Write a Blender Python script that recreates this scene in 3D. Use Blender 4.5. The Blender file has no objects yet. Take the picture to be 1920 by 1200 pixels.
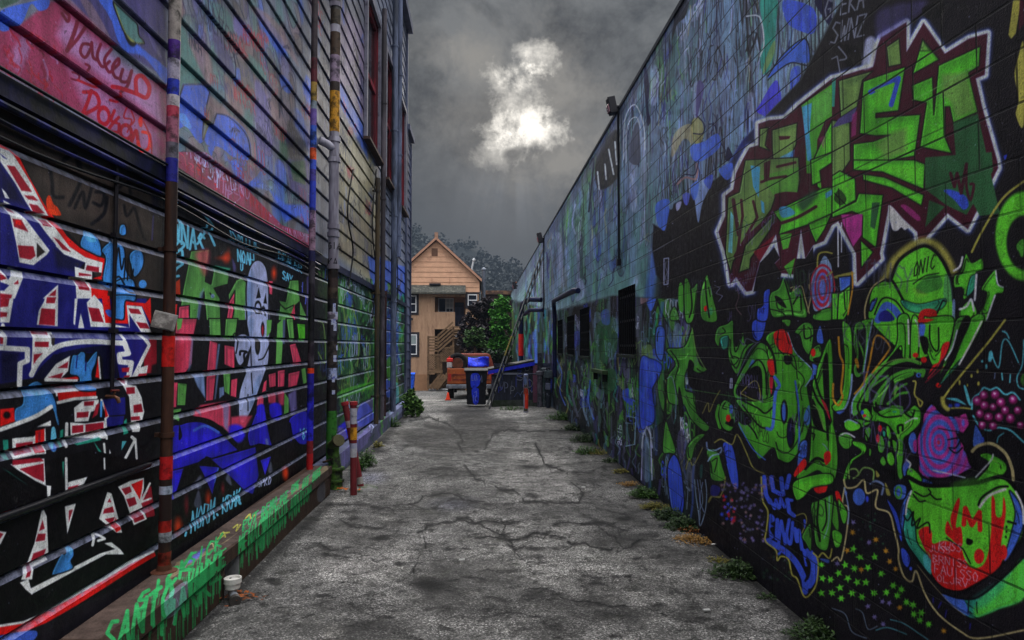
import bpy, bmesh, math, random
import numpy as np
from mathutils import Vector, Matrix
random.seed(7)
SCN = bpy.context.scene
COL = SCN.collection
R_ = math.radians

# ------------------------------------------------------------------ camera
FP, EYE = 1270.0, 1.7                 # focal length in photo pixels, eye height
TH = math.atan(48/FP); PS = math.atan(60/FP*math.cos(TH))
_s, _c = math.sin, math.cos
FW = (_s(PS)*_c(TH), _c(PS)*_c(TH), _s(TH)); RT = (_c(PS), -_s(PS), 0.0)
UP = (-_s(PS)*_s(TH), -_c(PS)*_s(TH), _c(TH))
cam = bpy.data.cameras.new('camera'); camo = bpy.data.objects.new('camera', cam); COL.objects.link(camo)
camo.location = (0, 0, EYE); camo.rotation_euler = (R_(90)+TH, 0, -PS)
cam.sensor_width = 36; cam.lens = 36*FP/1920; cam.clip_end = 3000; cam.clip_start = .05
SCN.camera = camo
SCN.render.resolution_x, SCN.render.resolution_y = 1024, 640

def ray(x, y):
    a = (x-960)/FP; b = (600-y)/FP
    return [FW[i]+a*RT[i]+b*UP[i] for i in range(3)]
def gnd(x, y, z=0.0):
    d = ray(x, y); t = (z-EYE)/d[2]; return Vector((d[0]*t, d[1]*t, z))
def wal(x, y, X):
    d = ray(x, y); t = X/d[0]; return Vector((X, d[1]*t, EYE+d[2]*t))
def dep(x, y, Y):
    d = ray(x, y); t = Y/d[1]; return Vector((d[0]*t, Y, EYE+d[2]*t))

# ------------------------------------------------------------------ scene bookkeeping
def tag(o, label=None, cat=None, group=None, kind=None):
    if label: o['label'] = label
    if cat: o['category'] = cat
    if group: o['group'] = group
    if kind: o['kind'] = kind
    return o
def thing(name, loc, label, cat, group=None):
    o = bpy.data.objects.new(name, None); COL.objects.link(o)
    o.location = Vector(loc); o.empty_display_size = .1
    return tag(o, label, cat, group)
def wloc(o):
    v = Vector(o.location)
    if o.parent: v = v + wloc(o.parent) if o.type == 'EMPTY' else v
    return v
ROOTLOC = {}
class MB:
    def __init__(s): s.v = []; s.f = []; s.uv = None
    def q(s, *p):
        n = len(s.v); s.v += [tuple(a) for a in p]; s.f.append(tuple(range(n, n+len(p)))); return s
    def box(s, x0, x1, y0, y1, z0, z1):
        n = len(s.v)
        s.v += [(x, y, z) for z in (z0, z1) for x, y in ((x0, y0), (x1, y0), (x1, y1), (x0, y1))]
        s.f += [tuple(n+i for i in t) for t in ((3,2,1,0),(4,5,6,7),(0,1,5,4),(1,2,6,5),(2,3,7,6),(3,0,4,7))]
        return s
    def obox(s, c, h, M):
        n = len(s.v); c = Vector(c)
        s.v += [tuple(c+M@Vector((a*h[0], b*h[1], d*h[2]))) for d in (-1,1) for a, b in ((-1,-1),(1,-1),(1,1),(-1,1))]
        s.f += [tuple(n+i for i in t) for t in ((3,2,1,0),(4,5,6,7),(0,1,5,4),(1,2,6,5),(2,3,7,6),(3,0,4,7))]
        return s
    def bar(s, a, b, w, h, up=(0,0,1)):
        a = Vector(a); b = Vector(b); d = b-a; L = d.length; d.normalize()
        u = Vector(up); r = d.cross(u)
        if r.length < 1e-4: u = Vector((1,0,0)); r = d.cross(u)
        r.normalize(); u = r.cross(d)
        M = Matrix((r, d, u)).transposed()
        return s.obox((a+b)/2, (w/2, L/2, h/2), M)
    def tube(s, pts, r, n=10, cap=True):
        pts = [Vector(p) for p in pts]; rs = r if isinstance(r, (list, tuple)) else [r]*len(pts)
        base = len(s.v); prev = None
        for i, p in enumerate(pts):
            d = (pts[min(i+1, len(pts)-1)]-pts[max(i-1, 0)])
            if d.length < 1e-9: d = Vector((0,0,1))
            d.normalize()
            if prev is None:
                u = Vector((0,0,1)) if abs(d.z) < .9 else Vector((1,0,0))
            else: u = prev
            x = d.cross(u); x.normalize(); u = x.cross(d); u.normalize(); prev = u
            for k in range(n):
                a = 2*math.pi*k/n
                s.v.append(tuple(p+(x*math.cos(a)+u*math.sin(a))*rs[i]))
        for i in range(len(pts)-1):
            for k in range(n):
                a = base+i*n+k; b = base+i*n+(k+1) % n
                s.f.append((a, b, b+n, a+n))
        if cap:
            s.f.append(tuple(base+k for k in range(n))[::-1])
            m = base+(len(pts)-1)*n; s.f.append(tuple(m+k for k in range(n)))
        return s
    def lathe(s, c, prof, n=20):
        return s._lathe(c, prof, n)
    def _lathe(s, c, prof, n):
        b = len(s.v)
        for r, z in prof:
            for k in range(n):
                a = 2*math.pi*k/n; s.v.append((c[0]+r*math.cos(a), c[1]+r*math.sin(a), c[2]+z))
        for i in range(len(prof)-1):
            for k in range(n):
                s.f.append((b+i*n+k, b+i*n+(k+1)%n, b+(i+1)*n+(k+1)%n, b+(i+1)*n+k))
        s.f.append(tuple(b+k for k in range(n))[::-1]); m = b+(len(prof)-1)*n
        s.f.append(tuple(m+k for k in range(n)))
        return s
    def prism(s, pts, d):
        d = Vector(d); n = len(pts); b = len(s.v)
        s.v += [tuple(p) for p in pts]+[tuple(Vector(p)+d) for p in pts]
        s.f.append(tuple(range(b, b+n))[::-1]); s.f.append(tuple(range(b+n, b+2*n)))
        for i in range(n):
            j = (i+1) % n; s.f.append((b+i, b+j, b+n+j, b+n+i))
        return s
    def build(s, name, mat, parent=None, smooth=False, bevel=0.0):
        me = bpy.data.meshes.new(name); me.from_pydata(s.v, [], s.f); me.update()
        if s.uv is not None:
            l = me.uv_layers.new(name='UVMap')
            idx = np.empty(len(me.loops), dtype=np.int32); me.loops.foreach_get('vertex_index', idx)
            l.data.foreach_set('uv', np.asarray(s.uv, dtype=np.float32)[idx].ravel())
        else:
            bm = bmesh.new(); bm.from_mesh(me); bmesh.ops.recalc_face_normals(bm, faces=bm.faces); bm.to_mesh(me); bm.free()
        if smooth:
            for p in me.polygons: p.use_smooth = True
            if hasattr(me, 'set_sharp_from_angle'): me.set_sharp_from_angle(angle=R_(40))
        o = bpy.data.objects.new(name, me); COL.objects.link(o)
        if mat: me.materials.append(mat)
        if parent is not None:
            o.parent = parent
            r = parent
            off = Vector((0,0,0))
            while r is not None:
                if r.type == 'EMPTY': off = off + Vector(r.location)
                r = r.parent
            if parent.type == 'EMPTY': o.matrix_parent_inverse = Matrix.Translation(-off)
        if bevel:
            b = o.modifiers.new('bevel', 'BEVEL'); b.width = bevel; b.segments = 2; b.limit_method = 'ANGLE'
        return o
def copy_thing(o, delta, label=None):
    c = o.copy(); COL.objects.link(c); c.location = Vector(o.location)+Vector(delta)
    if label: c['label'] = label
    def rec(src, dst):
        for ch in [x for x in bpy.data.objects if x.parent == src]:
            d = ch.copy(); COL.objects.link(d); d.parent = dst; rec(ch, d)
    rec(o, c); return c

# ------------------------------------------------------------------ materials
def lin(c): return tuple(((v/255)/12.92 if v/255 <= .04045 else ((v/255+.055)/1.055)**2.4) for v in c)
def nodes(name):
    m = bpy.data.materials.new(name); m.use_nodes = True; nt = m.node_tree; nt.nodes.clear()
    out = nt.nodes.new('ShaderNodeOutputMaterial'); b = nt.nodes.new('ShaderNodeBsdfPrincipled')
    nt.links.new(b.outputs[0], out.inputs[0])
    return m, nt, b
def N(nt, t, **k):
    n = nt.nodes.new(t)
    for a, v in k.items():
        if a in n.inputs: n.inputs[a].default_value = v
        else: setattr(n, a, v)
    return n
def math_(nt, op, a, b=None, c=None, clamp=False):
    n = nt.nodes.new('ShaderNodeMath'); n.operation = op; n.use_clamp = clamp
    for i, v in enumerate((a, b, c)):
        if v is None: continue
        if isinstance(v, (int, float)): n.inputs[i].default_value = v
        else: nt.links.new(v, n.inputs[i])
    return n.outputs[0]
def mixc(nt, f, a, b, mode='MIX'):
    n = nt.nodes.new('ShaderNodeMix'); n.data_type = 'RGBA'; n.blend_type = mode
    for s, v in ((n.inputs[0], f), (n.inputs[6], a), (n.inputs[7], b)):
        if isinstance(v, (int, float)): s.default_value = v
        elif isinstance(v, tuple): s.default_value = v if len(v) == 4 else (*v, 1)
        else: nt.links.new(v, s)
    return n.outputs[2]
def noise(nt, co, scale, detail=4, rough=.6, dist=0.0):
    n = N(nt, 'ShaderNodeTexNoise', Scale=scale, Detail=detail, Roughness=rough, Distortion=dist)
    if co is not None: nt.links.new(co, n.inputs['Vector'])
    return n.outputs['Fac']
def ramp(nt, f, stops):
    r = nt.nodes.new('ShaderNodeValToRGB'); e = r.color_ramp.elements
    while len(e) < len(stops): e.new(.5)
    for i, (p, c) in enumerate(stops):
        e[i].position = p; e[i].color = (c, c, c, 1) if isinstance(c, (int, float)) else (*c, 1)
    nt.links.new(f, r.inputs[0]); return r.outputs[0]
def bump(nt, b, h, st=.5, d=.01):
    n = N(nt, 'ShaderNodeBump', Strength=st, Distance=d); nt.links.new(h, n.inputs['Height']); nt.links.new(n.outputs[0], b.inputs['Normal'])
    return n
_mc = {}
def M(name, c, rough=.7, var=.35, scale=9.0, metal=0.0, c2=None, amt=.5, bmp=.3, streak=False):
    """painted / weathered surface: base colour broken by two noises, optional second colour in patches"""
    if name in _mc: return _mc[name]
    m, nt, b = nodes(name)
    tc = N(nt, 'ShaderNodeTexCoord'); co = tc.outputs['Object']
    if streak:
        mp = N(nt, 'ShaderNodeMapping'); mp.inputs['Scale'].default_value = (1, 1, .18); nt.links.new(co, mp.inputs[0]); co = mp.outputs[0]
    L = lin(c)
    n1 = noise(nt, co, scale, 3, .65); n2 = noise(nt, co, scale*7, 2, .6)
    lo = tuple(v*(1-var) for v in L); hi = tuple(min(1, v*(1+var)) for v in L)
    f = math_(nt, 'ADD', math_(nt, 'MULTIPLY', n1, .65), math_(nt, 'MULTIPLY', n2, .35))
    f = ramp(nt, f, [(.33, 0.0), (.67, 1.0)])
    col = mixc(nt, f, lo, hi)
    if c2 is not None:
        k = ramp(nt, noise(nt, co, scale*.6, 4, .7), [(1-amt-.06, 0.0), (1-amt+.06, 1.0)])
        col = mixc(nt, k, col, lin(c2))
    nt.links.new(col, b.inputs['Base Color'])
    b.inputs['Roughness'].default_value = rough; b.inputs['Metallic'].default_value = metal; b.inputs['Specular IOR Level'].default_value = .5 if rough < .3 else .18
    if bmp: bump(nt, b, n2, bmp, .004)
    _mc[name] = m; return m
EV_L, EV_R, GCOL = .68, .41, (.124, .120, .117)
OVER, SUNE, EXPO, HAZE = (2.3, 2.4, 2.5), .8, 0.0, 0.0018
ZEN = (6.7, 6.75, 6.8)
# ------------------------------------------------------------------ wall paint: vector shapes rasterised in each wall's own (length, height) plane
PAL = dict(k=(8,7,10), K=(17,15,20), w=(165,172,222), W=(214,218,232), g=(62,132,40), G=(78,178,40), d=(36,66,46), o=(92,122,62),
  m=(52,14,28), b=(44,66,232), B=(42,30,205), n=(27,26,104), N=(14,14,44), c=(62,132,214), C=(96,178,228), t=(38,134,116), T=(70,150,165), r=(206,22,22), R=(146,24,42),
  y=(136,132,58), a=(158,112,30), p=(72,84,196), P=(146,42,116), v=(92,84,136), V=(60,54,100), i=(128,44,76), I=(150,112,160), x=(98,20,44), X=(150,20,40),
  u=(54,84,182), U=(90,116,142), h=(70,108,108), H=(120,94,100), z=(44,38,36), Z=(72,60,56), s=(156,164,206), S=(110,132,180), e=(58,40,30), E=(38,134,74),
  q=(200,60,90), f=(205,54,20), j=(88,150,72), J=(120,60,84), L=(92,96,112), l=(66,70,88), O=(150,140,98), F=(92,110,132), D=(34,74,44), A=(30,90,60))
GLYPH = {'A':[[(0,0),(.5,1),(1,0)],[(.2,.4),(.8,.4)]],'B':[[(0,0),(0,1),(.8,.85),(.1,.55),(.9,.25),(0,0)]],'C':[[(.95,.85),(.5,1),(.05,.6),(.1,.2),(.5,0),(.95,.15)]],
 'D':[[(0,0),(0,1),(.8,.8),(.9,.3),(0,0)]],'E':[[(.9,1),(.1,1),(0,0),(.9,0)],[(.05,.5),(.7,.5)]],'F':[[(.9,1),(.1,1),(0,0)],[(.05,.5),(.7,.5)]],'G':[[(.9,.85),(.4,1),(.05,.5),(.4,0),(.9,.2),(.9,.5),(.5,.5)]],
 'H':[[(0,0),(0,1)],[(1,0),(1,1)],[(0,.5),(1,.5)]],'I':[[(.5,0),(.5,1)]],'J':[[(.8,1),(.8,.2),(.4,0),(.05,.25)]],'K':[[(0,0),(0,1)],[(.9,1),(.05,.45),(.95,0)]],'L':[[(0,1),(0,0),(.9,0)]],
 'M':[[(0,0),(.1,1),(.5,.35),(.9,1),(1,0)]],'N':[[(0,0),(.05,1),(.9,0),(1,1)]],'O':[[(.5,1),(.05,.6),(.2,.05),(.7,.05),(.95,.6),(.5,1)]],'P':[[(0,0),(0,1),(.9,.85),(.8,.5),(0,.45)]],
 'R':[[(0,0),(0,1),(.9,.85),(.75,.5),(0,.45)],[(.4,.45),(.95,0)]],'S':[[(.95,.9),(.4,1),(.05,.75),(.9,.35),(.6,0),(0,.1)]],'T':[[(.5,0),(.5,1)],[(0,1),(1,1)]],'U':[[(0,1),(.05,.2),(.5,0),(.95,.2),(1,1)]],
 'V':[[(0,1),(.5,0),(1,1)]],'W':[[(0,1),(.25,0),(.5,.7),(.75,0),(1,1)]],'Y':[[(0,1),(.5,.5),(1,1)],[(.5,.5),(.45,0)]],'Z':[[(0,1),(1,1),(0,0),(1,0)]],'8':[[(.5,.5),(.1,.75),(.5,1),(.9,.75),(.5,.5),(.05,.25),(.5,0),(.95,.25),(.5,.5)]],
 '9':[[(.9,.6),(.4,.5),(.1,.8),(.5,1),(.9,.8),(.8,0)]],'!':[[(.5,1),(.5,.35)],[(.5,.08),(.5,0)]],'.':[[(.4,.05),(.5,0)]],"'":[[(.4,1),(.5,.75)]]}
def cat(pts, closed=False, n=6):
    P = [np.array(p, float) for p in pts]; out = []; m = len(P)
    if m < 3: return [tuple(p) for p in P]
    for i in range(m if closed else m-1):
        g = (lambda k: P[k % m]) if closed else (lambda k: P[max(0, min(m-1, k))])
        a, b, c, d = g(i-1), g(i), g(i+1), g(i+2)
        for j in range(n):
            t = j/n
            out.append(tuple(.5*(2*b+(c-a)*t+(2*a-5*b+4*c-d)*t*t+(3*b-a-3*c+d)*t**3)))
    if not closed: out.append(tuple(P[-1]))
    return out
class Canvas:
    """nv x nu texels on a real surface; pt(u,v) arrays give the world point of each texel"""
    def __init__(s, X, Y, Z, base):
        q = X*FW[0]+Y*FW[1]+(Z-EYE)*FW[2]
        s.px = (960+FP*(X*RT[0]+Y*RT[1]+(Z-EYE)*RT[2])/q).astype(np.float32)
        s.py = (600-FP*(X*UP[0]+Y*UP[1]+(Z-EYE)*UP[2])/q).astype(np.float32)
        s.a = np.empty(X.shape+(3,), np.float32); s.a[:] = np.array(base)/255
        s.cx0, s.cx1 = s.px.min(0), s.px.max(0)
        s.clip = None; s.o = (0, 0, 1.0); s.rim = ''
    def win(s, x0, y0, x1, y1):
        c = np.nonzero((s.cx1 >= x0) & (s.cx0 <= x1))[0]
        if len(c) == 0: return None
        c0, c1 = c[0], c[-1]+1
        sub = s.py[:, c0:c1]
        r = np.nonzero((sub.max(1) >= y0) & (sub.min(1) <= y1))[0]
        if len(r) == 0: return None
        return slice(r[0], r[-1]+1), slice(c0, c1)
    def put(s, w, cov, col, alpha):
        if s.clip is not None: cov = cov*s.polycov(s.clip, w, 1.0)
        cov = (cov*alpha)[..., None]
        s.a[w] = s.a[w]*(1-cov)+np.array(col, np.float32)/255*cov
    def polycov(s, pts, w, soft):
        X, Y = s.px[w], s.py[w]; d = np.full(X.shape, 1e9, np.float32); ins = np.zeros(X.shape, bool)
        n = len(pts)
        for i in range(n):
            (ax, ay), (bx, by) = pts[i], pts[(i+1) % n]
            ex, ey = bx-ax, by-ay; L = ex*ex+ey*ey
            if L < 1e-9: continue
            t = np.clip(((X-ax)*ex+(Y-ay)*ey)/L, 0, 1)
            d = np.minimum(d, (X-ax-t*ex)**2+(Y-ay-t*ey)**2)
            if ay != by: ins ^= ((ay > Y) != (by > Y)) & (X < ex*(Y-ay)/ey+ax)
        d = np.sqrt(d); d = np.where(ins, d, -d)
        return np.clip(.5+d/soft, 0, 1)
    def poly(s, pts, col, soft=1.2, alpha=1.0):
        xs = [p[0] for p in pts]; ys = [p[1] for p in pts]
        w = s.win(min(xs)-soft, min(ys)-soft, max(xs)+soft, max(ys)+soft)
        if w: s.put(w, s.polycov(pts, w, soft), col, alpha)
    def line(s, pts, wd, col, soft=1.2, alpha=1.0, ax_=1.0):
        xs = [p[0] for p in pts]; ys = [p[1] for p in pts]; m = wd/2+soft
        w = s.win(min(xs)-m, min(ys)-m, max(xs)+m, max(ys)+m)
        if not w: return
        X, Y = s.px[w]*ax_, s.py[w]; d = np.full(X.shape, 1e9, np.float32)
        if ax_ != 1: pts = [(x*ax_, y) for x, y in pts]
        for (ax, ay), (bx, by) in zip(pts[:-1], pts[1:]):
            ex, ey = bx-ax, by-ay; L = ex*ex+ey*ey+1e-9
            t = np.clip(((X-ax)*ex+(Y-ay)*ey)/L, 0, 1)
            d = np.minimum(d, (X-ax-t*ex)**2+(Y-ay-t*ey)**2)
        s.put(w, np.clip(.5+(wd/2-np.sqrt(d))/soft, 0, 1), col, alpha)
    def ell(s, x, y, rx, ry, col, soft=1.2, alpha=1.0, ring=0):
        m = ring+soft
        w = s.win(x-rx-m, y-ry-m, x+rx+m, y+ry+m)
        if not w: return
        r = np.sqrt(((s.px[w]-x)/rx)**2+((s.py[w]-y)/ry)**2); d = (1-r)*min(rx, ry)
        if ring: d = ring/2-np.abs(d)
        s.put(w, np.clip(.5+d/soft, 0, 1), col, alpha)
    def shade(s, q, col, al):
        """the can fades darker towards one edge, a lighter flick along the other, then a black outline"""
        xs = [p[0] for p in q]; ys = [p[1] for p in q]; sz = min(max(xs)-min(xs), max(ys)-min(ys))
        old = s.clip; g = random.Random(int(xs[0]*7+ys[0])); C = np.array(col, float)
        if old is None:
            s.clip = q; o = g.uniform(2, 5)
            dk = C*.5+np.array((4, 14, 10)); lt = np.minimum(255, C*1.3+np.array((18, 14, 22)))
            s.line([(x+o, y+o) for x, y in q+q[:1]], sz*.2, tuple(dk), max(3, sz*.18), .55)
            s.line([(x+2.4, y+1.2) for x, y in q+q[:1]], 1.3, tuple(lt), 1.6, .55)
            for _ in range(int(sz/14) if '+' in s.rim else 0):           # inner contour strokes
                k = g.randrange(len(q)); n = max(3, len(q)//5); cx, cy = sum(xs)/len(xs), sum(ys)/len(ys); f = g.uniform(.55, .85)
                s.line([(cx+(q[(k+i) % len(q)][0]-cx)*f, cy+(q[(k+i) % len(q)][1]-cy)*f) for i in range(n)], g.uniform(1.2, 2.6), PAL['k'] if g.random() < .7 else tuple(lt), 1.2, .8)
            for _ in range(int(sz/22)):           # runs
                k = g.randrange(len(q)); x, y = q[k]; s.line([(x, y), (x+g.uniform(-.5, .5), y+g.uniform(8, 30))], 1.1, tuple(dk), 1.1, .7)
            s.clip = None
        s.line(q+q[:1], 2.4, PAL['k'], 1.2, .9*al)
        s.clip = old
    def text(s, txt, x, y, ax, ay, hx, hy, wd, col, soft=1.0):
        for ch in txt:
            for g in GLYPH.get(ch, []):
                s.line([(x+gx*ax*.8+gy*hx, y+gx*ay*.8+gy*hy) for gx, gy in g], wd, col, soft)
            x += ax; y += ay
    def draw(s, src):
        for ln in src.strip().splitlines():
            t = ln.split()
            if not t or t[0] == '#': continue
            ox, oy, k = s.o
            f = lambda q: tuple(float(z) for z in q.split(','))
            P = lambda L: [(ox+k*a, oy+k*b) for a, b in map(f, L)]
            c = t[0]
            if c == '@': (ox, oy), k = f(t[1]), float(t[2]); s.o = (ox, oy, k); continue
            if c == 'clip': s.clip = P(t[1:]); continue
            if c == 'noclip': s.clip = None; continue
            wd = 0
            if c in 'lcqot': wd = float(t[1]); t = t[1:]
            cs = t[1]; soft, al = 1.2, 1.0
            if '*' in cs: cs, b = cs.split('*'); al = float(b)
            if '~' in cs: cs, b = cs.split('~'); soft = float(b)
            col = PAL[cs]; A = t[2:]
            if c in 'ps':
                q = P(A) if c == 'p' else cat(P(A), True)
                s.poly(q, col, soft, al)
                sz = max(a for a, b in q)-min(a for a, b in q)
                if cs in s.rim and soft < 3 and sz > 14: s.shade(q, col, al)
            elif c == 'o': q = cat(P(A), True); s.poly(q, col, soft, al); s.line(q+q[:1], wd, PAL['k'], 1.2)
            elif c == 'l': s.line(P(A), wd, col, soft, al)
            elif c == 'c': s.line(cat(P(A)), wd, col, soft, al)
            elif c == 'e': (x, y), = P(A[:1]); r = f(A[1]); s.ell(x, y, r[0]*k, r[1]*k, col, soft, al)
            elif c == 'q': (x, y), = P(A[:1]); r = f(A[1]); s.ell(x, y, r[0]*k, r[1]*k, col, soft, al, wd)
            elif c == 't':
                (x, y), = P(A[:1]); a = f(A[1]); h = f(A[2]); s.text(' '.join(A[3:]), x, y, a[0]*k, a[1]*k, h[0]*k, h[1]*k, wd, col, soft)
    def image(s, name, ev):
        a = np.clip(s.a, 0, 1); l = np.where(a <= .04045, a/12.92, ((a+.055)/1.055)**2.4)/ev
        a = np.clip(l, 0, .92); a = np.where(a <= .0031308, a*12.92, 1.055*a**(1/2.4)-.055)
        nv, nu = a.shape[:2]
        im = bpy.data.images.new(name, nu, nv, alpha=False)
        buf = np.ones((nv, nu, 4), np.float32); buf[..., :3] = a
        im.pixels.foreach_set(buf.ravel()); im.update(); im.pack()
        return im
def logY(n, y0, y1): return np.exp(np.linspace(math.log(y0), math.log(y1), n))
def wall_canvas(X, y0, y1, zs, nu, base):
    Yv, Zv = np.meshgrid(logY(nu, y0, y1), zs)
    return Canvas(np.full(Yv.shape, X), Yv, Zv, base)
rng = random.Random(11)
def tags(cv, X, n, yr, zr, cols, size, seed, wd=(.012, .022), alpha=.85, clip=None, adv=.62, asp=.55, num=(2, 6)):
    """small hand-styled tags: words of thin joined strokes, in metres on the wall"""
    g = random.Random(seed); keys = list(GLYPH)[:24]; old = cv.clip
    if clip: cv.clip = clip
    for _ in range(n):
        Y = math.exp(g.uniform(math.log(yr[0]), math.log(yr[1]))); Z = g.uniform(*zr); h = g.uniform(*size); c = PAL[g.choice(cols)]; w = g.uniform(*wd); sl = g.uniform(-.2, .3); up = g.uniform(-.25, .25)
        s_ = 1 if X < 0 else -1                     # reading direction seen from the alley
        for k in range(g.randint(*num)):
            for st in GLYPH[g.choice(keys)]:
                L = []
                for gx, gy in st:
                    y = Y+s_*(k*adv+gx*asp+sl*gy)*h; z = Z+(gy+up*k+g.uniform(-.08, .08))*h
                    y = max(y, 1.0); q = X*FW[0]+y*FW[1]+(z-EYE)*FW[2]
                    L.append((960+FP*(X*RT[0]+y*RT[1]+(z-EYE)*RT[2])/q, 600-FP*(X*UP[0]+y*UP[1]+(z-EYE)*UP[2])/q))
                cv.line(cat(L, n=3), max(1.1, w*FP/Y), c, 1.1, alpha, min(4, max(1.0, Y/3)))
    cv.clip = old
def streaks(cv, n, box, cols, wr, lr, wob=3, alpha=.8, soft=1.5, lean=0.0):
    x0, y0, x1, y1 = box
    for _ in range(n):
        x = rng.uniform(x0, x1); y = rng.uniform(y0, y1); L = rng.uniform(*lr)
        pts = [(x+rng.uniform(-wob, wob)+lean*L*t, y+L*(t-.5)) for t in (0, .33, .66, 1)]
        cv.line(cat(pts, n=3), rng.uniform(*wr), PAL[rng.choice(cols)], soft, alpha*rng.uniform(.5, 1))
def bombs(cv, X, n, yr, zr, cols, size, seed, out='k', lw=.035, logd=True, alpha=.9):
    """throw-up letters: fat rounded strokes with dark outlines, laid out along the wall in metres"""
    g = random.Random(seed)
    def pr(Y, Z):
        q = X*FW[0]+Y*FW[1]+(Z-EYE)*FW[2]
        return (960+FP*(X*RT[0]+Y*RT[1]+(Z-EYE)*RT[2])/q, 600-FP*(X*UP[0]+Y*UP[1]+(Z-EYE)*UP[2])/q), FP/q
    for _ in range(n):
        Y = math.exp(g.uniform(math.log(yr[0]), math.log(yr[1]))) if logd else g.uniform(*yr)
        Z = g.uniform(*zr); h = g.uniform(*size); w = h*g.uniform(.5, .9); c = g.choice(cols)
        gl = g.choice(list(GLYPH.values())[:26]); wl = h*g.uniform(.16, .28)
        for extra, cc in ((lw*2, out), (0, c)):
            for st in gl:
                L = []; sc = 1
                for gx, gy in st:
                    p, sc = pr(Y+gx*w+g.uniform(-.02, .02)*h, Z+gy*h); L.append(p)
                cv.line(cat(L, n=4), (wl+extra)*sc, PAL[cc], 1.6, alpha, max(1.0, Y/2))
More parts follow.
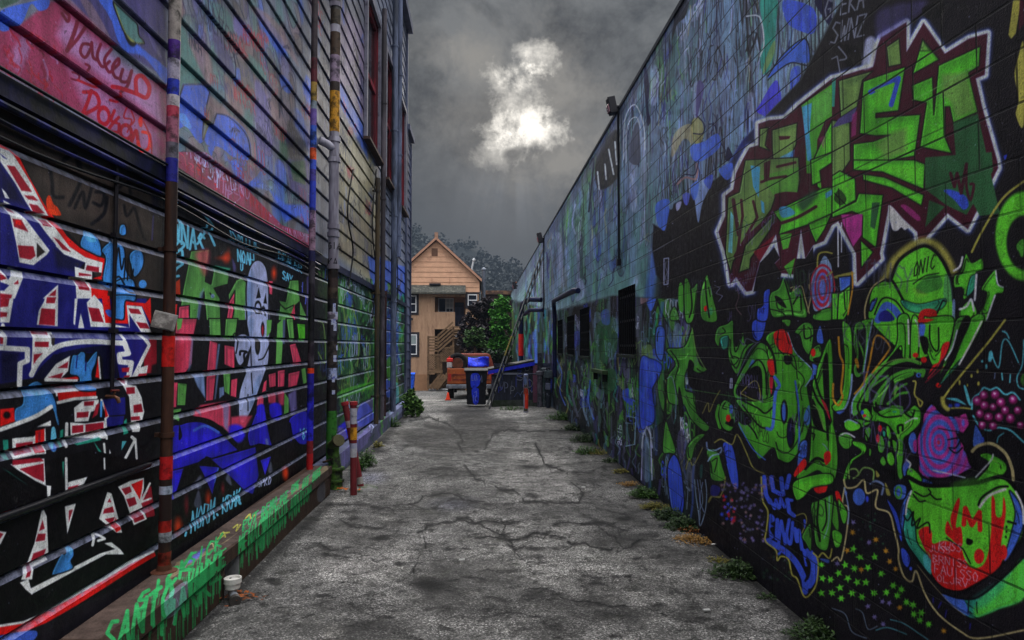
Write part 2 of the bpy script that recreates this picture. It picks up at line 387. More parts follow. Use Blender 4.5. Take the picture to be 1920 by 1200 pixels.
# ------------------------------------------------------------------ mural on the block wall
def paint_right(cv):
    # nearer than the photograph reaches: more pieces on black
    bombs(cv, XR, 16, (1.2, 1.55), (.3, 3.6), 'gGbtPrd', (.5, .9), 9, 'w', .02)
    tags(cv, XR, 30, (1.4, 2.4), (.2, 4), 'lvTO', (.06, .16), 10, (.006, .012))
    # weathered upper field
    cv.rim = ''
    up = [(930,600),(975,520),(1290,-40),(1600,-40),(1500,150),(1392,262),(1350,330),(1240,395),(1222,470),(1214,572),(1150,560),(1040,590),(960,640)]
    cv.poly(up, (102,126,134), 6)
    cv.draw('''
p U~30 1240,90 1300,-20 1420,-20 1380,140 1260,330 1180,420 1130,400
p h~25*.8 1060,400 1180,240 1240,300 1230,560 1080,560 1000,560
p j~25*.35 1040,440 1150,270 1200,330 1150,480 1060,540
p n~14*.7 1232,128 1290,10 1318,20 1250,110
p L~20*.6 1190,180 1222,150 1235,330 1200,350
p l~16*.8 1130,230 1195,150 1205,300 1140,330
p b~18*.3 1250,300 1420,170 1400,280 1300,350 1240,400
p u~10*.5 1300,330 1380,280 1370,310 1290,370
p S~10*.7 1215,470 1232,390 1260,340 1240,470 1222,540
p u~8*.6 1205,580 1222,460 1232,500 1224,570
p h~20*.8 1090,450 1150,330 1160,500 1100,560
p H~20*.5 1010,500 1060,430 1075,540 1010,560
''')
    cv.clip = up
    bombs(cv, XR, 60, (5, 32), (2.7, 4.9), 'UhSUsuj', (.7, 1.5), 2, 'N', .03, True, .5)
    bombs(cv, XR, 46, (5, 24), (2.5, 4.8), 'SsUh', (.4, .9), 3, 'l', .022, True, .5)
    for sd, cols_, n_, w_, a_ in ((41, 'SUUhjh', 60, (.03, .06), .6), (42, 'lNlK', 80, (.008, .016), .8), (45, 'sSUL', 46, (.01, .02), .7), (46, 'lKl', 60, (.01, .02), .75)):
        tags(cv, XR, n_, (4.6, 26), (2.4, 4.7), cols_, (.45, 1.2), sd, w_, a_, up, .2, .2, (2, 7))
    tags(cv, XR, 50, (5, 26), (2.6, 4.9), 'lNNks', (.1, .26), 47, clip=up, alpha=.55)
    streaks(cv, 150, (980,0,1480,560), 'UhSUUs', (5,16), (30,110), 6, .55, 4)
    streaks(cv, 170, (960,-10,1520,570), 'NVNnl', (1.2,2.4), (18,80), 5, .8, 1.2, -.05)
    streaks(cv, 130, (960,0,1480,560), 'sUSjO', (1.5,3.5), (15,60), 4, .6, 1.2)
    cv.draw('''
@ 1200,0 .25
s k*.9 280,0 360,0 340,120 280,180 240,300 250,180
s N 40,480 70,640 60,800 80,900 55,940 45,800 30,600
s t*.8 900,0 1030,0 1020,180 1000,440 930,560 900,420 930,250
s y*.55 950,420 1010,300 1000,420 920,560
s b*.8 1080,0 1300,60 1310,240 1200,230 1100,160
s N 1310,0 1440,0 1440,200 1370,120
s u 960,570 1080,400 1240,290 1270,460 1130,470 1000,560
c 2 k 960,570 1080,400 1240,290 1270,480 1130,470 1000,560 960,600
s B*.7 900,780 1020,600 1060,760 1000,880 880,840
s k 1200,590 1310,500 1440,420 1440,520 1220,690
s b*.6 1130,540 1200,500 1190,660 1140,780
s y*.6 390,910 450,880 480,1000 440,1080 390,1040
s O*.6 260,1000 380,930 400,1080 330,1040 240,1180
c 2 N 520,930 560,940 590,1040 640,1130 600,1150
c 2 N 420,860 480,930 470,1000 400,1000
s u*.8 380,1100 480,1060 580,1000 600,1100 480,1200 400,1200
s N 660,1100 700,1190 640,1200
s V*.9 430,620 480,640 450,800 420,880
c 2.5 s 800,120 900,130 930,320 900,420
@ 1200,300 .25
c 4 H 280,180 340,130 420,140 430,30
c 2 N 260,190 330,110 410,110 440,10
@ 740,0 .46667
c 2 s 920,640 925,480 965,420 1000,500 1005,600
c 1.6 s 930,660 935,510 970,470 990,520
s l 940,640 960,520 980,500 985,650
s k~3*.8 810,640 890,520 900,700 820,760
l 3 s 860,600 880,700
l 3 s 885,570 892,660
l 3 s 845,660 850,720
l 3 s 815,690 822,760
c 3 N 785,660 800,640 790,760 780,850
@ 0,0 1
''')
    # soot under the coping and dark area between the two pieces
    cv.clip = None
    cv.draw('''
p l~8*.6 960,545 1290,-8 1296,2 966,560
@ 1200,300 .25
p K~4 90,650 100,480 200,540 250,330 380,330 430,480 500,230 600,120 700,150 640,260 620,430 600,540 640,700 700,900 600,1040 480,900 420,840 200,940 120,860
s u*.9 120,330 220,300 200,480 175,530 130,470
s S*.9 390,180 540,150 470,320 437,470 410,300
s u*.9 600,60 690,20 690,110 650,150 600,100
s w*.7 270,330 310,310 300,360 275,380
s p*.9 320,260 370,250 360,330 335,330
s u*.8 380,200 440,160 430,260 400,300
s b*.7 480,150 545,110 530,210 500,200
s U*.8 215,330 250,300 245,360 225,370
l 2 s*.8 180,740 215,735 210,930 180,935 180,740
l 1.5 s*.5 195,760 190,800 205,840 190,880 200,920
l 1.4 l 0,745 250,600
@ 0,0 1
''')
    # far stretch, mostly dark with vertical runs
    far = [(950,560),(1040,585),(1150,555),(1222,560),(1290,560),(1300,700),(1310,1010),(1240,1000),(1060,800),(950,730)]
    cv.poly(far, (24,27,31), 8)
    cv.clip = far
    bombs(cv, XR, 70, (6, 30), (.2, 2.4), 'dgUFAklV', (.5, 1.3), 5, 'k', .03, True, .7)
    streaks(cv, 210, (960,560,1300,960), 'AdduFL', (2,6), (30,120), 4, .55, 2.5)
    streaks(cv, 200, (960,560,1300,960), 'kklkV', (1.5,5), (20,110), 4, .85, 1.5)
    streaks(cv, 150, (1030,600,1290,900), 'gUFtlyo', (1.2,3), (18,60), 5, .7, 1.2)
    streaks(cv, 60, (960,560,1030,690), 'dtuoU', (2,5), (30,90), 3, .7, 2)
    cv.draw('''
@ 940,440 .33333
s D*.7 540,500 640,470 650,640 600,700 540,760 520,640
s D*.8 560,770 640,760 640,860 590,900 570,850
s b*.5 790,700 870,640 880,720 850,850 800,780
s b*.6 760,860 820,920 860,960 860,1040 770,1090 800,960
s b*.7 680,880 720,870 740,960 690,930
s u*.6 560,440 600,420 610,500 570,500
s u*.9 820,260 870,280 870,360 840,430 810,350
s H*.8 790,300 820,290 830,360 785,390
s u*.7 875,540 900,500 900,760 870,700
s o*.6 790,640 840,620 850,690 800,720
c 2 u*.8 310,700 340,780 330,880 360,960
c 4 A 380,770 370,880 400,960
c 4 l 410,800 400,900 430,1020
c 4 F 470,860 460,960 480,1040
c 3 u 500,820 490,940 520,1040
l 2 U 705,1020 755,1030 750,1180 700,1190
l 2 U 700,1060 755,1060
s k 710,1030 750,1035 748,1060 708,1055
l 2.5 w*.7 790,1200 800,1080 830,1200
l 2.5 w*.7 850,1200 830,1080
t 1.2 w 655,1180 0,-30 22,8 SKIP
@ 0,0 1
''')
    tags(cv, XR, 130, (6, 22), (.15, 2.4), 'FUgwlbo', (.1, .3), 43, clip=far)
    cv.clip = None
    # lower-left tangle: green creature group
    cv.rim = 'gGojtubB+'
    cv.draw('''
@ 1200,600 .25
s b*.6 0,310 80,290 165,340 140,440 100,520 112,740 60,800 0,780
s u*.8 120,70 170,50 190,110 170,300 120,250
l 2.5 w*.7 10,1200 20,880 50,800 80,860 90,1200
l 1.5 w*.6 40,1190 45,880
s U*.6 30,920 70,900 75,1180 30,1190
s U*.6 250,80 290,20 320,120 300,210 260,210
s v*.5 290,840 340,830 340,980 310,1050 280,960
s g*.9 200,220 330,200 395,60 420,220 450,330 505,372 440,400 355,370 340,520 410,560 430,700 520,800 480,836 380,740 330,640 270,640 210,600 205,430 265,330
s k 370,300 405,330 400,400 440,450 460,560 420,520 375,500 355,400
c 2 k 230,230 290,330 260,460 290,600
c 2 o*.7 390,60 420,230 480,350 495,370
c 1.6 F 205,440 240,430 270,560 265,740
s K 290,500 320,600 330,720 290,700
s g 580,60 650,30 700,10 720,200 770,90 795,180 870,165 800,235 740,400 695,370 660,260 665,130 610,150 590,200 560,150
c 2 k 690,270 740,290 700,340 660,300
c 2 k 620,60 640,90 600,110
c 2.4 k 700,40 715,240 770,110
s t*.6 600,140 660,120 660,200 620,220
s g*.9 170,980 190,760 230,850 270,990 220,1000
s g*.8 350,960 420,870 490,860 420,940 390,1040 360,1060
s g*.9 500,980 580,980 620,1100 640,1200 540,1200 520,1090
c 2 k 540,1060 580,1040 560,1140
c 3 S*.8 500,920 510,970 560,980 610,960 600,1000 540,1020 510,1060
s g 600,640 640,600 700,650 715,760 680,835 620,810 590,720
s k 640,770 700,740 700,800 660,790
c 2.2 k 640,620 620,660 650,670
e r 662,738 18,28
e u 684,670 14,34
c 5 g 590,640 575,720 600,810
s g 700,520 740,420 850,200 910,170 970,215 1010,330 980,420 985,560 960,640 900,640 810,590 720,590
s k 725,560 760,450 850,352 912,380 915,600 890,612
c 1.6 y 755,550 850,460 890,490 892,606 755,552
s K 790,540 850,480 880,510 880,590
c 3 k 790,410 880,300 940,380 950,560
s u*.8 815,360 840,300 860,310 830,340
s G*.75 940,150 1020,80 1110,95 1170,240 1280,360 1290,430 1255,500 1285,700 1262,830 1200,985 1120,1072 1040,1050 1000,960 900,1045 850,960 735,790 780,700 720,600 860,610 1000,560 990,400
c 2 S 1110,95 1165,240 1285,365 1285,430 1240,500
c 3 k 770,640 900,800 1000,810
c 3 k 740,700 850,830 880,890
c 3 k 760,600 880,660 940,700 1000,650
s k 730,690 790,690 840,760 790,790 740,760
c 6 u 1010,430 1045,490 1015,560 995,800 950,815
c 3.4 u 1165,460 1190,640 1195,850 1190,970
c 2 u 740,780 840,960 940,1050
e k 1132,850 32,115
e N 1126,850 20,90
e k 1082,690 28,90
e u 1080,690 14,70
s u*.8 1230,720 1270,640 1275,770 1240,790
s u*.9 1200,930 1255,910 1250,1030 1180,1100
s r 1005,100 1075,70 1120,130 1145,250 1085,250 1020,190
c 2 k 1040,80 1030,200 1080,260
c 2 k 1090,80 1120,180
s r 955,310 1000,300 1012,400 978,410
s R 970,440 1000,440 985,560
c 2 k 1010,250 1150,270 1180,440
s k 1080,270 1140,280 1130,330 1090,330
c 4 k 940,150 1000,260 1020,400
c 3 k 1040,1050 1120,1075 1200,985
c 3 k 690,520 760,380 900,165 990,240
c 2 l 730,420 830,220 900,160 870,170 800,140 780,190 750,150
s g 1060,0 1130,0 1120,50 1090,40
s g 1160,90 1230,20 1300,50 1290,220 1260,260 1220,200 1200,120
c 3 k 1230,40 1240,140 1310,110
s u*.9 1325,100 1355,40 1380,170 1330,170
s g 1290,220 1350,185 1360,270 1300,295 1340,330 1270,300
e r 1300,245 18,30
s u 1290,330 1330,350 1325,420 1280,450 1300,380
s G*.75 1345,320 1440,180 1440,1110 1330,1130 1200,1195 1180,1160 1260,1080 1280,900 1290,500 1320,420
s k 1370,360 1410,260 1420,640 1440,760 1400,760
c 4 k 1280,470 1330,600 1390,700 1410,900
c 4 k 1310,420 1350,560 1400,640
c 3 k 1280,800 1340,820 1390,840
s k 1290,600 1320,640 1370,800 1400,850 1300,780
c 2 o 1300,640 1340,680 1380,820
c 2.5 k 1300,900 1310,860 1290,850
c 2 S*.7 1370,930 1400,960 1430,1040
c 5 k 1240,1120 1320,1040 1380,1060
s r 1380,1010 1420,985 1435,1040 1395,1090
s r 1150,1165 1190,1090 1235,1040 1245,1100 1160,1180
s R 1360,600 1400,640 1430,760
s b 845,10 940,-10 930,100 890,160 845,120
s b 620,930 690,935 730,1100 740,1260 690,1240 650,1100
s b 205,1120 250,1010 295,1070 320,1200 330,1400 280,1550 230,1400
c 2.4 y*.8 560,920 610,895 690,935 730,860 800,1000 850,1110 930,1150
c 2 y*.7 345,1120 370,1040 400,1090 470,960
c 2 y*.6 470,700 510,620 520,690 560,600 600,530
l 2 w*.8 680,440 690,440 690,510 676,510 680,440
s t*.4 450,1100 470,1090 465,1180 450,1180
l 1.1 j*.7 330,515 700,575 1000,620 1440,685
l 1.1 j*.7 1000,400 1150,385 1250,370 1440,372
l 1.0 j*.5 340,210 740,205
@ 0,0 1
''')
    # figure tops above the tangle
    cv.draw('''
@ 1200,300 .25
s b 930,990 975,970 970,1060 955,1200 880,1200 880,1120 920,1090
s g 290,960 310,920 330,990 320,1140 290,1100
s g 330,920 360,890 390,960 430,920 430,1010 400,1200 340,1200
s g*.9 460,960 500,860 520,900 540,990 580,1200 470,1200 450,1080
e r 495,1115 16,22
s t*.5 500,1120 540,1110 540,1160 500,1150
c 3 k 380,960 390,1100 370,1180
c 3 k 490,900 500,1040 520,1180
s g*.7 230,1140 260,1100 290,1160 290,1200 230,1200
l 1.2 w*.5 560,940 600,960 570,1000 620,1020 590,1060
l 1.2 w*.5 530,950 540,1010
c 2 H*.6 730,960 740,1030 720,1100 760,1160
s g 980,1000 1040,960 1080,870 1110,930 1130,990 1160,960 1215,970 1230,1050 1250,1180 1120,1170 1000,1180 970,1080
s k 1010,1020 1060,1040 1100,1110 1040,1080
c 3 k 1085,900 1130,1060 1150,1180
c 3 k 1150,1080 1200,1010 1210,1120
c 2 k 980,1120 1060,1140 1100,1180
c 2 O 1270,840 1270,960 1285,1000 1260,1140
s S 1285,880 1330,820 1380,720 1420,760 1440,830 1440,1060 1390,1110 1310,1130 1290,1000
s p*.8 1300,900 1380,820 1440,900 1430,1040 1340,1110 1300,1020
q 3 R 1370,960 55,130
q 3 R 1370,960 30,80
q 2.5 R 1370,960 90,170
c 3 y 1330,800 1340,710 1390,690 1440,700
c 3 y 1440,840 1400,870
s g 1310,1150 1440,1110 1440,1200 1310,1200
c 2 O 1130,960 1160,950 1150,980 1210,945 1240,1040 1270,1150
l 1.4 s*.7 1290,920 1440,885
@ 0,0 1
''')
    # big lettering piece
    cv.rim = 'Go'
    S_ = [(1392,300),(1405,277),(1422,272),(1422,232),(1442,225),(1472,222),(1497,197),(1560,147),(1572,144),(1617,130),(1637,125),(1645,87),(1652,70),(1700,41),(1700,97),(1732,42),(1772,100),(1817,72),(1852,62),(1847,140),(1830,147),(1842,200),(1870,300),(1872,315),(1815,430),(1777,400),(1735,447),(1722,450),(1720,435),(1667,385),(1650,475),(1652,485),(1607,530),(1605,475),(1572,415),(1560,422),(1545,452),(1525,460),(1510,485),(1502,430),(1490,515),(1462,512),(1452,495),(1462,485),(1455,440),(1425,490),(1410,545),(1400,547),(1380,520),(1370,532),(1360,475),(1347,435),(1360,405),(1360,367),(1375,355),(1380,325)]
    cv.line(S_+S_[:1], 20, PAL['u'], 9, .45)
    cv.line(S_+S_[:1], 14, PAL['w'], 3.5, .95)
    cv.poly(S_, PAL['m'], 2)
    cv.draw('''
@ 1560,0 .25
s w~6*.8 245,330 270,280 310,275 330,330 310,480 230,510
p o 410,350 505,285 520,480 425,500
p o 50,605 200,560 310,530 230,600 190,800 65,880
p G 235,610 550,500 500,830 330,850 330,882 665,858 622,1170 450,1200 160,1240 160,1080 310,1060 440,1012 330,1018 208,1000
p o~12*.8 330,1080 480,980 560,960 560,1140 400,1200
l 9 b 290,690 500,585 445,785
l 4 G 330,680 465,625 430,745
p G 680,290 805,445 605,555
p o*.6 680,300 740,380 660,380
p G 600,640 755,575 765,860 800,490 1115,345 1105,495 1025,545 1095,840 910,920 885,800 850,800 850,1030 900,1150 660,1100 710,770 610,750
p o~10*.8 830,560 1010,540 1080,830 930,890 900,780 820,700
p D 910,920 1095,850 1170,1200 1260,1600 1110,1620 940,1300
p o 0,900 135,920 140,1200 0,1400
p t*.9 0,600 30,580 20,800 0,800
p V 50,890 190,800 150,910 0,960
p P*.5 150,860 190,830 180,1010 145,1030
l 1.6 j 605,750 760,670 1060,500
@ 1560,300 .25
p G 160,0 620,0 700,30 690,220 500,140 380,90 160,75
p D 700,-20 1200,-60 1210,80 1010,412 860,340 700,220
s b 840,230 900,225 1000,270 1025,340 985,372 920,300
l 6 m 890,100 920,200 940,100 970,250 1010,30
c 5 m 1010,30 1010,200 1040,300 1065,190 1040,180
p G 230,105 400,130 690,262 672,345 450,210 235,150
p G 0,120 60,80 175,140 180,300 0,400
p G 200,250 385,262 332,660 228,580 232,420 150,385 0,432 0,400 180,310
p D 300,320 360,318 322,520 288,500
s k*.7 15,290 55,220 110,290 70,340
l 2 k 20,250 100,330
l 2 k 50,215 60,350
p P 70,410 230,405 222,560 160,650 80,470
p G 215,600 310,690 220,812
p D 730,300 850,350 700,505
s P*.7 520,350 560,340 660,425 640,455
s w 428,335 560,470 610,510 575,510 545,525 520,505 490,530 450,510
l 2.5 w 45,470 48,800
l 2 w 72,470 72,690
@ 1200,0 .25
p g 1210,790 1440,630 1440,870 1390,900 1330,1050 1320,1300 1250,1300 1240,1000
p j*.5 1290,760 1430,650 1430,840 1300,950
p c*.8 1215,800 1290,770 1272,1000 1290,1220 1255,1200
p o 990,975 1180,920 1172,1080 1100,1250 1000,1230 992,1100
p o 900,965 962,955 940,1090 975,1130 895,1100
p m 1040,1020 1130,1020 1120,1040 1050,1050
p c*.6 1030,1190 1160,1120 1150,1220
p G 1390,1000 1440,900 1440,1500 1330,1400 1300,1200
p P*.4 1340,1040 1390,1010 1380,1120
@ 1200,300 .25
p o 790,0 1190,-20 1200,150 1182,250 1020,262 985,370 700,760 680,850 640,700 660,280 745,240
p g*.6 900,120 1190,50 1180,240 1000,260
p c 830,40 900,50 890,280 850,200
p C*.7 680,380 702,420 692,700 662,690
p c 905,300 930,320 935,400 915,390
p m 930,20 980,0 970,140 930,160
l 5 m 1030,50 1165,18
c 5 m 910,165 980,140 1095,122
c 6 m 1020,265 1090,250 1190,255
l 4 m 1205,70 1275,210 1195,250 1230,70
p m 1350,80 1440,20 1440,200 1360,210
p G 1000,390 1360,215 1440,200 1440,420 1260,485 1040,560 1060,470
p G 1280,0 1440,-60 1440,20 1350,80 1360,160 1290,190
s c*.9 1045,360 1110,350 1165,400 1070,432
s d~8*.9 1190,320 1300,230 1330,260 1230,380
c 6 m 1040,480 1180,430 1320,350
p G 1265,480 1440,400 1385,520 1320,625 1275,520
p c 1390,250 1440,220 1440,260 1395,290
l 9 m 720,720 800,590 1000,410
l 5 m 760,300 770,420 730,700
l 5 m 850,310 880,430 800,560
l 7 m 700,300 740,560
p o 790,640 1000,415 980,520 830,740 822,815 740,845
p g 1050,560 1140,548 1112,660 1072,672
p g 1080,800 1165,735 1130,875
p R*.5 900,760 1000,600 1010,560 850,690
p K 900,770 1010,655 1050,735 1010,775 1060,850 1040,940 850,990 870,880
p K 1170,740 1240,740 1300,650 1300,830 1270,850 1270,930 1140,940 1150,890
@ 0,0 1
l 1.2 k*.8 1560,338 1638,300 1800,225 1920,170
l 1.2 k*.7 1200,572 1360,494 1480,440 1560,402
''')
    # big creature, right
    cv.rim = 'gGojtubB+'
    cv.draw('''
@ 1560,300 .25
c 13 y~9*.9 390,900 470,750 600,640 700,605 800,650 880,760 912,840
o 6 G 440,900 500,760 620,670 720,650 820,740 890,890 912,1050 920,1300 640,1500 300,1240 270,1100 300,960 390,900
c 5 k 440,900 470,930 560,1100
s h*.5 850,860 890,900 905,1050 840,1040
s t*.75 520,1050 660,1080 850,1040 820,1120 660,1150 560,1120
s D*.6 640,940 740,860 820,880 820,960 700,1000 640,990
s y*.25 610,960 720,1010 640,1030
t 2 k 610,880 42,-18 14,-110 ONIC
c 2 k 610,930 700,870 800,850
s r 650,1170 690,1120 780,1130 775,1220 660,1230
c 3 k 790,1150 830,1060 850,1060
c 13 u 345,1200 400,1095 460,1115 520,1195
c 3 k 320,1160 380,1040 480,1060 560,1180
s S*.9 905,1060 925,1060 920,1200 905,1200
s u 280,1120 300,1060 340,1040 300,1130
c 3 O 250,1200 250,1100 300,960 390,890
s n 360,1150 420,1130 470,1200 360,1210
s y*.8 20,870 155,840 150,870 40,890
p u 50,880 145,870 140,940 60,1000
p G 0,1000 60,1000 140,940 130,1130 90,1200 0,1200
c 2.5 k 50,1000 40,1200
c 2.5 k 90,980 100,1120
c 3 a 150,840 155,960 120,1160
e G~5 1450,570 222,335
e K~4 1440,620 130,205
s g 1380,640 1440,590 1440,720 1410,720
c 4 y 1050,690 1130,530 1280,290 1440,160
s G 918,870 970,830 1005,700 1050,770 1125,738 1137,820 1080,850 1072,960 990,1050 978,960 918,955
s t*.8 1040,880 1082,870 1070,970 1010,1020
c 4 w 1085,860 1078,970 1072,1050
c 4 w 915,830 960,800 980,730
s G 1208,835 1235,835 1242,930 1290,955 1282,1000 1222,1020 1165,1200 1090,1200 1165,1010 1120,965
c 2.5 w 1230,830 1245,930 1285,955
l 3 w 1225,1015 1160,1200
s G 1040,1050 1090,1140 1060,1200 970,1200 958,1130
c 4 w 960,1120 1010,1100 1045,1045 1065,1130
@ 1560,600 .25
s G 495,-20 580,-20 582,285 530,280 515,195 400,340 300,430 250,530 190,640 200,700 160,722 148,620 240,450 430,265 490,150
l 3 W 572,0 578,180
c 3 S 250,480 160,600 150,700
s G 600,-10 650,-10 655,150 640,280 590,280
c 2.5 w 625,0 650,60 655,200
s G 735,-20 910,-20 892,150 820,300 760,345 720,260 690,180 690,-10
s r 830,190 882,168 850,272 740,390 725,410 760,340 805,310
s r 650,-5 765,-5 700,22 660,25
s u 655,30 700,38 690,115 665,128
c 3 k 735,40 735,150 770,225 800,215 800,60
s k 660,130 720,140 720,240 690,250
e r 690,300 22,22
e r 628,265 22,18
e r 800,490 20,18
s G 1040,-5 1145,-5 960,330 810,480 900,320
s t*.7 960,300 985,290 830,470 810,480
s g 935,-5 1040,-5 950,200 850,350 800,425 890,180
s k 980,0 1040,0 950,200 860,330
c 3 W 1125,10 1030,200 955,335
c 3 s 940,80 900,220 850,300
c 2 R 880,170 800,340 720,440
l 1.5 R*.8 840,350 700,470
c 4 y 1300,0 1180,160 1040,330 900,500 830,600
c 8 y~4 830,590 840,640 870,670
c 3 y 870,665 960,660 1050,670
s G 75,30 110,20 145,70 155,220 150,400 130,560 90,670 30,690 0,650 40,610 80,520 95,300
c 4 a 50,130 60,260 85,340 70,520 80,580 50,640 10,590 10,480
c 3.5 S 150,410 140,540 100,660 40,690
s u*.8 30,690 100,680 60,712
s g 170,40 220,10 240,60 200,90 200,140 240,230 245,340 220,420 180,430 160,370 180,280 160,180
s k 185,90 200,80 200,170 230,260 235,340 210,400 185,370 200,260
s a 170,300 190,290 205,350 190,360
s G*.8 220,10 310,-5 300,60 270,200 240,380 220,420 250,200 250,60
c 2.5 S 305,0 275,160 240,390
c 3.5 a 170,555 240,470 280,330 320,140 370,125 430,190 420,240 300,400
s G*.6 300,620 350,560 480,430 600,390 610,420 500,470 420,560 380,640
c 7 g 260,600 290,500 420,350 560,300 660,325
c 2 o 265,480 400,330 560,290 670,320
c 6 g 320,640 340,560 450,430 580,380 680,390
c 4 g 230,720 210,640 280,520 420,420
c 6 g 640,390 690,380 680,420
e u 650,415 18,18
e k 652,415 8,8
c 5 o 400,620 480,500 470,560
c 4 g 440,560 520,500 560,480
c 5 g 420,630 500,560 570,545
c 3 y 610,460 630,470 620,560 660,600 680,620 660,650 640,590
s K 440,470 470,480 430,600 380,630
s G 300,620 330,690 450,640 540,650 560,690 620,640 670,690 660,780 580,860 540,900 535,1060 500,1130 480,1000 490,900 420,790 320,765 220,810 100,790 90,760 150,740 280,740
c 3 k 330,620 340,690 400,730 520,720
c 3 k 540,660 550,700 600,730 620,680
c 4 k 500,850 495,800 530,790 530,830
c 3 t 460,690 480,690
c 2.5 w 550,775 610,740 640,740
o 3 G 90,770 130,740 210,780 210,820 150,840 100,820
c 2.5 S 95,765 130,750 190,775
o 3 g 50,860 100,840 160,890 140,960 90,970 50,920
c 3 w 60,870 110,850 170,880
s G 160,910 240,925 262,965 240,1010 150,1080 110,1200 80,1200 130,1060 220,990 160,940
o 2.5 G 215,690 260,660 300,720 280,760 230,740
e r 245,720 14,12
e b 228,695 12,16
o 2.5 g 345,880 380,870 400,950 380,1000 345,980
e r 345,890 13,32
e r 360,815 15,26
o 2.5 g 245,830 275,800 300,830 270,900
o 2.5 g 245,850 265,880 270,920 250,900
o 2.5 g 280,960 300,980 290,1030 275,1010
o 2.5 G 405,800 430,800 450,870 435,900 410,870
o 2.5 G 415,910 440,910 440,960 420,960
o 2.5 G 450,900 490,920 490,980 465,990
o 2.5 G 410,1010 450,990 475,1060 450,1100 415,1070
o 2.5 g 360,1050 385,1020 410,1070 390,1100 365,1080
o 2 t 380,830 405,840 400,880 380,870
s k 310,1030 360,1090 500,1150 480,1200 340,1200 300,1090
s g 490,1080 520,1060 530,1180 500,1180
c 3 o 130,1190 130,1130 180,1120 200,1160 160,1190
c 3 o 200,1160 240,1110 310,1130 310,1200
s G*.7 -5,800 30,880 42,1060 20,1200 -5,1200
c 3 k 35,860 50,1060 30,1200
s y*.8 330,1130 360,1170 335,1180
@ 0,0 1
''')
    cv.draw('''
@ 1560,600 .25
o 7 p 690,690 750,620 800,690 850,725 940,725 1010,700 1032,780 985,850 930,850 1000,970 1080,1090 920,1180 720,1190 655,1140 640,900 685,780
clip 690,690 750,620 800,690 850,725 940,725 1010,700 1032,780 985,850 930,850 1000,970 1080,1090 920,1180 720,1190 655,1140 640,900 685,780
q 6 P~3 805,920 32,50
q 6 P~3 808,920 72,110
q 7 P~3 810,915 115,190
q 6 P~3 815,910 165,260
q 5 P~3 820,905 215,330
q 4 u~3 805,920 52,80
q 4 u~3 808,920 95,150
q 4 u~3 812,915 140,225
e P~14*.6 1000,1080 110,70
q 6 P~3 985,775 24,50
e r*.7 800,920 12,18
noclip
s u 570,920 590,850 630,855 640,990 600,1000
s P 610,920 635,900 635,985 615,980
s u 530,1090 575,1050 600,1110 660,1170 760,1230 600,1260 540,1180
s G 560,1150 600,1110 680,1200 600,1260
c 3 W 560,1050 590,1080 580,1110
c 1.5 k 800,815 980,845
c 2.5 k 870,900 960,890 930,960 880,960 930,1000 980,960
l 2 w 760,1130 900,1160 1000,1185
c 2.5 T 1180,310 1190,240 1250,360 1280,170 1325,160 1400,320
s T 1172,300 1190,230 1210,260 1195,310
c 2.5 T 1280,85 1310,100 1330,140
e T 1158,350 9,18
e T 1128,310 8,10
c 2 S*.7 1225,400 1220,440
c 2.5 T 1275,400 1280,450
c 2.5 T 1340,410 1335,470
c 2.5 T 1440,150 1430,330 1390,430 1400,500 1440,520
s g*.6 1440,400 1415,450 1430,490 1440,490
e y 1093,385 9,16
e y 1048,420 8,14
e y 1100,478 10,16
e y 958,470 8,20
e y 1017,490 6,12
s T 990,500 1010,510 1045,640 1020,620
s T 860,590 940,590 1010,640 940,615
e b~4 940,640 18,14
e b~4 890,645 12,12
s K 1055,640 1125,530 1240,510 1300,550 1400,575 1440,640 1440,840 1380,790 1250,800 1110,790
c 3.5 T 1050,670 1060,590 1110,550 1140,510 1190,525 1240,510 1300,560 1360,545 1410,600
c 3.5 T 1060,720 1110,800 1180,830 1240,810 1340,830 1440,920
c 2 T 1240,920 1250,880 1290,850
''')
    g = random.Random(5)
    for x, y in ((1140,565),(1225,560),(1360,598),(1090,608),(1145,642),(1268,620),(1210,655),(1110,705),(1175,730),(1255,730),(1340,740),(1415,792),(1300,680),(1395,680),(1130,790),(1210,795)):
        x = 1560+x*.25; y = 600+y*.25; r = g.uniform(7, 9)
        cv.ell(x, y, r, r*1.05, (78,14,52), 2); cv.ell(x-.5, y-1, r*.66, r*.66, PAL['P'], 4, .85); cv.ell(x-1, y-2, 2.4, 2.4, (232,150,190), 2.5)
